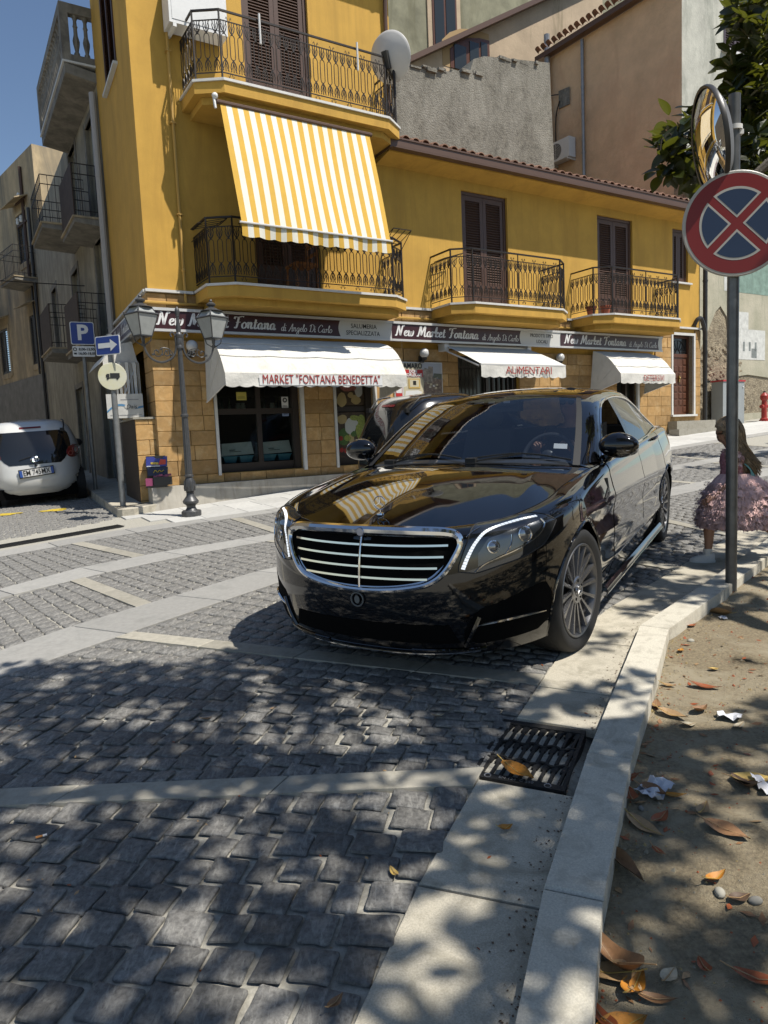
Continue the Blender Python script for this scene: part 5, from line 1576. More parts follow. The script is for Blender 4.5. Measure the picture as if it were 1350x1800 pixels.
def lantern():
    s = []
    a = []
    c = MB()        # metal frame
    def ring(r, z): return [Vector((r*math.cos(PI/4+PI/2*i), r*math.sin(PI/4+PI/2*i), z)) for i in range(4)]
    b, t = ring(.150, .10), ring(.265, .44)
    for i in range(4):
        c.tube([b[i], t[i]], .010, 4); c.tube([b[i], b[(i+1) % 4]], .012, 4); c.tube([t[i], t[(i+1) % 4]], .011, 4)
    e0, e1 = ring(.290, .445), ring(.275, .462)
    r1, r2 = ring(.235, .470), ring(.170, .555)
    c.add(e0+e1, [(i, (i+1) % 4, 4+(i+1) % 4, 4+i) for i in range(4)]+[(3, 2, 1, 0), (4, 5, 6, 7)])
    for i in range(4):
        c.tube([r1[i], r2[i]], .012, 4); c.tube([r2[i], r2[(i+1) % 4]], .012, 4)
        c.sphere(e1[i]+Vector((0, 0, .015)), .012, 6, 4)
    c.lathe([(.19, .552), (.19, .562), (.12, .585), (.085, .61), (.05, .625), (.05, .645), (.075, .655), (.08, .68), (.05, .705), (.022, .72), (.03, .735), (.022, .755), (0, .765)], 14)
    c.lathe([(.0, .085), (.15, .085), (.15, .10), (0, .10)], 4, a0=PI/4, a1=2*PI+PI/4)
    for i in range(4):
        th = PI/4+PI/2*i
        c.tube(catmull([(.13*math.cos(th), .13*math.sin(th), .09), (.12*math.cos(th), .12*math.sin(th), .02), (.05*math.cos(th), .05*math.sin(th), -.03), (.02*math.cos(th), .02*math.sin(th), -.05)], 4), .009, 5)
    c.lathe([(0, -.07), (.03, -.06), (.035, -.03), (.02, .0), (.028, .03), (.028, .085)], 10)
    p = MB()
    for i in range(4):
        p.add([b[i]*.985, b[(i+1) % 4]*.985, t[(i+1) % 4]*.985, t[i]*.985], [(0, 1, 2, 3)])
        p.add([r1[i], r1[(i+1) % 4], r2[(i+1) % 4], r2[i]], [(0, 1, 2, 3)])
    return c.mesh('lantern', m_lamp, ang=30), p.mesh('glass', m_lglass, smooth=False)
LM, LG = lantern()
for s in (-1, 1):
    mb = MB()
    mb.tube(catmull([(s*.04, 0, 2.44), (s*.085, 0, 2.50), (s*.115, 0, 2.47), (s*.10, 0, 2.44)], 5), [.012]*15+[.016], 6)
    mb.tube(catmull([(s*.05, 0, 2.44), (s*.05, 0, 2.28), (s*.11, 0, 2.16), (s*.24, 0, 2.10), (s*.36, 0, 2.13), (s*.44, 0, 2.22), (s*.47, 0, 2.33)], 6), .015, 6)
    for c0, r0 in (((s*.30, 2.23), .075), ((s*.18, 2.22), .05)):     # scrollwork
        mb.tube([(c0[0]+s*r0*(1-k/22)*math.cos(k*.42+2.2), 0, c0[1]+r0*(1-k/22)*math.sin(k*.42+2.2)) for k in range(20)], .007, 5)
    mb.tube(catmull([(s*.09, 0, 2.2), (s*.14, 0, 2.27), (s*.22, 0, 2.29), (s*.27, 0, 2.26)], 5), .007, 5)
    for k in range(5):
        mb.sphere((s*(.12+.06*k), 0, 2.2+.05*(k % 2)), .016, 6, 4, (1.2, .6, .9))
    mb.build('arm', m_lamp, lp)
    h = link('lantern', LM, lp, (s*.475, 0, 2.355), (0, 0, R(22))); h.scale = (.80, .80, .80)
    link('glass', LG, h)

# ---- signs on poles
m_pole = M('galvanised_pole', (.21, .215, .21), .5, .4, var=.2, vscale=10)
m_blue = M('road_sign_blue', (.015, .045, .24), .35)
m_sw_ = M('road_sign_white', (.70, .70, .68), .4)
m_sback = M('sign_back', (.30, .30, .30), .6)
def facing(nx, ny): return math.atan2(ny, nx)+PI/2           # rotation so that local -y points along (nx, ny)
px_, py_ = -5.30, 13.02
t = thing('parking_sign', 'blue parking sign with a small timetable plate on a grey pole in the alley', 'road sign', (px_, py_, g(px_, py_)+.1), facing(.42, -.9))
MB().tube([(0, 0, 0), (0, 0, 3.04)], .035, 10).build('pole', m_pole, t)
def plate(name, w, h, z, m, par, rim=None, y=-.05, r=.03):
    P = []
    for cx, cz, a0 in ((w/2-r, h/2-r, 0), (-w/2+r, h/2-r, 90), (-w/2+r, -h/2+r, 180), (w/2-r, -h/2+r, 270)):
        for i in range(5): P.append((cx+r*math.cos(R(a0+22.5*i)), y, z+cz+r*math.sin(R(a0+22.5*i))))
    return MB().prism(P, (0, .012, 0)).build(name, m, par, smooth=False, recalc=True)
plate('rim', .40, .40, 2.84, m_sw_, t); plate('panel', .376, .376, 2.84, m_blue, t, y=-.054)
text('lettering', 'P', .37, m_sw_, t, (0, -.057, 2.84), bold=.012)
plate('timetable', .37, .185, 2.52, m_sw_, t, r=.02)
text('lettering', '8,00-13,00', .062, m_blackp, t, (.05, -.0535, 2.555), bold=.002); text('lettering', '16,00-18,00', .062, m_blackp, t, (.05, -.0535, 2.48), bold=.002)
mb = MB(); mb.lathe([(.02, 0), (.034, 0)], 10, (-.145, -.053, 2.555), 'y'); mb.box(-.165, -.12, -.054, -.052, 2.465, 2.495); mb.build('pictogram', m_blackp, t, smooth=False)

px_, py_ = -3.83, 10.35
t = thing('direction_sign', 'white one-way arrow on blue above a faded round lorry sign, on a grey pole', 'road sign', (px_, py_, g(px_, py_)+.12), facing(.33, -.944))
MB().tube([(0, 0, 0), (0, 0, 2.48)], .042, 12).build('pole', m_pole, t)
b = link('arrow_plate', None, t, (0, 0, 2.32), (0, 0, R(-38)))
plate('rim', .42, .27, 0, m_sw_, b, r=.025); plate('panel', .395, .245, 0, m_blue, b, y=-.054, r=.02)
MB().add([(x, -.057, z) for x, z in ((-.16, -.035), (.05, -.035), (.05, -.085), (.17, 0), (.05, .085), (.05, .035), (-.16, .035))], [tuple(range(7))]).build('arrow', m_sw_, b, smooth=False)
m_fade = M('faded_sign_face', (.62, .62, .56), .45, space='Object', col2=(.60, .56, .30), vscale=3)
MB().lathe([(0, -.062), (.19, -.062), (.195, -.058), (.195, -.05), (0, -.05)], 36, (0, 0, 1.88), 'y').build('disc', m_fade, t, smooth=False)
mb = MB()
mb.box(-.03, .10, -.067, -.063, 1.865, 1.925)
mb.prism([(-.085, -.067, 1.865), (-.04, -.067, 1.865), (-.04, -.067, 1.915), (-.072, -.067, 1.915), (-.088, -.067, 1.895)], (0, .003, 0)); mb.box(-.07, .09, -.067, -.063, 1.852, 1.863)
for x in (-.065, .065): mb.lathe([(0, 0), (.016, 0)], 10, (x, -.0675, 1.846), 'y')
mb.build('lorry', m_blackp, t, smooth=False)

# no-stopping sign and convex mirror near the girl
px_, py_ = 2.45, 4.94
t = thing('no_stopping_sign', 'large round red and blue no-stopping sign on a grey pole beside the kerb', 'road sign', (px_, py_, g(px_, py_)+.03), facing(-.16, -.987))
MB().tube([(0, 0, -.05), (0, 0, 3.32)], .038, 16).build('pole', M('grey_sign_pole', (.15, .15, .145), .4, .5, var=.25, vscale=9), t)
SZ, SR = 2.475, .338
m_sred = M('road_sign_red', (.19, .010, .007), .35); m_sblue = M('road_sign_dark_blue', (.016, .032, .075), .35); m_sedge = M('sign_reflective_edge', (.42, .40, .36), .4)
MB().lathe([(0, -.066), (SR, -.066), (SR+.006, -.062), (SR+.006, -.05), (SR-.01, -.045), (0, -.045)], 64, (0, 0, SZ), 'y').build('disc', m_sedge, t, smooth=False)
MB().disc((0, -.0675, SZ), SR-.014, 64).build('red_face', m_sred, t, smooth=False)
def sector(k, r, gap, y):
    """one quarter of the disc between the two diagonal bars"""
    a = math.asin(gap/r); P = []
    base = PI/2*k
    c = gap*math.sqrt(2)
    P.append((c*math.cos(base), y, SZ+c*math.sin(base)))
    for i in range(13):
        th = base-PI/4+a+(PI/2-2*a)*i/12
        P.append((r*math.cos(th), y, SZ+r*math.sin(th)))
    return P
for k in range(4):
    P = sector(k, .238, .026, -.0685); MB().add(P, [tuple(range(len(P)))]).build('white_edge', m_sedge, t, smooth=False)
    P = sector(k, .222, .039, -.0695); MB().add(P, [tuple(range(len(P)))]).build('blue_sector', m_sblue, t, smooth=False)
mb = MB(); mb.box(-.06, .06, -.048, -.03, SZ-.13, SZ-.09); mb.box(-.06, .06, -.048, -.03, SZ+.09, SZ+.13); mb.build('clamp', m_pole, t, smooth=False)
t = thing('convex_mirror', 'round convex traffic mirror on the pole above the no-stopping sign', 'traffic mirror', (px_, py_, g(px_, py_)+2.95), 0)
mdir = Vector((-.945, .17, -.175)).normalized()
q = mdir.to_track_quat('-Y', 'Z')
h = link('mirror_head', None, t, Vector((-.085, .17, .165))); h.rotation_euler = q.to_euler()
m_mir = M('mirror_face', (.80, .80, .80), .012, 1.0)
rr = .345; sag = .075; RR = (rr*rr+sag*sag)/(2*sag)
MB().lathe([(rr*k/16, -(math.sqrt(RR*RR-(rr*k/16)**2)-(RR-sag))) for k in range(17)], 56, axis='y').build('mirror', m_mir, h, ang=80)
MB().lathe([(rr-.004, -.012), (rr+.014, -.016), (rr+.018, .0), (rr+.012, .018), (rr-.03, .03)], 56, axis='y').build('rim', m_blk, h)
MB().lathe([(rr+.005, .02), (rr*.85, .06), (rr*.5, .10), (.06, .115), (0, .115)], 40, axis='y').build('shell', M('mirror_grey_back', (.16, .16, .16), .5), h)
mb = MB(); mb.tube([(0, 0, .17), (0, 0, .20)], .052, 12); mb.tube([(0, 0, .18), (-.06, .08, .14)], .02, 6); mb.box(-.05, .05, -.03, .03, .14, .17); mb.build('clamp', m_white, t)
MB().tube([(-.055, .02, .10), (-.055, .02, -.16)], .028, 8).build('orange_bracket', M('mirror_orange', (.40, .08, .03), .5), t)

# ---- cabinet, hydrant
t = fthing('utility_cabinet', 'grey metal utility cabinet with a red top in front of the mural wall', 'cabinet', 14.55, -.15, 1.36)
mb = MB(); mb.box(-.38, .55, -.16, .16, -.1, 1.16); mb.build('cabinet_body', M('cabinet_grey', (.30, .32, .32), .5, var=.06, vscale=4), t, smooth=False)
MB().box(-.40, .57, -.18, .18, 1.16, 1.20).build('lid', M('cabinet_red', (.42, .03, .04), .5), t, smooth=False)
mb = MB(); mb.box(.075, .085, -.164, -.1605, .05, 1.1); mb.build('seam', m_blackp, t, smooth=False); MB().sphere((.48, -.168, 1.02), .02, 8, 6).build('lock', m_white, t)
t = fthing('fire_hydrant', 'red standing fire hydrant at the far end of the pavement', 'hydrant', 15.69, .2, 1.46)
mb = MB(); mb.lathe([(0, -.02), (.12, -.02), (.12, .05), (.10, .05), (.10, .08), (.07, .10), (.062, .55), (.085, .57), (.10, .6), (.10, .68), (.07, .72), (.03, .76), (0, .76)], 14); mb.build('body', M('hydrant_red', (.34, .03, .02), .45, var=.15, vscale=14), t)
mb = MB()
for s in (-1, 1): mb.lathe([(0, 0), (.05, 0), (.05, s*.08), (0, s*.08)], 10, (s*.06, 0, .40), 'x')
mb.build('outlet', M('hydrant_red', (.34, .03, .02)), t); MB().lathe([(.03, .76), (.03, .80), (0, .80)], 6).build('spindle', m_blk, t)

# ---- fittings on the houses
t = fthing('satellite_dish', 'white satellite dish fixed to the end of the top balcony', 'satellite dish', 3.98, .80, 7.45)
dd = Vector((.86, .40, .32)).normalized()
h = link('dish_head', None, t, (-.12, 0, .10)); h.scale = (.80, .80, .80); h.rotation_euler = dd.to_track_quat('-Y', 'Z').to_euler()
m_dish = M('dish_paint', (.58, .56, .53), .5, var=.05, vscale=4)
prof = [(.46*k/12, -.14*(k/12)**2) for k in range(13)]
MB().lathe(prof+[(.468, -.142), (.462, -.128)]+[(r_, z_+.012) for r_, z_ in prof[::-1][1:]], 40, axis='y').build('dish', m_dish, h, ang=50)
mb = MB(); mb.box(-.06, .06, .015, .10, -.22, .10); mb.tube([(0, .06, -.18), (0, -.12, -.44)], .025, 6); mb.build('mount', m_blk, h, smooth=False)
mb = MB(); mb.tube([(0, -.10, -.42), (0, -.62, -.22)], .014, 6); mb.build('feed_arm', m_white, h); mb = MB(); mb.cbox((0, -.64, -.18), (.06, .10, .07)); mb.sphere((0, -.60, -.14), .035); mb.build('receiver', m_white, h)
MB().tube([(0, 0, -.5), (0, 0, .15)], .025, 8).build('mast', m_iron2, t)
def ac_unit(lab, loc, rz, w=.80, h=.56, d=.28, fan=True):
    t = thing('air_conditioner', lab, 'air conditioner', loc, rz)
    MB().box(0, w, -d, 0, 0, h).build('case', m_white, t, smooth=False)
    if not fan:
        mb = MB(); mb.box(.04, w-.04, -d-.006, -d-.001, .05, h-.05); mb.build('front_panel', m_white, t, smooth=False)
        MB().box(.05, .10, -d, .1, -.05, -.002).build('bracket', m_white, t, smooth=False)
        return t
    mb = MB()
    for k in range(1, 7): mb.lathe([(.036*k-.004, 0), (.036*k+.004, 0)], 24, (w*.36, -d-.004, h/2), 'y')
    for k in range(8): mb.box(w*.36-.003, w*.36+.003, -d-.005, -d-.003, h/2-.22, h/2+.22) if k == 0 else None
    mb.build('fan_grille', m_white, t, smooth=False)
    MB().disc((w*.36, -d-.002, h/2), .225, 28).build('fan_opening', m_blk, t, smooth=False)
    mb = MB(); mb.box(.05, .09, -d, .1, -.05, -.002); mb.box(w-.09, w-.05, -d, .1, -.05, -.002); mb.build('bracket', m_white, t, smooth=False)
    return t
ac_unit('white air conditioner box hanging left of the top balcony', F(.50, .05, 7.46), FROT, .86, .60, .30, False)
p = Vector((P1.x+OL.x*4.18-math.cos(AO)*.06, P1.y+OL.y*4.18+math.sin(AO)*.06, 9.40))
ac_unit('dirty white air conditioner on the orange side wall', p, math.atan2(-OL.y, -OL.x))

# ---- the corner: tiled counter, carton, sweets rack
q = LF(.06, .30)
t = thing('tiled_counter', 'low tile-clad counter with a dark wooden side, standing at the alley corner', 'counter', (q.x, q.y, .6), PI/2-R(-28.5)+PI)
# local x = -up the alley, -y = out
MB().box(-1.3, -.012, -.02, .30, -.3, 1.30).build('body', M('dark_planks', (.045, .032, .022), .7, var=.4, vscale=22), t, smooth=False)
k = 0; z = -.15
mt = thing('front_cladding', None, None); mt.parent = t; mt.rotation_euler = (0, 0, PI/2)
while z < 1.28:
    for a, b in (((-.02, .30),) if k % 2 else ((-.02, .17), (.17, .30))):
        MB().bevbox(a+.003, b-.003, -.012, .010, z+.004, min(z+COURSE, 1.30)-.004, .004).build('stone_tile', m_tile, mt, smooth=False)
    z += COURSE; k += 1
MB().box(-1.34, .03, -.05, .31, 1.30, 1.33).build('top', m_beige, t, smooth=False)
q = LF(.30, .34)
t = thing('carton', 'large white carton with a blue wave standing on the tiled counter', 'box', (q.x, q.y, 1.935), R(18))
MB().box(-.32, .20, 0, .30, 0, .36).build('box', m_carton, t, smooth=False)
P = catmull([(-.32, -.003, .08), (-.22, -.003, .16), (-.10, -.003, .18), (.05, -.003, .13), (.20, -.003, .15)], 5)
mb = MB(); mb.add([(p.x, p.y, p.z) for p in P]+[(p.x, p.y, p.z+.03) for p in P], [(i, i+1, len(P)+i+1, len(P)+i) for i in range(len(P)-1)]); mb.build('blue_wave', M('carton_blue', (.09, .24, .42), .6), t, smooth=False)
MB().add([(.03+.10*math.cos(2*PI*i/20), -.005, .17+.042*math.sin(2*PI*i/20)) for i in range(20)], [tuple(range(20))]).build('oval', m_carton, t, smooth=False)
text('lettering', 'Dais', .085, m_blackp, t, (.03, -.008, .165), shear=.2)
mb = MB(); mb.box(-.12, .14, -.003, -.001, .27, .278); mb.box(-.28, .17, -.003, -.001, .04, .045); mb.build('print', M('print_grey', (.2, .2, .22), .6), t, smooth=False)
q = F(-.10, .16)
t = thing('sweets_rack', 'small tiered rack of colourful sweets boxes on a step at the corner', 'display rack', (q.x, q.y, .885), R(14))
cols = [('sweets_blue', (.04, .05, .26)), ('sweets_navy', (.02, .025, .06)), ('sweets_pink', (.30, .06, .14)), ('sweets_red', (.5, .05, .03)), ('sweets_yellow', (.55, .40, .05)), ('sweets_white', (.6, .6, .6))]
CM = [M(n, c, .4) for n, c in cols]
mb = MB(); mb.box(-.17, .13, -.10, .16, .0, .03); mb.box(-.16, .12, .10, .16, .03, .46); mb.build('frame', m_blk, t, smooth=False)
b = MB().prism([(-.16, .04, .30), (.14, .04, .30), (.15, .05, .45), (.10, .05, .45), (.08, .05, .42), (-.02, .05, .42), (-.05, .05, .45), (-.15, .05, .45)], (0, .05, 0)).build('top_box', CM[0], t, smooth=False, recalc=True)
mb = MB(); mb.mat = 1; mb.prism([(.02, .036, .33), (.12, .036, .33), (.13, .036, .40), (.05, .036, .41)], (0, .003, 0)); mb.mat = 0
mb.prism([(-.09, .036, .34), (.02, .036, .33), (.02, .036, .365), (-.09, .036, .37)], (0, .003, 0)); mb.mat = 2; mb.box(-.15, .04, .034, .039, .303, .318); mb.build('print', [CM[4], CM[3], CM[5]], b, smooth=False)
b = MB().prism([(-.14, .0, .17), (.14, .0, .17), (.15, .02, .29), (-.14, .02, .29)], (0, .07, 0)).build('middle_box', CM[1], t, smooth=False, recalc=True)
mb = MB(); mb.tube(catmull([(-.06, -.003, .21), (-.03, .002, .25), (.0, .0, .22), (.03, .001, .245), (.06, .0, .225), (.09, .003, .25)], 4), .007, 4); mb.build('print', CM[4], b, smooth=False)
b = MB(); b.box(-.06, .20, -.12, .04, .03, .15); b.build('lower_tray', m_blk, t, smooth=False)
mb = MB()
for i in range(6): mb.cbox((-.03+.04*i, -.06+.03*(i % 2), .155+.01*(i % 3)), (.05, .08, .03))
mb.cbox((-.12, -.06, .08), (.10, .10, .11)); mb.build('sweets', CM[2], t, smooth=False)

# ---- balcony things
def wire_rack(lab, u, v, z, w=.35, d=.45, rz=0):
    t = thing('drying_rack', lab, 'drying rack', F(u, v, z), FROT+rz, 'wire drying racks on the balconies')
    mb = MB()
    for a in (0, .12, .24, w): mb.tube([(a, 0, 0), (a, -d, .12)], .006, 4)
    mb.tube([(0, 0, 0), (w, 0, 0)], .008, 4); mb.tube([(0, -d, .12), (w, -d, .12)], .008, 4); mb.tube([(0, 0, -.18), (0, -d, .12)], .006, 4); mb.tube([(w, 0, -.18), (w, -d, .12)], .006, 4); mb.tube([(0, 0, -.18), (w, 0, -.18)], .006, 4)
    mb.build('wire_frame', m_iron2, t)
wire_rack('wire drying rack on the left end of the balcony under the striped blind', .66, .50, 4.68, rz=PI/2)
wire_rack('wire drying rack on the left end of the balcony between sign and wing', 5.16, .46, 4.62, rz=PI/2, d=.4)
wire_rack('wire drying rack at the right end of the balcony under the striped blind', 3.75, .55, 4.72, d=.4)
t = fthing('chair', 'orange wooden chair on the balcony under the striped blind', 'chair', 2.35, .38, 3.80)
m_orw = M('orange_wood', (.30, .12, .035), .5, var=.2, vscale=20)
MB().box(-.2, .2, -.2, .2, .43, .46).build('seat', m_orw, t, smooth=False)
for x in (-.18, .18):
    for y in (-.18, .18): MB().bar((x, y, 0), (x, y, .43), .035).build('leg', m_orw, t, smooth=False)
mb = MB(); mb.bar((.18, -.18, .46), (.20, -.2, .95), .035); mb.bar((.18, .18, .46), (.20, .2, .95), .035)
for z in (.6, .75, .9): mb.box(.18, .20, -.18, .18, z, z+.05)
mb.build('backrest', m_orw, t, smooth=False)
m_pot = M('terracotta_pot', (.38, .10, .05), .7)
for u, v, l in ((8.93, .42, 'left terracotta flower pot on the far balcony, against its end railing'), (9.16, .60, 'right terracotta flower pot on the far balcony, near its front')):
    t = fthing('flower_pot', l, 'flower pot', u, v, 3.80, 'terracotta pots on the far balcony')
    MB().lathe([(0, 0), (.07, 0), (.10, .16), (.115, .16), (.115, .19), (.095, .19), (.09, .16)], 14).build('pot', m_pot, t)
    MB().lathe([(0, .165), (.09, .165)], 12).build('earth', m_soil, t)
for u in (1.65, 3.27):
    o = MB().tube([(0, 0, -.38), (0, 0, .03)], .016, 8).build('blind_rod', m_barw, None)
    o.parent = tall; o.location = (u, -.86, 7.57)
t = thing('overhead_cable', 'thin cable strung across the alley between the houses', 'cable', (-9, 10, 4))
MB().tube([(-1.2, 1.5, 1.0), (1.0, 4.0, .88), (3.2, 6.5, 1.12)], .012, 4).build('wire', m_blk, t)
# ---------------------------------------------------------------- black saloon: body surface
# car axes: x forward, y to the car's left, z up; origin on the ground under the front axle
ZS_X = [-4.40, -4.15, -3.6, -2.6, -1.6, -.75, -.2, .15, .42, .60, .72, .80]
ZS_Z = [1.00, 1.045, 1.075, 1.04, 1.01, .985, .945, .905, .865, .83, .815, .805]
W_Z = [.10, .17, .30, .45, .60, .74, .85, .95, 1.02, 1.10]
W_W = [.84, .875, .918, .938, .949, .946, .932, .905, .88, .85]
XF_Z = [.10, .17, .25, .36, .50, .62, .72, .81, .95]
XF_X = [.76, .81, .845, .86, .856, .842, .822, .79, .74]
XR_Z = [.15, .3, .5, .8, 1.05]
XR_X = [-4.28, -4.34, -4.37, -4.35, -4.27]
PEX = 2.35
def body_pt(s, k):
    """s: 0 front centre -> 1 rear centre along the left side; k: 0 sill -> 1 shoulder"""
    # plan position
    if s < .34:
        phi = PI/2*(1-s/.34); ph = 0
    elif s < .84: ph = 1; phi = 0
    else: ph = 2; phi = PI/2*(s-.84)/.16
    xq = cspl(.60, XF_Z, XF_X)
    x_n = (0+.845*math.sin(phi)**(2/PEX)) if ph == 0 else (-3.45*(s-.34)/.50 if ph == 1 else -3.45-.92*math.sin(phi)**(2/2.6))
    zs = cspl(x_n, ZS_X, ZS_Z)
    z0 = .205 if ph == 1 else (.205-.045*math.sin(phi) if ph == 0 else .205+.05*math.sin(phi))
    if ph == 0:
        a = .045+.085*math.cos(phi)**.6
    elif ph == 1: a = interp(x_n, [-3.45, -2.6, -.9, -.55, 0], [.09, .04, .035, .09, .13])
    else: a = .09
    b = .075
    if k < .8: z = z0+(zs-b-z0)*k/.8; th = 0
    else: th = (k-.8)/.2*PI/2; z = zs-b+b*math.sin(th)
    ins = a*(1-math.cos(th))
    Wz = cspl(z if th == 0 else zs-b, W_Z, W_W)
    # dropping line: a soft crease that sinks towards the rear
    if ph == 1:
        zc = .80+.10*x_n/3.4
        Wz += .010*math.exp(-((z-zc)/.045)**2)-.012*math.exp(-((z-(zc-.13))/.075)**2)
        zl = .36+.02*(-x_n)
        Wz += .014*math.exp(-((z-zl)/.05)**2)*min(1, max(0, (-x_n-.3)/.5))
        if x_n < -2.6: Wz += .012*math.sin(PI*min(1, (-x_n-2.6)/.85))*math.exp(-((z-.72)/.2)**2)
    if ph == 0:
        Xf = cspl(z if th == 0 else zs-b, XF_Z, XF_X)
        x = Xf*math.sin(phi)**(2/PEX); y = Wz*math.cos(phi)**(2/PEX)
        x -= ins*math.sin(phi)**.7; y -= ins*math.cos(phi)**.5
        y = max(y, 0)
    elif ph == 1: x = x_n; y = Wz-ins
    else:
        Xr = cspl(z, XR_Z, XR_X)
        x = -3.45+(Xr+3.45)*math.sin(phi)**(2/2.6); y = Wz*math.cos(phi)**(2/2.6)
        x += ins*math.sin(phi); y -= ins*math.cos(phi)**.5; y = max(y, 0)
    return x, y, z
def s_of_x(x): return .34+.50*(-x)/3.45
# ---------------------------------------------------------------- black saloon: assembly
def car_matrix(tx, ty, yaw):
    e = .5
    b = (g(tx+e, ty)-g(tx-e, ty))/(2*e); c = (g(tx, ty+e)-g(tx, ty-e))/(2*e)
    n = Vector((-b, -c, 1)).normalized()
    X = Vector((math.cos(yaw), math.sin(yaw), 0)); X = (X-n*X.dot(n)).normalized(); Y = n.cross(X)
    return Matrix(((X.x, Y.x, n.x, tx), (X.y, Y.y, n.y, ty), (X.z, Y.z, n.z, g(tx, ty)), (0, 0, 0, 1)))
m_paint = M('black_car_paint', (.0025, .0025, .003), .05, 0, spec=.25, coat=1.0, bmp=.012, bscale=2.5, dusty=.07)
m_chrome = M('chrome', (.72, .72, .72), .07, 1.0)
m_trim = M('black_gloss_trim', (.006, .006, .006), .10)
m_rub = M('rubber', (.012, .012, .012), .75, bmp=.2, bscale=80)
m_matte = M('black_plastic', (.010, .010, .010), .6)
m_void = M('car_shadow_lining', (.003, .003, .003), .95, spec=.1)
m_wsc = M_glass('windscreen_glass', (.75, .80, .85), .85, 1.72, gloss=.95)
m_sglass = M_glass('tinted_side_glass', (.5, .55, .6), .18, 1.6)
m_lampg = M('headlamp_lens', (.022, .023, .024), .04, spec=.6, coat=1.0)
m_led = _nodes('led_strip')[0]
m_led.node_tree.nodes['Principled BSDF'].inputs['Base Color'].default_value = (.85, .87, .9, 1)
m_led.node_tree.nodes['Principled BSDF'].inputs['Emission Color'].default_value = (.93, .97, 1, 1)
m_led.node_tree.nodes['Principled BSDF'].inputs['Emission Strength'].default_value = .75
car = thing('black_saloon', 'glossy black saloon car with chrome grille, parked by the kerb facing the camera', 'car')
CM_ = car_matrix(.29, 4.365, -2.085)
car.matrix_world = CM_

def sn(s):
    if s < .34: ph = PI/2*(1-s/.34); return Vector((math.sin(ph)**.9, max(.02, math.cos(ph))**.8, 0)).normalized()
    if s < .84: return Vector((0, 1, 0))
    ph = PI/2*(s-.84)/.16; return Vector((-math.sin(ph), max(.02, math.cos(ph)), 0)).normalized()
def surf(s, k, off=0.0, side=1):
    p = Vector(body_pt(s, k)); n = sn(s)
    if k > .8: th = (k-.8)/.2*PI/2; n = (n*math.cos(th)+Vector((0, 0, math.sin(th)))).normalized()
    p += n*off
    return Vector((p.x, p.y*side, p.z))
NS_, NK_ = 340, 46
SS = [i/NS_ for i in range(NS_+1)]
KK = [(j/(NK_)) for j in range(NK_+1)]
grid_ = [[list(body_pt(s, k)) for k in KK] for s in SS]
ARR = .392; ARC = ((0.0, .352), (-3.165, .352))
inside = [[any((p[0]-a)**2+(p[2]-c)**2 < ARR**2 for a, c in ARC) and p[1] > .5 for p in row] for row in grid_]
orig = [[tuple(p) for p in row] for row in grid_]
for i in range(NS_+1):
    for j in range(NK_+1):
        if inside[i][j]:
            nb = [(i+a, j+b) for a in (-1, 0, 1) for b in (-1, 0, 1) if 0 <= i+a <= NS_ and 0 <= j+b <= NK_]
            if any(not inside[a][b] for a, b in nb):
                p = grid_[i][j]
                a, c = min(ARC, key=lambda q: (p[0]-q[0])**2)
                d = math.hypot(p[0]-a, p[2]-c) or 1e-6
                f = ARR/d; p[0] = a+(p[0]-a)*f; p[2] = c+(p[2]-c)*f
secs = [('front_bumper', 0, .235), ('fender', .235, s_of_x(-.80)), ('front_door', s_of_x(-.80), s_of_x(-1.93)), ('rear_door', s_of_x(-1.93), s_of_x(-3.0)), ('rear_quarter', s_of_x(-3.0), 1.01)]
for nm, a, b in secs:
    for side in ((1, -1) if nm != 'front_bumper' else (0,)):
        mb = MB()
        for sd in ((1, -1) if side == 0 else (side,)):
            o = len(mb.v)
            i0 = next(i for i, s in enumerate(SS) if s >= a-1e-6); i1 = max(i for i, s in enumerate(SS) if s <= b+.5/NS_)
            for i in range(i0, i1+1):
                for j in range(NK_+1):
                    p = grid_[i][j]; mb.v.append((p[0], p[1]*sd, p[2]))
            m = NK_+1
            for i in range(i1-i0):
                for j in range(NK_):
                    if all(inside[i0+i+c][j+d] for c, d in ((0, 0), (1, 0), (1, 1), (0, 1))): continue
                    f = (o+i*m+j, o+(i+1)*m+j, o+(i+1)*m+j+1, o+i*m+j+1)
                    mb.f.append(f[::-1] if sd == -1 else f); mb.mi.append(0)
        mb.build(nm, m_paint, car, ang=50, weld=.0004)
# gaps between the panels
for side in (1, -1):
    for x in (-.80, -1.93, -3.0):
        MB().tube([surf(s_of_x(x), k, -.0012, side) for k in [i/20 for i in range(1, 21)]], .0032, 4).build('panel_gap', m_void, car)
    MB().tube([surf(.235, k, -.001, side) for k in [i/20 for i in range(6, 17)]], .0025, 4).build('panel_gap', m_void, car)
    MB().tube([surf(s, 1.0, -.002, side) for s in [.14+(s_of_x(-.62)-.14)*i/24 for i in range(25)]], .0042, 4).build('panel_gap', m_void, car)
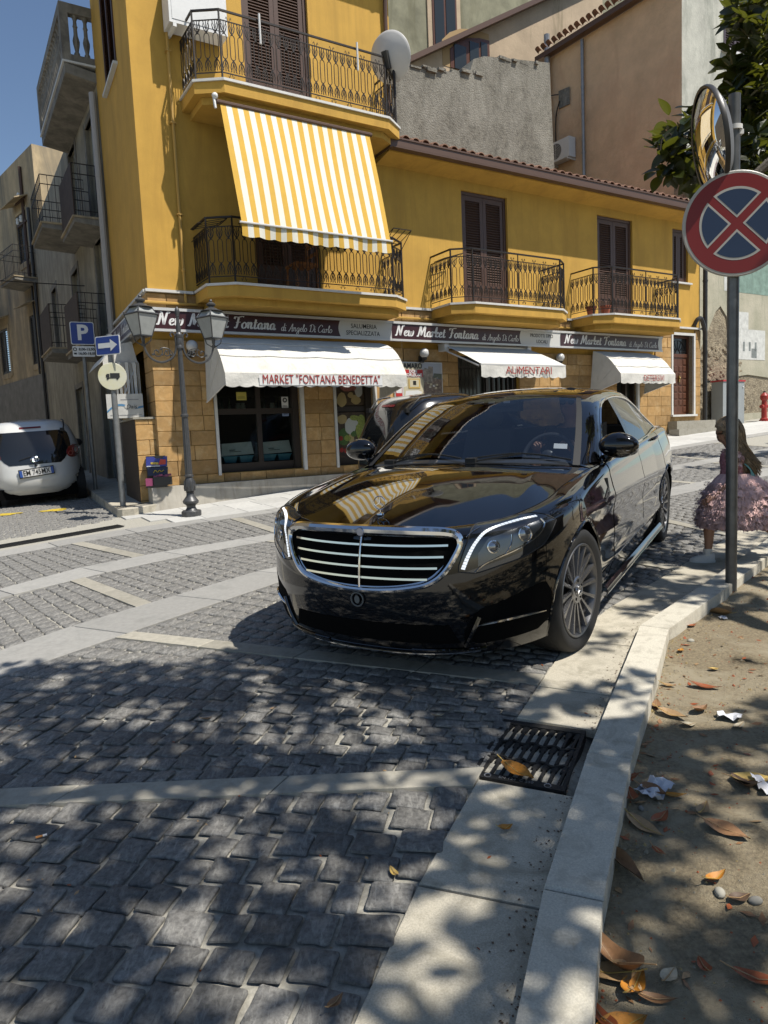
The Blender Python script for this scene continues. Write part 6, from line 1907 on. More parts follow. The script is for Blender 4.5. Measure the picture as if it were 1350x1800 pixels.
# bonnet
def hood(u, v):
    sv_ = .34*abs(v)
    a = Vector(body_pt(sv_, 1.0)); sg = 1 if v >= 0 else -1
    av = abs(v)
    c = Vector((-.47-.15*av**2, .80*av, 1.022-.035*av**2))
    t = 1-(1-u)**1.45
    p = Vector((a.x+(c.x-a.x)*u, a.y+(c.y-a.y)*u, a.z+(c.z-a.z)*t))
    p.z += .030*math.sin(PI*u)*(1-av**2)+.010*math.exp(-((av-.66)/.07)**2)*math.sin(PI*min(1, u*1.05))
    if av > .6:
        w = ((av-.6)/.4)**3
        s1 = .34+(s_of_x(-.62)-.34)*u
        r = Vector(body_pt(s1, 1.0)); b1 = Vector(body_pt(.34, 1)); c1 = Vector((-.62, .80, .987))
        base1 = Vector((b1.x+(c1.x-b1.x)*u, b1.y+(c1.y-b1.y)*u, b1.z+(c1.z-b1.z)*t))
        p += (r-base1)*w
    return (p.x, p.y*sg, p.z)
mb = MB().grid(lambda a, b: hood(a, (b*2-1)), 40, 72)
mb.build('bonnet', m_paint, car, ang=80)
# cowl
mb = MB().grid(lambda a, b: (lambda v: (-.46-.15*v*v-.10*a, .80*v, 1.020-.034*v*v-.012*math.sin(PI*a)))(b*2-1), 4, 30)
mb.build('cowl', m_matte, car)
# roof line and glass
RC = catmull([(-.60, .775, .992), (-.90, .715, 1.165), (-1.18, .650, 1.315), (-1.42, .592, 1.412), (-1.80, .580, 1.452), (-2.2, .580, 1.458), (-2.6, .580, 1.432), (-2.95, .585, 1.365), (-3.3, .615, 1.24), (-3.74, .66, 1.085)], 8)
def on(curve, t):
    i = t*(len(curve)-1); k = min(int(i), len(curve)-2); return curve[k].lerp(curve[k+1], i-k)
TW, TR = 3/9, 7/9                         # windscreen ends / rear window begins along the roof line
def cross(t, w, drop=0.0):
    """point across the car at roof-line position t, w in -1..1; the middle rises and runs forward on the screen"""
    e = on(RC, t)
    if t < TW: q = t/TW; dx = .15*(1-q)+.075*q; dz = .030*(1-q)+.042*q
    elif t < TR: q = (t-TW)/(TR-TW); dx = .075*(1-q)-.06*q; dz = .042
    else: q = (t-TR)/(1-TR); dx = -.06*(1-q)-.10*q; dz = .042*(1-q)+.02*q
    return (e.x+dx*(1-w*w), e.y*w, e.z+dz*(1-abs(w)**2.2)-drop)
mb = MB().grid(lambda a, b: cross(TW*(.02+a*.955), b*2-1), 16, 28); mb.build('windscreen', m_wsc, car, ang=80)
mb = MB().grid(lambda a, b: cross(TW+(TR-TW)*a, b*2-1), 24, 28); mb.build('roof', m_paint, car, ang=80)
mb = MB().grid(lambda a, b: cross(TR+(1-TR)*a, b*2-1), 14, 28); mb.build('rear_window', m_sglass, car, ang=80)
mb = MB()
mb.grid(lambda a, b: cross(TW*(.945+a*.055), b*2-1, -.001), 2, 28)
mb.build('screen_header', m_trim, car)
for sg in (1, -1):
    mb = MB().grid(lambda a, b: (lambda p: (p[0]+.003, p[1], p[2]+.003))(cross(TW*a, sg*(1-.055*b))), 14, 2)
    mb.build('screen_edge', m_matte, car)
DC = catmull([(-.80, .868, .988), (-1.02, .815, 1.135), (-1.28, .752, 1.268), (-1.58, .700, 1.362), (-2.0, .682, 1.398), (-2.5, .682, 1.378), (-2.88, .698, 1.305), (-3.15, .728, 1.205), (-3.40, .790, 1.085)], 8)
for side in (1, -1):
    mb = MB()
    def fr(a, b):
        p, q = on(RC, a), on(DC, a)
        r = p.lerp(q, b); bul = .018*math.sin(PI*b)
        return (r.x, (r.y+bul)*side, r.z+bul*.8)
    mb.grid(fr, 64, 6); mb.build('roof_rail', m_paint, car, ang=80)
    def belt(x):
        p = body_pt(s_of_x(x), 1.0); return Vector((x, p[1]-.004, p[2]))
    def dz(x):
        i = min(range(len(DC)-1), key=lambda k: 0 if DC[k+1].x <= x <= DC[k].x else 1)
        t = (x-DC[i].x)/((DC[i+1].x-DC[i].x) or 1); return DC[i].lerp(DC[i+1], t)
    def pane(x0, x1, n=14):
        def f(a, b):
            x = x0+(x1-x0)*a; p, q = belt(x), dz(x)
            r = p.lerp(q, b); return (x, (r.y+.010*math.sin(PI*b)-.006)*side, r.z)
        return MB().grid(f, n, 8)
    if side == -1: pane(-.81, -1.86).build('front_side_window', m_sglass, car, ang=80)
    pane(-1.98, -2.87).build('rear_side_window', m_sglass, car, ang=80)
    pane(-2.93, -3.37).build('quarter_window', m_sglass, car, ang=80)
    pane(-1.855, -1.985, 2).build('door_pillar', m_trim, car, ang=80)
    pane(-2.868, -2.932, 2).build('window_divider', m_trim, car, ang=80)
    mb = MB()
    mb.tube([(p.x, (p.y+.002)*side, p.z) for p in DC], .0085, 6)
    mb.tube([(lambda p: (p.x, (p.y+.008)*side, p.z+.003))(belt(-.80-2.58*i/30)) for i in range(31)], .0085, 6)
    mb.build('chrome_window_trim', m_chrome, car)
    mb = MB(); mb.add([(-.80, .868*side, .990), (-.98, .85*side, .992), (-1.0, .818*side, 1.12)], [(0, 1, 2)]); mb.build('mirror_triangle', m_trim, car, smooth=False)
    # filler between bonnet corner and pillar foot
    mb = MB().grid(lambda a, b: (lambda p, q: (p.x+(q.x-p.x)*b, (p.y+(q.y-p.y)*b)*side, p.z+(q.z-p.z)*b))(Vector(on(RC, .04*(1-a))), belt(-.60-.22*(1-a))+Vector((0, .004, 0))), 4, 2)
    mb.build('pillar_foot', m_paint, car)
# boot lid
mb = MB().grid(lambda a, b: (lambda v: (lambda p, e: (p.x*(1-a)+e[0]*a, p.y*(1-a)+(e[1] if v >= 0 else -e[1])*a, p.z*(1-a)+e[2]*a+.01*math.sin(PI*a)))(Vector(cross(1, v)), body_pt(1-.16*abs(v), 1)))(b*2-1), 8, 20)
mb.build('boot_lid', m_paint, car, ang=80)
for side in (1, -1):
    mb = MB().grid(lambda a, b: (lambda p, q: (p.x+(q.x-p.x)*b, (p.y+(q.y-p.y)*b)*side, p.z+(q.z-p.z)*b))(Vector((-3.40-.34*a, .79+(.66-.79)*a, 1.085)), Vector(body_pt(s_of_x(-3.40) if a == 0 else min(1, .832+.008*a), 1))), 3, 2)
    mb.build('rear_shoulder', m_paint, car)
# wheel arches, underbody, cabin lining
for side in (1, -1):
    for a, c in ARC:
        mb = MB()
        yo = {0.0: .885, -3.165: .90}[a]
        th = [(-.30+(PI+.60)*i/28) for i in range(29)]
        def ay(x, z):
            best = min(((row[j], abs(row[j][0]-x)+abs(row[j][2]-z)) for row in orig for j in range(0, NK_+1, 2)), key=lambda q: q[1]); return best[0][1]
        pts = [(a+ARR*math.cos(t), 0, c+ARR*math.sin(t)) for t in th if c+ARR*math.sin(t) > .2]
        pts = [(x, (ay(x, z)+.001)*side, z) for x, _, z in pts]
        mb.tube(pts, .008, 6)
        mb.build('arch_lip', m_paint, car)
        mb = MB()
        mb.lathe([(ARR+.004, side*.60), (ARR+.004, side*.80)], 28, (a, 0, c), 'y', -.3, PI+.3)
        mb.lathe([(0, side*.60), (ARR+.004, side*.60)], 28, (a, 0, c), 'y', -.3, PI+.3)
        mb.build('arch_liner', m_void, car, smooth=False)
mb = MB(); mb.box(-4.2, .30, -.78, .78, .17, .21); mb.box(.30, .66, -.48, .48, .172, .209); mb.box(-4.2, .56, -.50, .50, .20, .62)
mb.build('underbody', m_void, car, smooth=False)
MB().box(-3.6, -.55, -.80, .80, .55, .60).build('cabin_floor', m_void, car, smooth=False)
m_int = M('cabin_black', (.045, .046, .05), .6); m_leath = M('grey_leather', (.10, .095, .09), .6)
mb = MB().grid(lambda a, b: (-.62-.50*a, (b*2-1)*.76, .985-.02*a+.035*math.sin(PI*a)), 6, 12); mb.box(-1.14, -1.08, -.74, .74, .62, .95)
mb.build('dashboard', m_int, car)
for y in (.40, -.40):
    mb = MB(); mb.box(-1.95, -1.35, y-.26, y+.26, .60, .74); mb.build('seat', m_leath, car)
    mb = MB(); mb.prism([(-1.92, y-.24, .72), (-1.92, y+.24, .72), (-2.10, y+.20, 1.16), (-2.10, y-.20, 1.16)], (-.13, 0, .03)); mb.build('backrest', m_leath, car, recalc=True)
    mb = MB(); mb.sphere((-2.16, y, 1.27), .13, 12, 8, (.45, .95, .8)); mb.build('headrest', m_leath, car)
mb = MB(); mb.box(-3.2, -2.9, -.65, .65, .60, 1.12); mb.build('rear_seat', m_leath, car, smooth=False)
mb = MB(); c0 = Vector((-1.22, .39, .985)); ax_ = Vector((math.cos(.45), 0, math.sin(.45)))
e1 = Vector((0, 1, 0)); e2 = ax_.cross(e1)
mb.tube([c0+(e1*math.cos(2*PI*i/28)+e2*math.sin(2*PI*i/28))*.185 for i in range(28)], .015, 8, closed=True)
for t in (0, PI, PI*1.5): mb.tube([c0, c0+(e1*math.cos(t)+e2*math.sin(t))*.18], .018, 5)
mb.sphere(c0, .06, 10, 7, (.5, 1, 1)); mb.build('steering_wheel', M('wheel_rim_leather', (.05, .05, .05), .35), car)
mb = MB(); mb.sphere((-1.36, 0, 1.395), .11, 14, 8, (.55, 1.25, .35)); mb.box(-1.50, -1.42, -.12, .12, 1.33, 1.40); mb.build('interior_mirror', m_matte, car)
mb = MB()
for y in (-.06, .06): mb.cbox((-1.292, y, 1.405), (.004, .05, .018))
mb.build('sensor_windows', M('sensor_grey', (.30, .30, .32), .4), car, smooth=False)
mb = MB(); mb.add([(-.765, .56, 1.09), (-.765, .65, 1.085), (-.80, .645, 1.115), (-.80, .555, 1.12)], [(0, 1, 2, 3)]); mb.build('windscreen_sticker', m_white, car, smooth=False)
# wipers
mb = MB()
for ys, ye in ((.10, .72), (-.55, .02)):
    pts = []
    for i in range(9):
        y = ys+(ye-ys)*i/8; w = y/.77
        p = cross(TW*(.05+.06*math.sin(PI*i/8)), w); pts.append((p[0]+.012, p[1], p[2]+.014))
    mb.tube(pts, .007, 4)
    mb.tube([(pts[0][0]+.02, pts[0][1], pts[0][2]-.02), pts[4]], .009, 4)
    mb.cbox((pts[0][0]+.02, pts[0][1], pts[0][2]-.01), (.05, .07, .03))
mb.build('wiper', m_matte, car, smooth=False)

# grille
GO = [(0, .806), (.28, .804), (.44, .798), (.497, .780), (.512, .742), (.492, .685), (.455, .620), (.405, .570), (.33, .538), (.18, .514), (0, .506)]
def gx(y, z, off=0.0):
    Xf = cspl(z, XF_Z, XF_X); W = cspl(z, W_Z, W_W)
    return Xf*(1-min(.999, abs(y)/W)**PEX)**(1/PEX)+off
hi_ = GO; full = hi_[:-1]+[(0, .506)]+[(-y, z) for y, z in reversed(GO[1:-1])]
gc = catmull([(gx(y, z, .014), y, z) for y, z in full], 6, closed=True)
gr = thing('grille', None, None); gr.parent = car
rs = [.0165+.0125*max(0, (p.z-.74)/.065) for p in gc]
MB().tube(gc, rs, 10, closed=True).build('frame', m_chrome, gr)
inn = catmull([(gx(y, z, .012), y*.93, .655+(z-.655)*.86-.004) for y, z in full], 6, closed=True)
MB().tube(inn, .0055, 6, closed=True).build('inner_frame', m_chrome, gr)
def half_w(z):
    for (y0, z0), (y1, z1) in zip(GO[3:], GO[4:]):
        if z1 <= z <= z0: return y0+(y1-y0)*(z-z0)/(z1-z0)
    if z > .78: return .497
    return .5
def gz(b): return .512+(.800-.512)*b
MB().grid(lambda a, b: (lambda z: (lambda y: (gx(y, z, .0055), y, z))((a*2-1)*(half_w(z) if z > .52 else .20)*.985))(gz(b)), 30, 14).build('backing', m_void, gr, ang=80)
for z in (.740, .685, .630, .575):
    hw = half_w(z)*.93-.016
    mb = MB(); pts = []
    for i in range(25):
        y = -hw+2*hw*i/24; pts.append(Vector((gx(y, z, .004), y, z-.006*math.cos(y*3))))
    vs = []
    for p in pts: vs += [p+Vector((.008, 0, .0050)), p+Vector((.010, 0, -.0055)), p+Vector((-.004, 0, -.005)), p+Vector((-.004, 0, .0025))]
    mb.add(vs, [(4*i+a, 4*i+(a+1) % 4, 4*i+4+(a+1) % 4, 4*i+4+a) for i in range(24) for a in range(4)])
    mb.build('slat', m_chrome, gr, recalc=True)
    mb = MB()
    for i in range(25): mb.v += [(pts[i].x+.003, pts[i].y, pts[i].z-.007), (pts[i].x-.006, pts[i].y, pts[i].z-.022)]
    mb.f = [(2*i, 2*i+1, 2*i+3, 2*i+2) for i in range(24)]; mb.mi = [0]*24; mb.build('slat_shade', m_void, gr)
MB().tube([(gx(0, z, .018), 0, z) for z in [.785-.27*i/12 for i in range(13)]], .006, 6).build('centre_bar', m_chrome, gr)
mb = MB(); mb.lathe([(0, .012), (.020, .012), (.024, .008), (.024, 0)], 20, (gx(0, .80, .030), 0, .800), 'x'); mb.build('badge', M('badge_steel', (.30, .33, .42), .2, .9), gr)
# upright star on the bonnet
sx_ = Vector(hood(.13, 0))
st_ = thing('bonnet_star', None, None); st_.parent = car; st_.location = sx_
mb = MB(); cc = Vector((0, 0, .062)); r_ = .036
mb.tube([cc+Vector((0, r_*math.cos(2*PI*i/28), r_*math.sin(2*PI*i/28))) for i in range(28)], .0028, 6, closed=True)
for k in range(3):
    t = PI/2+2*PI*k/3; mb.tube([cc, cc+Vector((0, r_*math.cos(t), r_*math.sin(t)))], [.0045, .0012], 4)
mb.tube([(0, 0, .026), (0, 0, .008)], .004, 6); mb.lathe([(.022, -.002), (.020, .006), (.008, .010), (0, .010)], 14); mb.build('star', m_chrome, st_)
# headlamps
ku = lambda s: interp(s, [.108, .116, .126, .140, .20, .225, .243, .256], [.66, .80, .91, .985, .985, .95, .89, .82])
kl = lambda s: interp(s, [.108, .13, .163, .20, .23, .245, .256], [.62, .60, .635, .66, .695, .755, .815])
for side in (1, -1):
    h = thing('headlamp', None, None); h.parent = car
    MB().grid(lambda a, b: (lambda s: surf(s, kl(s)+(ku(s)-kl(s))*b, .0045, side))(.108+.148*a), 36, 12).build('lens', m_lampg, h, ang=80)
    ol_ = [surf(s, ku(s), .004, side) for s in [.108+.148*i/30 for i in range(31)]]+[surf(s, kl(s), .004, side) for s in [.256-.148*i/30 for i in range(31)]]
    MB().tube(ol_, .0035, 5, closed=True).build('lens_edge', m_matte, h)
    dr_ = catmull([Vector((s, k, 0)) for s, k in ((.113, .635), (.120, .73), (.130, .82), (.145, .885), (.170, .920), (.200, .925), (.228, .905))], 8)
    mb = MB(); N = 30
    for i in range(N):
        t0, t1 = (i+.06)/N, (i+.94)/N
        P0, P1 = on(dr_, t0), on(dr_, t1); w = .018-.004*i/N
        q = []
        tt = (P1-P0); nn_ = Vector((-tt.y*.13, tt.x*3.0, 0)).normalized()
        for P, sg in ((P0, -1), (P1, -1), (P1, 1), (P0, 1)):
            q.append(surf(P.x+sg*w*.17*abs(tt.y)/(abs(tt.y)+4*abs(tt.x))*(-1), min(1, P.y+sg*w*4*abs(tt.x)/(4*abs(tt.x)+abs(tt.y)*.5)*.62), .007, side))
        mb.add(q, [(0, 1, 2, 3)])
    mb.build('daylight_strip', m_led, h, smooth=False)
    MB().grid(lambda a, b: (lambda s: surf(s, interp(s, [.13, .16, .19, .228], [.64, .70, .735, .82])+(interp(s, [.13, .145, .18, .228], [.72, .83, .865, .87])-interp(s, [.13, .16, .19, .228], [.64, .70, .735, .82]))*b, .0058, side))(.132+.094*a), 20, 6).build('reflector', M('lamp_reflector', (.16, .165, .17), .22, .7), h, ang=80)
    for (s0, k0, rr_, m) in ((.152, .765, .030, 'a'), (.198, .805, .036, 'b')):
        c = surf(s0, k0, .005, side); n = sn(s0); n.y *= side; n.z = .12; n.normalize()
        u_ = n.cross(Vector((0, 0, 1))).normalized(); w_ = u_.cross(n)
        mb = MB(); pts = [c+(u_*math.cos(2*PI*i/20)+w_*math.sin(2*PI*i/20))*rr_ for i in range(20)]
        mb.tube(pts, .005, 5, closed=True); mb.build('lamp_ring', m_chrome, h)
        mb = MB(); mb.add([c+n*.010]+[c+(u_*math.cos(2*PI*i/20)+w_*math.sin(2*PI*i/20))*rr_*.6+n*.006 for i in range(20)]+pts, [(0, 1+i, 1+(i+1) % 20) for i in range(20)]+[(1+i, 21+i, 21+(i+1) % 20, 1+(i+1) % 20) for i in range(20)])
        mb.build('projector', M('projector_glass', (.28, .29, .31), .10, .75), h)
    for crv, r in (([(.128, .605), (.140, .655), (.160, .69), (.19, .725), (.218, .765), (.232, .82), (.230, .875)], .0045), ([(.168, .70), (.176, .76), (.178, .83)], .004), ([(.118, .86), (.128, .90), (.14, .93)], .002)):
        MB().tube([surf(p.x, p.y, .0065, side) for p in catmull([Vector((a, b, 0)) for a, b in crv], 5)], r, 5).build('chrome_line', m_chrome, h)
    # side intake with its chrome blade
    ib = lambda s: interp(s, [.118, .14, .23, .25], [.12, .08, .10, .16]); it = lambda s: interp(s, [.118, .135, .20, .235, .25], [.20, .34, .42, .44, .34])
    MB().grid(lambda a, b: (lambda s: surf(s, ib(s)+(it(s)-ib(s))*b, .002, side))(.118+.132*a), 20, 6).build('side_intake', m_void, car, ang=80)
    MB().tube([surf(.130+.108*i/16, .225+.02*math.sin(PI*i/16), .010, side) for i in range(17)], [.004+.006*math.sin(PI*i/16) for i in range(17)], 6).build('chrome_blade', m_chrome, car)
    MB().tube([surf(.120+.004*i, .07+.055*i, .010, side) for i in range(5)], .010, 5).build('intake_fin', m_paint, car)
    mb = MB(); mb.grid(lambda a, b: (lambda s: surf(s, .02+.03*b, .010*math.sin(PI*b)+.004*math.sin(PI*a), side))(.05+.10*a), 24, 4); mb.build('lip', m_paint, car)
    # sill blade, vent, handles, mirror
    MB().grid(lambda a, b: (lambda x: (x, (.952+.022*math.sin(PI*b))*side, .185+.075*b))(-.46-2.28*a), 20, 5).build('sill', m_paint, car)
    MB().tube([(-.46-2.28*i/20, .978*side, .218) for i in range(21)], .003, 5).build('sill_line', m_chrome, car)
    mb = MB(); p0 = surf(s_of_x(-.56), .70, .004, side)
    for zz in (0, .03): mb.tube([surf(s_of_x(-.50), .66+zz, .003, side), surf(s_of_x(-.66), .70+zz, .004, side)], .005, 5)
    mb.tube([surf(s_of_x(-.66), .60, .004, side), surf(s_of_x(-.67), .80, .005, side)], .008, 5); mb.build('fender_vent', m_matte, car)
    for x in (-1.78, -2.84):
        mb = MB(); pts = [surf(s_of_x(x-.02+.22*(i/8)), .865, .006+.030*math.sin(PI*i/8)**.6, side) for i in range(9)]
        mb.tube(pts, [.010]+[.015]*7+[.010], 8); mb.build('door_handle', m_paint, car)
    mr = thing('door_mirror', None, None); mr.parent = car
    mc = Vector((-.82, .968*side, 1.100))
    mb = MB().sphere(mc, .13, 22, 14, (.62, .98, .64))
    for i, p in enumerate(mb.v):
        x, y, z = p
        d = (z-mc.z)/.083
        if x < mc.x-.045: x = mc.x-.045+(x-mc.x+.045)*.15
        yo = (y-mc.y)*side
        z += .018*max(0, -yo/.13)*0; z -= .10*max(0, yo)*max(0, d)*.9
        mb.v[i] = (x, y, z)
    mb.build('shell', m_paint, mr, ang=70)
    MB().tube([(mc.x+.060-.0*abs(t), mc.y+side*.118*t, mc.z-.030-.004*t*t) if abs(t) < .5 else (mc.x+.060-.085*(abs(t)-.5)**1.3*1.6, mc.y+side*.118*t, mc.z-.030) for t in [-.9+1.9*i/16 for i in range(17)]], .0065, 5).build('indicator_strip', M('indicator_lens', (.35, .35, .36), .15, .3), mr)
    MB().tube([(-.86, .86*side, 1.005), (-.82, .90*side, 1.02), (mc.x-.01, mc.y-side*.06, mc.z-.06)], [.03, .026, .03], 8).build('stalk', m_trim, mr)
    MB().add([(mc.x-.047, mc.y-side*.10, mc.z-.055), (mc.x-.047, mc.y+side*.09, mc.z-.05), (mc.x-.047, mc.y+side*.08, mc.z+.05), (mc.x-.047, mc.y-side*.10, mc.z+.055)], [(0, 1, 2, 3)]).build('mirror_glass', m_chrome, mr, smooth=False)
# lower intake and lip line
mb = MB().grid(lambda a, b: (lambda y, z: (gx(y, z, .003), y, z))((a*2-1)*.50*(1-.08*b), .235+.10*b), 24, 4); mb.build('lower_intake', m_void, car, ang=80)
MB().tube([(gx(y, .17, .012), y, .168+.015*(abs(y)/.6)**3) for y in [-.58+1.16*i/30 for i in range(31)]], .004, 5).build('lip_line', m_chrome, car)
mb = MB(); mb.tube([(gx(-.02, .44, .010), -.02+.036*math.cos(t), .45+.036*math.sin(t)) for t in [2*PI*i/20 for i in range(20)]], .004, 5, closed=True); mb.add([(gx(-.02, .44, .012), -.02+.016*math.cos(t), .45+.022*math.sin(t)) for t in [2*PI*i/12 for i in range(12)]], [tuple(range(12))]); mb.build('bumper_ring_mark', M('mark_grey', (.12, .13, .13), .5), car)  # grey ring mark laid on the bumper, not a known car part
# wheels
def wheel_meshes():
    ty = MB(); w = .118
    ty.lathe([(.258, -.100), (.300, -w-.002), (.330, -w), (.345, -w+.018), (.352, -w+.04), (.353, 0), (.352, w-.04), (.345, w-.018), (.330, w), (.300, w+.002), (.258, .100)], 56, axis='y')
    for k in (-.05, 0, .05):
        ty.lathe([(.3535, k-.006), (.349, k-.004), (.349, k+.004), (.3535, k+.006)], 56, axis='y')
    T = ty.mesh('tyre', m_rub, ang=50)
    rm = MB()
    rm.lathe([(.262, .104), (.266, .108), (.262, .112), (.252, .108), (.246, .092), (.240, .06), (.236, -.09), (.255, -.1)], 56, axis='y')
    RM = rm.mesh('rim', M('alloy_barrel', (.16, .16, .165), .35, .8), ang=40)
    sp = MB(); NSP = 16
    for k in range(NSP):
        th = 2*PI*k/NSP
        ca, sa = math.cos(th), math.sin(th)
        vs = []
        for r, hw, y in ((.052, .0085, .088), (.11, .0095, .092), (.19, .0115, .100), (.248, .016, .107)):
            for dx, dy in ((-hw, -.022), (hw, -.022), (hw*.72, 0), (-hw*.72, 0)):
                x_, z_ = r, dx; vs.append((x_*ca-z_*sa, y+dy, x_*sa+z_*ca))
        sp.add(vs, [(4*i+a, 4*i+(a+1) % 4, 4*i+4+(a+1) % 4, 4*i+4+a) for i in range(3) for a in range(4)])
    sp.lathe([(.080, .070), (.080, .090), (.072, .096), (.036, .096), (.034, .102), (0, .104)], 24, axis='y')
    SP = sp.mesh('spokes', M('machined_alloy', (.27, .27, .28), .25, .9), ang=30)
    bt_ = MB()
    for k in range(5):
        th = 2*PI*k/5+.3; bt_.lathe([(0, .098), (.009, .098), (.009, .094)], 8, (.055*math.cos(th), 0, .055*math.sin(th)), 'y')
    cap = bt_.mesh('wheel_bolts', m_void)
    dk = MB(); dk.lathe([(0, .02), (.236, .02)], 40, axis='y'); dk.lathe([(.0, .045), (.165, .045), (.165, .03)], 40, axis='y')
    DK = dk.mesh('brake_disc', M('brake_iron', (.05, .05, .05), .5, .6), ang=30)
    st = MB()
    for k in range(3):
        t = PI/2+2*PI*k/3; st.tube([(0, .1055, 0), (.026*math.cos(t), .1055, .026*math.sin(t))], [.004, .001], 4)
    st.tube([(.029*math.cos(2*PI*i/20), .105, .029*math.sin(2*PI*i/20)) for i in range(20)], .002, 4, closed=True)
    return T, [RM, SP, cap, DK, st.mesh('cap_star', m_chrome)]
TM_, WM_ = wheel_meshes()
for x, y, st in ((0, .812, -7), (0, -.812, -7), (-3.165, .822, 0), (-3.165, -.822, 0)):
    w = link('wheel', None, car, (x, y, .352), (0, 0, R(st)+(0 if y > 0 else PI)))
    link('tyre', TM_, w)
    for m in WM_: link(m.name.split('.')[0], m, w)

# ---------------------------------------------------------------- small white hatchback in the alley
ay = thing('white_hatchback', 'small white hatchback parked in the alley with its rear to the street', 'car')
AY_YAW = R(117.5)
AM = car_matrix(-6.10, 12.52, AY_YAW)
ay.matrix_world = AM
m_wp = M('white_car_paint', (.62, .615, .585), .25, coat=.6, var=.03, vscale=6, stain=(.50, .48, .43), sscale=(3, 3, 3), spos=(.62, .8))
AW_Z = [.20, .30, .45, .6, .75, .9, 1.05, 1.2, 1.32, 1.40, 1.445, 1.465]
AW_W = [.70, .765, .80, .807, .80, .79, .755, .70, .635, .56, .44, .20]
AR_X = [-.40, -.50, -.545, -.53, -.50, -.455, -.38, -.285, -.18, -.06, .12, .5]
AF_X = [2.72, 2.80, 2.84, 2.80, 2.66, 2.25, 1.85, 1.5, 1.25, 1.05, .95, .75]
def ay_pt(th, z):
    W, xr, xf = cspl(z, AW_Z, AW_W), cspl(z, AW_Z, AR_X), cspl(z, AW_Z, AF_X)
    xm = (xr+xf)/2; e = 2/3.6
    c, s = math.cos(th), math.sin(th)
    return (xm+(xf-xm)*math.copysign(abs(c)**e, c), W*math.copysign(abs(s)**e, s), z)
def ayr(y, z, off=0.0):
    W, xr, xf = cspl(z, AW_Z, AW_W), cspl(z, AW_Z, AR_X), cspl(z, AW_Z, AF_X)
    xm = (xr+xf)/2
    return (xm-(xm-xr)*max(0, 1-(abs(y)/W)**3.6)**(1/3.6)-off, y, z)
nz, nt_ = 44, 96
zz = [.20+1.265*(j/nz) for j in range(nz+1)]
mb = MB()
# angles crowd the corners so that the tail stays smooth
for z in zz:
    for i in range(nt_): mb.v.append(ay_pt(2*PI*i/nt_, z))
for j in range(nz):
    for i in range(nt_):
        q = (j*nt_+i, j*nt_+(i+1) % nt_, (j+1)*nt_+(i+1) % nt_, (j+1)*nt_+i)
        P = [mb.v[k] for k in q]
        cx, cz = sum(p[0] for p in P)/4, sum(p[2] for p in P)/4
        if any((cx-a)**2+(cz-.28)**2 < .31**2 and abs(P[0][1]) > .55 for a in (0, 2.34)): continue
        mb.f.append(q); mb.mi.append(0)
mb.f.append(tuple(nz*nt_+i for i in range(nt_))); mb.mi.append(0)
mb.build('body', m_wp, ay, ang=60)
def apatch(name, m, z0, z1, wl, wr, off, par=ay, n=24, k=10):
    """a patch of the tail between heights; wl/wr give y limits by height fraction"""
    return MB().grid(lambda a, b: ayr(wl(b)+(wr(b)-wl(b))*a, z0+(z1-z0)*b, off), n, k).build(name, m, par, ang=80)
m_rw = M('rear_window_black', (.012, .013, .014), .05, coat=.5)
hw = lambda b: interp(b, [0, .08, .18, .45, .7, .92, 1], [.40, .46, .50, .60, .60, .575, .53])
apatch('rear_window', m_rw, .715, 1.265, lambda b: -hw(b), hw, .006)
apatch('brake_light', M('dark_red_lens', (.14, .01, .012), .25), 1.315, 1.345, lambda b: -.17, lambda b: .17, .010, k=3)
for s in (-1, 1):
    mb = MB(); P = []
    for i in range(28):
        t = 2*PI*i/28
        y = .635+.115*math.cos(t)*(1.15 if math.cos(t) > 0 else 1); z = .885+.10*math.sin(t)+.30*(y-.635)*.6
        P.append((min(y, .775), z))
    cy, cz = .635, .885
    mb.add([ayr(s*cy, cz, .020)]+[ayr(s*y, z, .012) for y, z in P]+[ayr(s*(cy+(y-cy)*1.08 if y < .77 else y), cz+(z-cz)*1.08, .004) for y, z in P], [(0, 1+i, 1+(i+1) % 28) for i in range(28)]+[(1+i, 29+i, 29+(i+1) % 28, 1+(i+1) % 28) for i in range(28)])
    tl = mb.build('tail_lamp', M('tail_lens', (.20, .018, .016), .12, coat=.6), ay, ang=60, recalc=True)
    for (dy, dz, r) in ((-.055, -.035, .036), (.035, .015, .048)):
        mb = MB(); c = (cy+dy, cz+dz)
        mb.tube([ayr(s*(c[0]+r*math.cos(2*PI*i/18)), c[1]+r*math.sin(2*PI*i/18), .018) for i in range(18)], .006, 5, closed=True); mb.build('lamp_ring', M('pale_red_ring', (.45, .12, .10), .2), tl)
    mb = MB(); mb.tube([ayr(s*(.70+.085*math.cos(2*PI*i/20)), .44+.035*math.sin(2*PI*i/20)-.01*math.cos(2*PI*i/20), .004) for i in range(20)], .004, 4, closed=True); mb.build('bumper_scuff', m_matte, ay)
for x in (0, 2.34):
    for s in (-1, 1):
        w = link('wheel', None, ay, (x, .69*s, .28), (0, 0, 0 if s > 0 else PI))
        t = MB(); t.lathe([(0, .06), (.16, .07), (.19, .08), (.27, .085), (.283, .06), (.283, -.07), (.26, -.085), (.1, -.085)], 28, axis='y'); t.build('tyre', m_rub, w)
MB().box(-.38, 2.6, -.62, .62, .14, .32).build('underbody', m_void, ay, smooth=False)
apatch('lower_bumper', m_wp, .235, .30, lambda b: -.58, lambda b: .58, .016, k=4)
pl = thing('number_plate', None, None); pl.parent = ay; pl.location = (-.555, 0, .585); pl.rotation_euler = (0, R(-4), -PI/2)
MB().box(-.275, .275, -.012, .012, -.072, .072).build('plate_frame', m_matte, pl, smooth=False)
MB().box(-.262, .262, -.016, -.0125, -.056, .056).build('plate', m_white, pl, smooth=False)
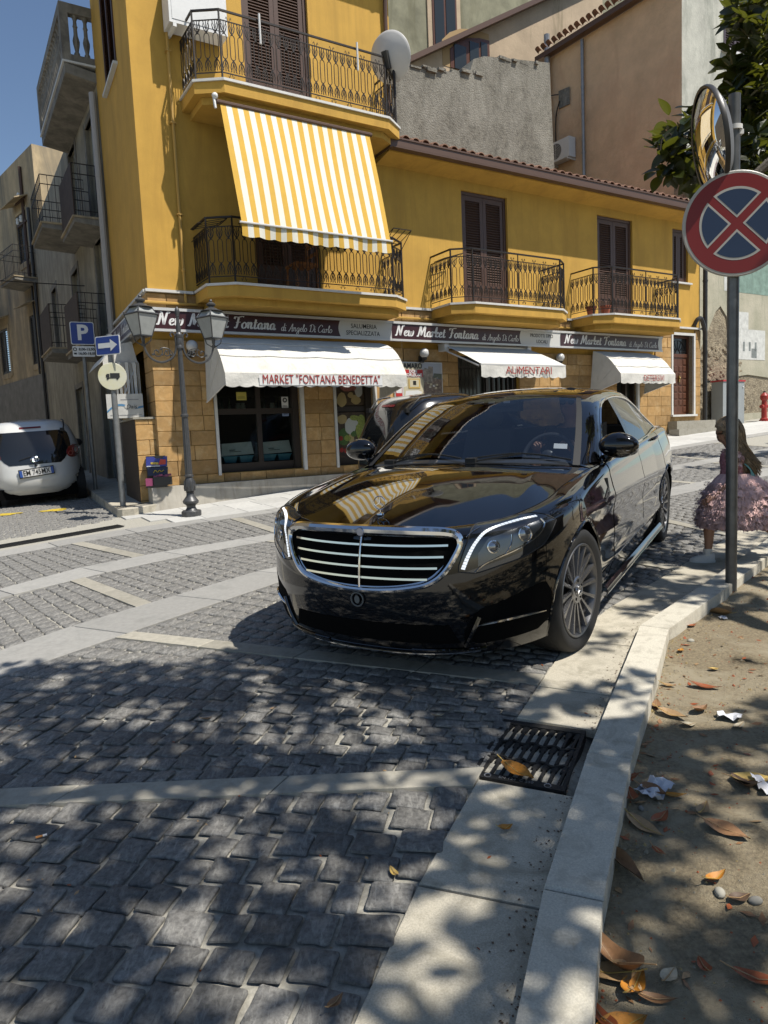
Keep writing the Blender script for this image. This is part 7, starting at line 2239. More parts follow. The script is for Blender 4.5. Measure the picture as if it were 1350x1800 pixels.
mb = MB(); mb.box(-.262, -.218, -.018, -.0165, -.056, .056); mb.box(.222, .262, -.018, -.0165, -.056, .056); mb.build('plate_band', M('plate_blue', (.03, .09, .34), .4), pl, smooth=False)
text('lettering', 'EM 745MX', .125, m_blackp, pl, (0, -.020, 0), squeeze=.74, bold=.001)
em = thing('emblem', None, None); em.parent = ay; em.location = (-.545, 0, .80); em.rotation_euler = (0, 0, -PI/2)
for rx, rz, oz in ((.062, .042, 0), (.022, .040, 0), (.048, .017, .016)):
    MB().tube([(rx*math.cos(2*PI*i/24), -.008, oz+rz*math.sin(2*PI*i/24)) for i in range(24)], .006, 5, closed=True).build('emblem_ring', m_chrome, em)
MB().tube([ayr(-.02, .86, .02), ayr(.10, .835, .02), ayr(.24, .80, .02)], .007, 4).build('wiper', m_matte, ay)
for s in (-1, 1):
    MB().tube([(.2, .53*s, 1.44), (.0, .545*s, 1.425), (-.10, .54*s, 1.34), (-.17, .52*s, 1.27)], .012, 5).build('roof_seam', m_matte, ay)
    MB().cbox((-.20, .50*s, 1.265), (.05, .07, .06)).build('hinge', m_matte, ay, smooth=False)
mb = MB(); mb.sphere((1.15, -.82, .98), .10, 12, 8, (.6, .9, .75)); mb.tube([(1.2, -.70, .92), (1.17, -.82, .95)], .03, 6); mb.build('door_mirror', m_matte, ay)
mb = MB(); mb.sphere((1.15, .82, .98), .10, 12, 8, (.6, .9, .75)); mb.build('door_mirror', m_matte, ay)
MB().sphere(ayr(0, .695, .005), .022, 10, 6).build('boot_button', m_matte, ay)
for s in (-1, 1):
    def sw(x0, x1, za, zb_):
        def f(a, b):
            x = x0+(x1-x0)*a; zt = min(zb_, interp(x, [.0, .25, .9, 1.5, 1.75], [1.22, 1.33, 1.38, 1.25, 1.05])); z = za+(zt-za)*b
            W, xr, xf = cspl(z, AW_Z, AW_W), cspl(z, AW_Z, AR_X), cspl(z, AW_Z, AF_X); xm = (xr+xf)/2; hx = xm-xr if x < xm else xf-xm
            return (x, s*(W*max(.02, 1-(abs(x-xm)/hx)**3.6)**(1/3.6)+.005), z)
        return MB().grid(f, 12, 8)
    sw(.08, .80, .94, 1.38).build('side_window', m_rw, ay, ang=80); sw(.86, 1.66, .92, 1.38).build('side_window', m_rw, ay, ang=80)
    MB().tube([sw(.06, 1.68, .915, 1.3).v[i] for i in range(13)], .012, 5).build('window_trim', m_al, ay)
# a dark hatchback parked further back, beyond the saloon: a copy of the white one in black
cx_, cy_ = F(2.95, 2.15)[:2]
a2 = copy_tree(ay)
a2.name = 'dark_hatchback'
tag(a2, 'dark hatchback mostly hidden behind the black saloon, in front of the shop', 'car')
a2.matrix_world = car_matrix(cx_, cy_, FROT)
m_dp = M('dark_car_paint', (.008, .008, .009), .2, coat=1.0)
def repaint(o):
    if o.type == 'MESH' and any(s_.material == m_wp for s_ in o.material_slots):
        o.data = o.data.copy()
        for i in range(len(o.data.materials)):
            if o.data.materials[i] == m_wp: o.data.materials[i] = m_dp
    for c in o.children: repaint(c)
repaint(a2)
for o in list(a2.children):
    if o.name.startswith(('number_plate', 'bumper_scuff')):
        for c in list(o.children): bpy.data.objects.remove(c)
        bpy.data.objects.remove(o)
# ---------------------------------------------------------------- people
m_skin = M('skin', (.36, .20, .135), .5, var=.08, vscale=12)
def skin_mesh(verts, edges, name, mat, sub=2, extra=None):
    """one continuous body grown round a jointed skeleton: verts = (x, y, z, rx, ry)"""
    me = bpy.data.meshes.new('skeleton')
    bm = bmesh.new()
    ly = bm.verts.layers.skin.verify()
    vs = []
    for i, v in enumerate(verts):
        b = bm.verts.new(v[:3]); b[ly].radius = (v[3], v[4] if len(v) > 4 else v[3]); b[ly].use_root = (i == 0); vs.append(b)
    for a, b in edges: bm.edges.new((vs[a], vs[b]))
    bm.to_mesh(me); bm.free()
    o = bpy.data.objects.new('skeleton', me); COL.objects.link(o)
    m = o.modifiers.new('skin', 'SKIN'); m.use_smooth_shade = True
    s = o.modifiers.new('sub', 'SUBSURF'); s.levels = sub; s.render_levels = sub
    dg = bpy.context.evaluated_depsgraph_get()
    out = bpy.data.meshes.new_from_object(o.evaluated_get(dg))
    bpy.data.objects.remove(o); bpy.data.meshes.remove(me)
    bm = bmesh.new(); bm.from_mesh(out)
    if extra is not None:
        n0 = len(bm.verts)
        vv = [bm.verts.new(p) for p in extra.v]
        for f in extra.f:
            try: bm.faces.new([vv[i] for i in f])
            except ValueError: pass
    bmesh.ops.recalc_face_normals(bm, faces=bm.faces)
    bm.to_mesh(out); bm.free()
    out.name = name
    out.materials.clear(); out.materials.append(mat)
    out.polygons.foreach_set('use_smooth', [True]*len(out.polygons))
    return out
def hand(mb, wrist, d, palm_n, size, curl=.5, thumb=1):
    """palm and five bent fingers; d = finger direction, palm_n = where the palm looks"""
    d = Vector(d).normalized(); n = Vector(palm_n); n = (n-d*n.dot(d)).normalized(); s = d.cross(n)
    w = Vector(wrist); S = size
    mb.tube([w-d*.01, w+d*.18*S, w+d*.36*S, w+d*.50*S], [.16*S, .20*S, .24*S, .20*S], 8)
    for k, L in enumerate((.40, .46, .43, .34)):
        b = w+d*.44*S+s*(k-1.5)*.105*S
        a1, a2 = curl*.5, curl*1.1
        p1 = b+(d*math.cos(a1*.6)+n*math.sin(a1*.6))*L*.45*S
        p2 = p1+(d*math.cos(a1+.3*curl)+n*math.sin(a1+.3*curl))*L*.33*S
        p3 = p2+(d*math.cos(a2+.3*curl)+n*math.sin(a2+.3*curl))*L*.25*S
        mb.tube([b-d*.06*S, b, p1, p2, p3], [.050*S, .056*S, .050*S, .045*S, .030*S], 6)
    b = w+d*.12*S-s*.14*S*thumb
    p1 = b+(d*.55-s*.7*thumb+n*.3)*.20*S; p2 = p1+(d*.8-s*.35*thumb+n*.35)*.17*S
    mb.tube([b-d*.02*S, b, p1, p2], [.07*S, .066*S, .055*S, .036*S], 6)
# the girl; local x = the way she walks, y = her left
gx_, gy_ = 2.865, 5.70
girl = thing('person', 'small girl with long brown hair and frilly pink dress stepping off the kerb', 'person', (gx_, gy_, g(2.66, 5.78)+.012), math.atan2(.37, -.93))
V = [(0, 0, .60, .085, .095), (.01, 0, .70, .075, .085), (.025, 0, .80, .080, .09), (.035, 0, .875, .06, .085), (.05, 0, .925, .034), (.062, 0, .975, .040),
     (.075, 0, 1.02, .070, .064), (.075, 0, 1.08, .082, .074), (.07, 0, 1.13, .066, .06),
     (.02, .055, .555, .072), (.14, .06, .43, .055), (.20, .06, .36, .046), (.205, .06, .26, .046), (.205, .055, .15, .034), (.215, .055, .06, .028),
     (-.02, -.055, .555, .072), (-.08, -.06, .43, .055), (-.14, -.06, .34, .046), (-.24, -.06, .27, .043), (-.33, -.055, .20, .032), (-.39, -.055, .14, .028),
     (.03, .10, .885, .040), (.025, .135, .83, .030), (.03, .155, .72, .026), (.10, .165, .61, .024), (.175, .165, .545, .018),
     (.03, -.10, .885, .040), (.02, -.135, .83, .030), (.0, -.155, .72, .026), (.05, -.16, .61, .022), (.10, -.155, .55, .018),
     (.155, 0, 1.045, .014), (.145, 0, 1.0, .022)]
E_ = [(0, 1), (1, 2), (2, 3), (3, 4), (4, 5), (5, 6), (6, 7), (7, 8), (0, 9), (9, 10), (10, 11), (11, 12), (12, 13), (13, 14), (0, 15), (15, 16), (16, 17), (17, 18), (18, 19), (19, 20),
      (3, 21), (21, 22), (22, 23), (23, 24), (24, 25), (3, 26), (26, 27), (27, 28), (28, 29), (29, 30), (7, 31), (6, 32)]
ex = MB()
hand(ex, (.178, .165, .543), (.85, .05, -.5), (-.2, -.95, -.2), .125, .75)
hand(ex, (.103, -.155, .548), (.8, 0, -.6), (-.2, .95, -.2), .125, .6, -1)
link('body', skin_mesh(V, E_, 'body', m_skin, 2, ex), girl)
mb = MB()
for s in (-1, 1): mb.sphere((.138, s*.033, 1.075), .009, 8, 6)
mb.build('eyes', M('eye_dark', (.03, .02, .015), .2), girl)
m_tulle = M('pink_tulle', (.95, .57, .52), .9, var=.18, vscale=40, bmp=.5, bscale=140, bdist=.004, space='Object')
m_bod = M('rose_bodice', (.50, .13, .16), .8, var=.5, vscale=45, space='Object', col2=(.68, .34, .36))
mb = MB().lathe([(.125, .66), (.105, .70), (.098, .76), (.108, .82), (.10, .875), (.07, .905)], 22, (.02, 0, 0)); mb.build('bodice', m_bod, girl)
tiers = [(.72, .115, .61, .205), (.655, .16, .545, .250), (.59, .19, .475, .275), (.525, .21, .405, .292), (.455, .22, .345, .300), (.395, .22, .305, .298)]
fz = MB()
for ti, (z0, r0, z1, r1) in enumerate(tiers):
    for lay in range(3):
        nR, nH = 120, 5
        ph = rnd.uniform(0, 6); f1 = 15+lay*4+ti
        vs = []
        for j in range(nH+1):
            t = j/nH
            for i in range(nR):
                th = 2*PI*i/nR
                amp = (.016+.004*lay)*t
                r = r0+(r1-r0)*t**.8+amp*math.sin(f1*th+ph)+.5*amp*math.sin(2.3*f1*th+ph*2)-.012*lay+rnd.uniform(-.003, .003)*t
                z = z0+(z1-z0)*t+.010*math.sin(f1*.5*th+ph)*t-.008*lay+rnd.uniform(-.004, .004)*t
                if j == nH: z += rnd.uniform(-.010, .006)
                vs.append((r*math.cos(th)*1.05-.015*t, r*math.sin(th), z))
        fz.add(vs, [(j*nR+i, j*nR+(i+1) % nR, (j+1)*nR+(i+1) % nR, (j+1)*nR+i) for j in range(nH) for i in range(nR)])
    # fine frayed edge
    for k in range(900):
        th = rnd.uniform(0, 2*PI); r = r1+rnd.uniform(-.03, .018); z = z1+rnd.uniform(-.01, .05)
        a = Vector((r*math.cos(th)*1.05, r*math.sin(th), z)); d = Vector((math.cos(th)*rnd.uniform(.2, 1), math.sin(th)*rnd.uniform(.2, 1), rnd.uniform(-1.2, .1)))*.022
        tn = Vector((-math.sin(th), math.cos(th), rnd.uniform(-.5, .5)))*.010
        fz.add([a, a+tn, a+tn*.6+d], [(0, 1, 2)])
fz.build('skirt', m_tulle, girl, ang=180)
fz = MB()
for s in (-1, 1):
    for k in range(150):
        th = rnd.uniform(0, 2*PI); ph = rnd.uniform(-.6, 1.2)
        a = Vector((.03+.055*math.cos(th), s*(.105+.02*math.sin(ph)), .865+.045*math.sin(th)))
        d = Vector((rnd.uniform(-.5, .5), s*rnd.uniform(.2, 1), rnd.uniform(-1, .4)))*.045
        tn = Vector((math.sin(th), 0, math.cos(th)))*.022
        fz.add([a, a+tn, a+tn+d, a+d*.9], [(0, 1, 2, 3)])
fz.build('shoulder_frill', m_tulle, girl, ang=180)
m_hair = M('brown_hair', (.24, .165, .095), .45, var=.45, vscale=30, space='Object', col2=(.45, .33, .20))
mb = MB()
cap = MB().grid(lambda a, b: (.062+.102*math.cos(2*PI*a)*math.sin(PI*.56*b), .092*math.sin(2*PI*a)*math.sin(PI*.56*b), 1.085+.100*math.cos(PI*.56*b)), 30, 12)
keep = []
for f in cap.f:
    c = sum((Vector(cap.v[i]) for i in f), Vector())/4
    if not (c.x > .145 and c.z < 1.10): keep.append(f)
mb.add(cap.v, keep)
for k in range(560):
    th = rnd.uniform(-2.85, 2.85)
    side = math.sin(th); back = -math.cos(th)
    z0 = rnd.uniform(1.10, 1.185)
    rr = math.sqrt(max(0, 1-((z0-1.085)/.102)**2))
    a = Vector((.062+back*.098*rr, .094*side*rr, z0))
    L = rnd.uniform(.80, 1.0)
    pts = [a]
    ex_ = rnd.uniform(-.02, .02)
    for t, (bx, sp, z) in zip((.2, .45, .7, 1.0), ((.100, 1.08, 1.05), (.105, 1.0, .95), (.135, .92, .84), (.175, .8, .70))):
        f = bx+ex_*t*2
        fx = .062+(back*.098 if back > 0 else back*.11)
        x = fx*(1-t)+(.04-f)*t if back < -.2 else .062+back*.085*(1-t)-f*t*.9
        pts.append(Vector((x+rnd.uniform(-.006, .006), side*.094*sp+rnd.uniform(-.010, .010), z+(1-L)*.5*t+rnd.uniform(-.01, .01))))
    P = catmull(pts, 3)
    n = len(P)
    mb.tube(P, [.0065*(1-.6*i/n) for i in range(n)], 3)
mb.build('hair', m_hair, girl, ang=180)
mb = MB()
for k in range(3): mb.tube(catmull([(-.05, .085+.006*k, .80), (-.09, .10, .755), (-.12+.01*k, .09, .70)], 4), .006, 4)
mb.build('ribbon', M('teal_ribbon', (.16, .42, .42), .6), girl)
m_sneak = M('white_sneaker', (.66, .65, .63), .55, var=.05, vscale=20)
def shoe(x, y, z, pitch):
    o = thing('shoe', None, None); o.parent = girl; o.location = (x, y, z); o.rotation_euler = (0, pitch, 0)
    def f(a, b):
        t = a; w = .030*(.85+.35*math.sin(PI*(t*.8+.1)))*(1 if t < .93 else .75)*(1 if t > .04 else .7)
        h = interp(t, [0, .12, .35, .55, .8, 1], [.062, .072, .066, .050, .036, .018])
        th = PI*b
        return (-.055+.185*t, w*math.cos(th), .016+h*math.sin(th)**.7)
    MB().grid(f, 16, 10).build('upper', m_sneak, o, ang=80)
    P = []
    for i in range(24):
        th = 2*PI*i/24; P.append((.0375+.098*math.cos(th), .037*math.sin(th)*(1+.12*math.cos(th)), 0))
    MB().prism(P, (0, 0, .022)).build('sole', m_white, o, recalc=True)
    mb = MB()
    for k in range(4): mb.tube([(.03+.016*k, -.022, .076-.010*k), (.035+.016*k, 0, .082-.010*k), (.03+.016*k, .022, .076-.010*k)], .003, 4)
    mb.build('laces', m_white, o)
    return o
shoe(.215, .055, -.008, 0); shoe(-.385, -.055, .09, .95)
mb = MB(); mb.lathe([(.031, .055), (.034, .09), (.033, .11)], 14, (.213, .055, 0)); mb.build('sock', m_white, girl)

# the driver, seen dimly through the windscreen
drv = thing('person', 'driver in dark clothes sitting behind the wheel of the black car, hands on the rim', 'person', (0, 0, 0))
drv.matrix_world = CM_ @ Matrix.Translation((-1.78, .40, .72))
V = [(0, 0, 0, .14, .16), (-.04, 0, .18, .12, .15), (-.10, 0, .36, .11, .17), (-.09, 0, .46, .06, .08), (-.07, 0, .53, .05), (-.04, 0, .58, .075, .066), (-.04, 0, .65, .092, .074), (-.05, 0, .71, .074, .066),
     (-.10, .17, .40, .065), (.02, .22, .24, .048), (.22, .20, .22, .042), (.40, .14, .30, .030), (-.10, -.17, .40, .065), (.02, -.22, .24, .048), (.22, -.20, .22, .042), (.40, -.14, .30, .030),
     (.06, 0, .625, .016), (.32, .10, -.02, .085), (.62, .10, .02, .06), (.85, .1, -.12, .05), (.32, -.10, -.02, .085), (.62, -.10, .02, .06), (.85, -.1, -.12, .05)]
E_ = [(0, 1), (1, 2), (2, 3), (3, 4), (4, 5), (5, 6), (6, 7), (2, 8), (8, 9), (9, 10), (10, 11), (2, 12), (12, 13), (13, 14), (14, 15), (6, 16), (0, 17), (17, 18), (18, 19), (0, 20), (20, 21), (21, 22)]
ex = MB(); hand(ex, (.41, .14, .31), (.7, -.2, .6), (.3, -.5, -.6), .17, 1.1); hand(ex, (.41, -.14, .31), (.7, .2, .6), (.3, .5, -.6), .17, 1.1, -1)
link('body', skin_mesh(V, E_, 'body', m_skin, 2, ex), drv)
m_shirt = M('dark_shirt', (.03, .03, .035), .85)
Vs = [(0, 0, -.02, .165, .19), (-.04, 0, .18, .145, .175), (-.10, 0, .36, .13, .19), (-.09, 0, .44, .075, .10), (-.10, .17, .40, .085), (.02, .22, .24, .066), (.22, .20, .22, .056), (-.10, -.17, .40, .085), (.02, -.22, .24, .066), (.22, -.20, .22, .056)]
link('shirt', skin_mesh(Vs, [(0, 1), (1, 2), (2, 3), (2, 4), (4, 5), (5, 6), (2, 7), (7, 8), (8, 9)], 'shirt', m_shirt), drv)
MB().grid(lambda a, b: (-.055+.098*math.cos(2*PI*a)*math.sin(PI*.5*b), .088*math.sin(2*PI*a)*math.sin(PI*.5*b), .665+.105*math.cos(PI*.5*b)), 20, 8).build('hair', M('dark_hair', (.02, .016, .012), .6), drv)
mb = MB()
for s in (-1, 1): mb.sphere((.052, s*.034, .655), .026, 10, 6, (.4, 1, .75))
mb.tube([(.055, -.02, .66), (.055, .02, .66)], .004, 4); mb.build('sunglasses', m_trim, drv)
# ---------------------------------------------------------------- grating, litter, fallen leaves
kd = (ka_ := Vector((.62, 2.46)), kb_ := Vector((.835, 2.925)))
tdir = (kb_-ka_).normalized(); nd = Vector((-tdir.y, tdir.x))
gr_ = thing('drain_grating', 'cast iron road drain grating set between the gutter slabs against the kerb', 'drain grating', (ka_.x, ka_.y, g(ka_.x, ka_.y)), math.atan2(tdir.y, tdir.x))
LG_, WG_ = .512, .365
gr_.rotation_euler = (math.atan2(g(ka_.x+nd.x, ka_.y+nd.y)-g(ka_.x, ka_.y), 1), -math.atan((g(kb_.x, kb_.y)-g(ka_.x, ka_.y))/.51), math.atan2(tdir.y, tdir.x))
zt = .009
mb = MB(); mb.box(0, .035, .005, WG_, -.04, zt); mb.box(LG_-.04, LG_-.004, .005, WG_, -.04, zt); mb.box(.035, LG_-.04, .005, .02, -.04, zt-.002); mb.box(.035, LG_-.04, WG_-.015, WG_, -.04, zt-.002)
mb.build('frame', m_iron, gr_, smooth=False)
bw = (LG_-.075)/3
for row in range(3):
    x0 = .036+row*bw; x1 = x0+bw
    mb = MB(); P = []
    n = 18
    for i in range(n+1):
        y = .02+(WG_-.035)*i/n; P.append((x1-.006+.012*math.sin(i*PI/2.25+row), y, zt-.006))
    if row < 2: mb.tube(P, .008, 4)
    for i in range(9):
        y = .034+i*.037
        mb.prism([(x0+.002, y-.004, -.03), (x0+.002, y-.004, zt-.002), (x1-.004, y-.011, zt-.002), (x1-.004, y-.011, -.03)], (0, .011, 0))
        mb.prism([(x1-.05, y-.011, zt-.014), (x1-.05, y-.011, zt-.004), (x1-.004, y-.018, zt-.004), (x1-.004, y-.018, zt-.014)], (0, .024, 0))
    mb.build('bar_row', m_iron, gr_, smooth=False, recalc=True)
MB().add([(0, 0, -.10), (LG_, 0, -.10), (LG_, WG_, -.10), (0, WG_, -.10)], [(0, 1, 2, 3)]).build('pit', m_void, gr_, smooth=False)
mb = MB()
for y in (.07, .30): mb.lathe([(.010, zt+.001), (.014, zt+.002), (.014, zt)], 12, (.017, y, 0))
mb.build('rivet', m_steel, gr_)
text('lettering', 'EN 124  C 250', .022, m_steel, gr_, (.018, .19, zt+.001), (0, 0, PI/2+PI), extr=.0006)

LEAFC = {'orange': (.50, .20, .02), 'brown': (.24, .125, .055), 'tan': (.37, .235, .115), 'rust': (.30, .075, .02), 'yellow': (.52, .36, .10), 'dark': (.10, .06, .035), 'pale': (.46, .40, .28)}
def leaf_mat(c):
    col = LEAFC[c]
    m = M('leaf_'+c, col, .55, var=.18, vscale=60, bmp=.3, bscale=120, bdist=.002, space='Object', stain=tuple(v*.45 for v in col), sscale=(28, 28, 28), spos=(.55, .68))
    return m
def leaf_shape(L, W, curl, fold, nu=9, nv=4):
    """a blade with a midrib, folded along it and curled end to end"""
    mb = MB()
    def f(a, b):
        x = (a-.5)*L; w = W*.5*(math.sin(PI*min(1, a**.8*1.0))**.75)*(1-.25*a)
        s = b*2-1
        return (x, w*s, abs(s)*w*fold+curl*L*((a-.5)**2)*1.6+.04*W*math.sin(a*9+b*3)+.004)
    mb.grid(f, nu, nv)
    return mb
def put_leaf(x, y, L, ar, c, rz, lab, curl=.35, fold=.35, tilt=0.0, on_soil=True, grp='fallen leaves on the ground', z=None, kind_=None):
    zz = (soil_z(x, y) if on_soil else g(x, y)+.012) if z is None else z
    t = thing('fallen_leaf', lab, 'fallen leaf', (x, y, zz+.002), rz, grp)
    t.rotation_euler = (tilt, rnd.uniform(-.12, .12), rz)
    ar = min(ar, .62)
    leaf_shape(L, L*ar, curl, fold).build('blade', leaf_mat(c), t, ang=180)
    mb = MB(); mb.tube([(-L*.5-L*.18, 0, .012+curl*L*.5), (-L*.5, 0, .006+curl*L*.4), (0, 0, .006), (L*.45, 0, .006+curl*L*.32)], [.0016, .0018, .0014, .0006], 4); mb.build('midrib', leaf_mat('yellow' if c in ('orange', 'tan') else 'tan'), t)
    return t
zg = g(.47, 2.57)+.016
put_leaf(.468, 2.585, .165, .52, 'orange', -.95, 'large bright orange leaf lying across the drain grating', .25, .4, on_soil=False, z=zg)
put_leaf(.36, 2.24, .062, .6, 'orange', .5, 'small torn ochre leaf on the gutter slab below the drain grating', .5, .5, on_soil=False)
for a in (
 (2.16, 4.50, .17, .5, 'tan', 2.2, 'upright folded tan leaf on the soil near the sign pole', .2, 1.3),
 (1.87, 4.25, .07, .5, 'rust', .3, 'small rust leaf against the inner kerb face below the sign pole'),
 (1.39, 3.43, .075, .5, 'tan', -.6, 'small pointed tan leaf beside the sunlit bend of the kerb'),
 (1.55, 3.38, .15, .36, 'rust', -.5, 'long reddish leaf lying on sunlit soil past the kerb bend'),
 (1.41, 3.12, .11, .5, 'brown', .6, 'brown leaf with a curled tip in the shade beside the white scrap', .5, .6),
 (1.27, 3.09, .15, .45, 'tan', -.9, 'broad tan leaf leaning on another in the shade near the kerb', .3, .5),
 (1.24, 3.20, .10, .5, 'brown', 1.2, 'dull brown leaf close to the kerb, upper one of a shaded pair'),
 (1.30, 2.99, .08, .6, 'pale', .2, 'small pale round leaf lying by the shaded pair near the kerb'),
 (1.63, 3.85, .07, .5, 'orange', 1.0, 'small orange leaf with a bent tip on bright soil'),
 (1.69, 3.58, .06, .6, 'yellow', .0, 'small yellow leaf on bright soil far from the kerb'),
 (1.51, 2.96, .08, .5, 'pale', .6, 'pale grey-tan leaf to the right of the white scrap'),
 (1.33, 2.50, .16, .62, 'yellow', -.3, 'large pale yellow leaf with a ragged edge at the right of the soil', .3, .3),
 (1.28, 2.47, .12, .5, 'dark', 1.9, 'dark curled leaf tucked under the large pale yellow leaf', .6, .6),
 (.93, 2.44, .12, .55, 'brown', -1.0, 'brown folded leaf resting on the crumpled white paper', .4, .8),
 (.87, 2.54, .12, .5, 'rust', .2, 'rust red leaf above the crumpled white paper by the kerb', .4, .4),
 (.845, 2.43, .10, .6, 'rust', 1.4, 'broken rust leaf between the kerb and the crumpled paper'),
 (1.0, 2.42, .09, .4, 'orange', -.2, 'narrow orange leaf to the right of the crumpled paper', .4, .5),
 (.83, 2.25, .16, .40, 'tan', -1.1, 'torn tan leaf with dark holes beside the kerb below the paper', .25, .3),
 (.90, 2.29, .10, .5, 'rust', .7, 'crumbled rust leaf next to the torn tan leaf'),
 (1.08, 2.20, .15, .58, 'brown', -.8, 'wide flat brown leaf lying alone on shaded soil', .1, .2),
 (1.06, 2.32, .09, .5, 'tan', .9, 'small tan leaf sticking out behind the wide flat brown leaf'),
 (.69, 2.06, .19, .30, 'brown', -1.2, 'long rolled brown leaf lying along the inner kerb face', .15, 1.2),
 (.82, 2.10, .06, .4, 'rust', -1.2, 'tiny rust leaf on shaded soil beyond the long rolled leaf'),
 (.94, 1.97, .08, .45, 'orange', .4, 'small orange-brown leaf above the pale pebble', .6, .8),
 (.97, 1.89, .07, .7, 'dark', .2, 'dark ragged leaf between the pale pebble and the grey stone'),
 (.545, 1.70, .22, .36, 'brown', 2.0, 'large glossy curled brown leaf standing up near the bottom kerb', .75, .9),
 (.52, 1.665, .14, .6, 'tan', 2.9, 'broad tan leaf under the large curled one near the bottom kerb', .2, .3),
 (.57, 1.62, .12, .5, 'orange', .9, 'orange leaf with a yellow edge at the foot of the large curled leaf', .4, .5),
 (.61, 1.58, .10, .35, 'brown', -.2, 'narrow brown leaf pointing right below the large curled leaf'),
 (.67, 1.65, .07, .7, 'pale', .8, 'faded pinkish leaf on soil right of the large curled leaf', .1, .2),
 (.765, 1.67, .06, .6, 'rust', 1.6, 'bright red-orange leaf scrap in a spot of sun'),
 (.50, 1.50, .14, .6, 'orange', .3, 'wide orange leaf at the very bottom of the soil', .2, .3),
 (.46, 1.53, .12, .35, 'rust', 1.9, 'narrow rust leaf pressed against the kerb at the very bottom'),
 (.88, 1.62, .13, .35, 'rust', -.4, 'long dark red leaf near the right edge of the soil'),
): put_leaf(*a)
for x, y, L, c, rz, l in ((.21, 3.12, .06, 'pale', .4, 'pale papery leaf on the cobbles in front of the car'), (-.17, 1.58, .06, 'brown', 1.0, 'brown leaf between cobbles at the bottom of the road'), (-.88, 3.22, .05, 'dark', .2, 'dark leaf scrap on shaded cobbles left of the car'), (2.1, 6.1, .10, 'brown', .3, 'brown leaf on the paving beside the rear wheel'), (-.02, 2.05, .05, 'yellow', 2.0, 'yellow leaf fragment on the cobbles beside the gutter')):
    put_leaf(x, y, L, .5, c, rz, l, on_soil=False)
# crumbs of leaves: nobody could count them
mb = MB()
for k in range(330):
    s = rnd.uniform(1.2, 6.5); p = at(offs(KE, .18), s); r = rnd.random()**2.2*1.7
    x, y = p.x+.93*r, p.y-.36*r; z = soil_z(x, y)+.003
    L = rnd.uniform(.008, .028); th = rnd.uniform(0, 6.3)
    u = Vector((math.cos(th), math.sin(th), rnd.uniform(-.2, .3)))*L; v = Vector((-math.sin(th), math.cos(th), rnd.uniform(-.2, .4)))*L*.45
    c = Vector((x, y, z)); mb.mat = rnd.choice((0, 0, 1, 2, 2))
    mb.add([c-u, c+v*.8, c+u, c-v], [(0, 1, 2, 3)])
mb.build('leaf_litter', [leaf_mat('rust'), leaf_mat('tan'), leaf_mat('brown')], kind='stuff', smooth=False)
# joints of the paving gather crumbs too
mb = MB()
for k in range(260):
    x, y = rnd.uniform(-2.2, .9), rnd.uniform(1.5, 4.2)
    L = rnd.uniform(.004, .014); th = rnd.uniform(0, 6.3); c = Vector((x, y, g(x, y)-.002+(.014 if rnd.random() < .3 else 0)))
    u = Vector((math.cos(th), math.sin(th), .1))*L; v = Vector((-math.sin(th), math.cos(th), .2))*L*.4
    mb.mat = rnd.choice((0, 1, 1)); mb.add([c-u, c+v, c+u, c-v], [(0, 1, 2, 3)])
for k in range(700):
    s_ = rnd.uniform(1.6, 7.5); q_ = at(offs(KE, -.008-abs(rnd.gauss(0, .045))), s_); L = rnd.uniform(.0015, .006); th = rnd.uniform(0, 6.3)
    c = Vector((q_.x, q_.y, g(q_.x, q_.y)+.0125)); u = Vector((math.cos(th), math.sin(th), 0))*L; v = Vector((-math.sin(th), math.cos(th), .3))*L*.7
    mb.mat = 2; mb.add([c-u, c+v, c+u, c-v], [(0, 1, 2, 3)])
mb.build('road_litter', [leaf_mat('rust'), leaf_mat('tan'), leaf_mat('dark')], kind='stuff', smooth=False)
m_paper = M('white_paper', (.62, .62, .64), .7)
def paper(lab, x, y, s, sd):
    r2 = random.Random(sd); t = thing('paper_scrap', lab, 'paper', (x, y, soil_z(x, y)+.006), r2.uniform(0, 6), 'white paper scraps on the soil')
    n = 6
    mb = MB(); h = [[r2.uniform(0, .22)*s for _ in range(n+1)] for _ in range(n+1)]
    mb.grid(lambda a, b: ((a-.5)*s+h[int(b*n)][int(a*n)]*.4, (b-.5)*s*.7, h[int(a*n)][int(b*n)]), n, n); mb.build('sheet', m_paper, t, ang=20)
paper('crumpled white paper half under brown leaves beside the kerb', .94, 2.45, .14, 1); paper('small torn white paper in the shade far from the kerb', 1.50, 3.04, .10, 2)
paper('white paper edge under the large pale yellow leaf', 1.36, 2.45, .12, 3); paper('tiny white scrap beside the upright folded leaf', 2.14, 4.42, .06, 4)
def pebble(lab, x, y, s, c):
    s *= .75
    t = thing('stone', lab, 'stone', (x, y, soil_z(x, y)), rnd.uniform(0, 6), 'stones lying on the soil')
    mb = MB().sphere((0, 0, s*.3), s, 12, 8, (1, .72, .6)); mb.v = [tuple(Vector(p)*(1+.3*mnoise.noise(Vector(p)*28))) for p in mb.v]; mb.build('stone_body', c, t)
pebble('pale oblong pebble below the small orange-brown leaf', .925, 1.915, .030, M('pale_pebble', (.36, .34, .28), .9)); pebble('grey stone right of the dark ragged leaf', 1.01, 1.88, .028, M('grey_pebble', (.20, .19, .165), .9))
pebble('small grey-green stone beside the torn tan leaf', .86, 2.36, .02, M('grey_pebble', (.20, .19, .165))); pebble('striped grey pebble at the edge of the bright soil', 1.75, 4.0, .03, M('pale_pebble', (.36, .34, .28)))
t = thing('cigarette_end', 'cigarette end lying on the cobbles at the left', 'cigarette end', (-1.25, 2.34, g(-1.25, 2.34)+.018), .5)
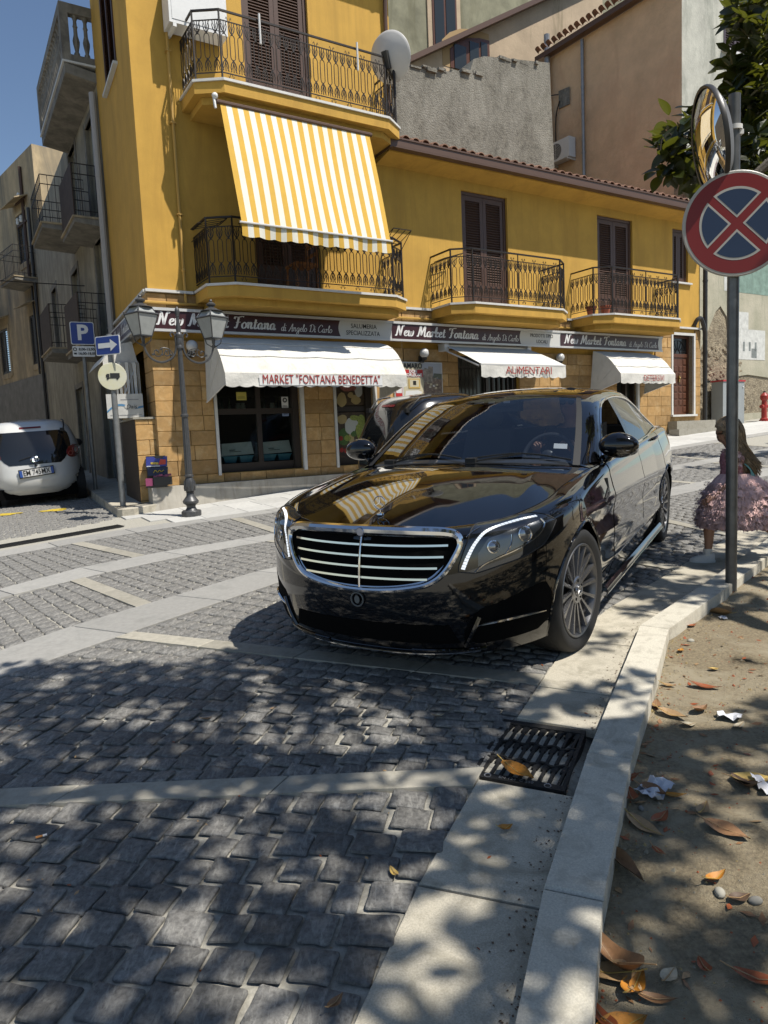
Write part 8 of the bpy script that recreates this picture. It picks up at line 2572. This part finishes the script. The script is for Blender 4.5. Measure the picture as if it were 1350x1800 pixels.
MB().tube([(-.014, 0, 0), (.008, 0, 0)], .004, 8).build('filter', M('filter_orange', (.45, .19, .05), .8), t); MB().tube([(.0081, 0, 0), (.022, 0, .0)], .004, 8).build('paper_tube', m_white, t)
# yellow chalk marks in front of the hatchback
mb = MB()
for cx, cy, w in ((-6.0, 11.1, .42), (-5.35, 11.25, .40)):
    for k in range(9):
        x, y = cx+rnd.uniform(-.5, .5)*w, cy+rnd.uniform(-.12, .12)
        mb.add([(x+a*.09, y+b*.05, g(x+a*.09, y+b*.05)+.0165) for a, b in ((-1, -1), (1, -.6), (.8, 1), (-.9, .8))], [(0, 1, 2, 3)])
mb.build('paint_marks', M('yellow_paint', (.55, .40, .04), .7), road, smooth=False)

# ---------------------------------------------------------------- the tree over the road
m_leafg = _nodes('tree_leaf')
mt_, nt, p = m_leafg
oi = nt.nodes.new('ShaderNodeObjectInfo').outputs['Random']
nn_ = noise(nt, coords(nt, 'Position'), 3.0, 3)
c1 = mixrgb(nt, ramp(nt, nn_, [(.35, 0), (.65, 1)]), (.014, .026, .007), (.034, .050, .012))
c2 = mixrgb(nt, oi, c1, (.036, .040, .012))
nt.links.new(c2, p.inputs['Base Color'])
p.inputs['Roughness'].default_value = .32
tl_ = nt.nodes.new('ShaderNodeBsdfTranslucent'); tl_.inputs[0].default_value = (.16, .17, .015, 1)
ms_ = nt.nodes.new('ShaderNodeMixShader'); ms_.inputs[0].default_value = .30
out_ = next(n for n in nt.nodes if n.type == 'OUTPUT_MATERIAL')
nt.links.new(p.outputs[0], ms_.inputs[1]); nt.links.new(tl_.outputs[0], ms_.inputs[2]); nt.links.new(ms_.outputs[0], out_.inputs[0])
m_bark = M('grey_bark', (.13, .11, .085), .9, var=.3, vscale=12, bmp=.8, bscale=30, bdist=.02)
tree = thing('tree', 'broad evergreen tree with large glossy leaves hanging in at the upper right', 'tree', (4.9, 1.3, g(4.9, 1.3)-.05))
TB = Vector((4.9, 1.3, g(4.9, 1.3)-.05))
def wl(p): return Vector(p)-TB
mb = MB()
mb.tube(catmull([(0, 0, 0), (-.05, .05, 1.1), (-.12, .1, 2.2), (-.2, .15, 3.2)], 5), [.26-.007*i for i in range(16)], 12); mb.build('trunk', m_bark, tree)
limbs = [[(-.2, .15, 3.0), (-.9, .5, 3.9), (-2.2, .3, 4.8), (-3.6, -.1, 5.4), (-4.8, -.4, 5.6)], [(-.2, .15, 3.1), (-.6, 1.3, 3.7), (-1.0, 2.8, 3.95), (-1.35, 4.0, 3.75), (-2.1, 4.3, 3.15)],
         [(-.2, .15, 3.1), (.2, .9, 4.2), (.1, 2.6, 5.0), (-.5, 4.2, 5.2)], [(-.2, .15, 3.2), (-.6, -.6, 4.4), (-1.8, -1.6, 5.3), (-3.2, -2.0, 5.7)], [(-.2, .15, 3.2), (.6, -.2, 4.6), (.8, -.5, 6)],
         [(-1.0, 2.8, 3.95), (-1.2, 3.8, 4.3), (-1.7, 4.5, 4.4)], [(-1.35, 4.0, 3.75), (-1.5, 4.5, 3.3), (-1.75, 4.7, 3.0)]]
for l in limbs:
    P = catmull(l, 6); n = len(P); r0 = .12 if l[0][2] < 3.3 else .04
    MB().tube(P, [r0*(1-.8*i/n) for i in range(n)], 7).build('limb', m_bark, tree)
def leaf_quad(mb, c, d, nrm, L, W, hi=False):
    d = d.normalized(); s = d.cross(nrm)
    if s.length < 1e-4: s = d.orthogonal()
    s.normalize(); n = s.cross(d)
    dr = rnd.uniform(-.25, .05)
    if hi:
        m = 9; p = []
        for i in range(m+1):
            t = i/m; w = W*.5*math.sin(PI*t**.85)**.8*(1-.12*t); q = c+d*L*t+n*(dr*L*.6*t*t)
            p += [q+s*w+n*w*.32, q, q-s*w+n*w*.32]
        mb.add(p, [(3*i+a, 3*i+a+1, 3*i+a+4, 3*i+a+3) for i in range(m) for a in (0, 1)])
        return
    p = [c, c+d*L*.3+s*W*.42+n*W*.16, c+d*L*.68+s*W*.46+n*(W*.14+dr*L*.25), c+d*L+n*dr*L*.6, c+d*L*.68-s*W*.46+n*(W*.14+dr*L*.25), c+d*L*.3-s*W*.42+n*W*.16, c+d*L*.35, c+d*L*.7+n*dr*L*.25]
    mb.add(p, [(0, 6, 1), (1, 6, 7, 2), (2, 7, 3), (0, 5, 6), (6, 5, 4, 7), (7, 4, 3)])
def rosette(mb, c, up, n, L):
    up = up.normalized(); a = up.orthogonal().normalized(); b = up.cross(a)
    for k in range(n):
        th = 2.4*k+rnd.uniform(-.4, .4); el = rnd.uniform(-.35, .75)
        d = (a*math.cos(th)+b*math.sin(th))*math.cos(el)+up*math.sin(el)
        leaf_quad(mb, c+d*.015, d, up, L*rnd.uniform(.75, 1.15), L*rnd.uniform(.36, .46))
SX, SY = SUN_H[0]/math.tan(SUN_EL), SUN_H[1]/math.tan(SUN_EL)
crown = MB()
def shade_wanted(x, y):
    if ((x-1.30)/.62)**2+((y-3.72)/.52)**2 < 1: return .04
    if -3.6 < x < 1.0:
        top = 4.12+.10*math.sin(x*5)+.05*math.sin(x*13)
        if x > -.6: top = 4.0-.25*(x+.6)
        return .98 if 0.4 < y < top else 0
    if 1.0 <= x < 6 and -1.0 < y < 3.2: return .62
    if 1.55 < x < 6 and 4.45 < y < 7.1 and y < 4.6+1.25*(x-.6): return .50
    return 0
made = 0
for k in range(9000):
    x, y = rnd.uniform(-3.6, 6), rnd.uniform(-.8, 7.2)
    if rnd.random() > shade_wanted(x, y): continue
    h = rnd.uniform(4.3, 6.3)
    c = Vector((x+SX*h, y+SY*h, g(x, y)+h))
    if in_view(c, 140): continue
    if rnd.random() < .55: continue
    rosette(crown, c-TB, Vector((rnd.uniform(-.6, .6), rnd.uniform(-.6, .6), 1)), rnd.randint(5, 8), .17)
    made += 1
crown.build('crown', mt_, tree, kind='stuff', smooth=False)
# the twigs that hang into the picture: each leaf its own piece
lm = []
for k in range(8):
    b = MB(); leaf_quad(b, Vector((0, 0, 0)), Vector((1, 0, 0)), Vector((0, 0, 1)), .168*rnd.uniform(.8, 1.15), .094*rnd.uniform(.9, 1.15), True); lm.append(b.mesh('leaf', mt_, ang=180))
spots = [(1160, 268, 5.0), (1185, 245, 5.0), (1205, 262, 5.05), (1190, 285, 5.1), (1215, 232, 5.15), (1232, 285, 5.2), (1150, 255, 4.95), (1222, 310, 5.2), (1245, 215, 5.3), (1226, 195, 5.2), (1262, 300, 5.3),
         (1290, 150, 5.2), (1300, 185, 5.3), (1322, 120, 5.2), (1325, 165, 5.3), (1342, 85, 5.1), (1340, 45, 5.1), (1338, 205, 5.3), (1320, 225, 5.4), (1312, 262, 5.5), (1338, 270, 5.4), (1300, 215, 5.6), (1322, 300, 5.5), (1345, 240, 5.2),
         (1335, 325, 5.6), (1305, 310, 5.7), (1310, 15, 5.0), (1345, 130, 5.3), (1330, 185, 5.6), (1345, 305, 5.5), (1300, 280, 5.8), (1275, 130, 5.5), (1348, 180, 5.1), (1352, 20, 5.0), (1180, 262, 5.2), (1210, 290, 5.3), (1198, 222, 5.1), (1172, 290, 5.1), (1240, 250, 5.3), (1205, 315, 5.1), (1218, 250, 5.2), (1166, 246, 5.0), (1280, 200, 5.6)]
CW = cam.matrix_world
def world_at(u, v, depth):
    f = 24.8/36*1800
    return CW @ Vector(((u-675)/f*depth, -(v-900)/f*depth, -depth))
twigs = MB(); nl = 0
hub = Vector((3.35, 5.35, 4.75)); hub2 = Vector((3.5, 5.3, 5.25))
nodes = [hub, hub2]
for u, v, d in sorted(spots, key=lambda s_: -s_[0]):
    c = world_at(u, v, d)
    d += .62; c = world_at(u, v, d)
    src = min(nodes, key=lambda q: (q-c).length)
    nodes.append(c)
    mid = (c+src)/2+Vector((0, 0, .05))
    twigs.tube([wl(p) for p in catmull([src, mid, c], 4)], [.006]*4+[.005]*4+[.003], 4)
    up = Vector((rnd.uniform(-.7, .4), rnd.uniform(-.7, .3), rnd.uniform(.2, 1)))
    up.normalize(); a = up.orthogonal().normalized(); b = up.cross(a)
    for k in range(5 if u > 1285 else 10):
        if nl >= 298: break
        th = 2.4*k+rnd.uniform(-.5, .5); el = rnd.uniform(-.5, .7)
        dd_ = ((a*math.cos(th)+b*math.sin(th))*math.cos(el)+up*math.sin(el)).normalized()
        s = dd_.cross(up).normalized(); n = s.cross(dd_)
        o = link('leaf', rnd.choice(lm), tree)
        P = wl(c)+dd_*rnd.uniform(.0, .03)+Vector((rnd.uniform(-.11, .09), rnd.uniform(-.09, .09), rnd.uniform(-.11, .08)))
        o.matrix_local = Matrix(((dd_.x, s.x, n.x, P.x), (dd_.y, s.y, n.y, P.y), (dd_.z, s.z, n.z, P.z), (0, 0, 0, 1)))
        nl += 1
twigs.tube([wl(p) for p in catmull([(3.9, 4.1, 4.6), (3.6, 4.9, 4.7), hub], 4)], .03, 6); twigs.tube([wl(p) for p in catmull([(4.2, 4.0, 5.0), (3.8, 4.9, 5.2), hub2], 4)], .03, 6)
twigs.build('twigs', M('dark_bark', (.045, .038, .028), .9), tree)
fol = MB()
for k in range(150):
    u = 1352-abs(rnd.gauss(0, 42)); v = rnd.uniform(-10, 345)
    if u < 1285 and v < 215: continue
    if u < 1230: continue
    c = world_at(u, v, rnd.uniform(5.5, 6.4))
    rosette(fol, wl(c), Vector((rnd.uniform(-.7, .4), rnd.uniform(-.7, .3), rnd.uniform(.2, 1))), 7, .165)
fol.build('foliage', mt_, tree, kind='stuff', smooth=False)
# a second tree further up the street, out of the frame: its shade falls across the road
tr2 = thing('tree', 'street tree further up the road whose shade falls across the paving', 'tree', (11.2, 8.6, g(11.2, 8.6)))
MB().tube([(0, 0, 0), (.05, 0, 2.6), (0, .1, 4.2)], [.16, .13, .09], 10).build('trunk', m_bark, tr2)
cr2 = MB()
for k in range(420):
    x, y = rnd.uniform(5, 10.5), rnd.uniform(8.6, 14.5)
    st = math.sin((x*.35+y*.95)*3.1+.6*math.sin(x*1.3))
    if st < .35: continue
    h = rnd.uniform(3.6, 6.0); c = Vector((x+SX*h, y+SY*h, g(x, y)+h))
    if in_view(c, 60): continue
    rosette(cr2, c-tr2.location, Vector((rnd.uniform(-.6, .6), rnd.uniform(-.6, .6), 1)), 7, .22)
cr2.build('crown', mt_, tr2, kind='stuff', smooth=False)

# ---------------------------------------------------------------- unseen houses added out of frame: they darken the alley and the car's reflections
lh = thing('alley_left_house', 'unseen house added on the left of the alley to cut its sky light', 'house', (-9.6, 8.6, 0), R(90+30))
MB().box(0, 22, 0, 5, -1, 8.8).build('wall', M('alley_darkening_render', (.17, .14, .10), .95, var=.2, vscale=2), lh, smooth=False)  # kept dark so that little light bounces back into the alley
opp = thing('opposite_house', 'unseen plain house added beyond the soil bed to darken reflections', 'house', (13.5, 1.5, 0), R(52))
MB().box(-7, 6, -6, 0, -1, 6.5).build('wall', M('dark_reflection_render', (.17, .15, .12), .95, var=.1, vscale=2), opp, smooth=False)  # dark wall added for the car paint to reflect
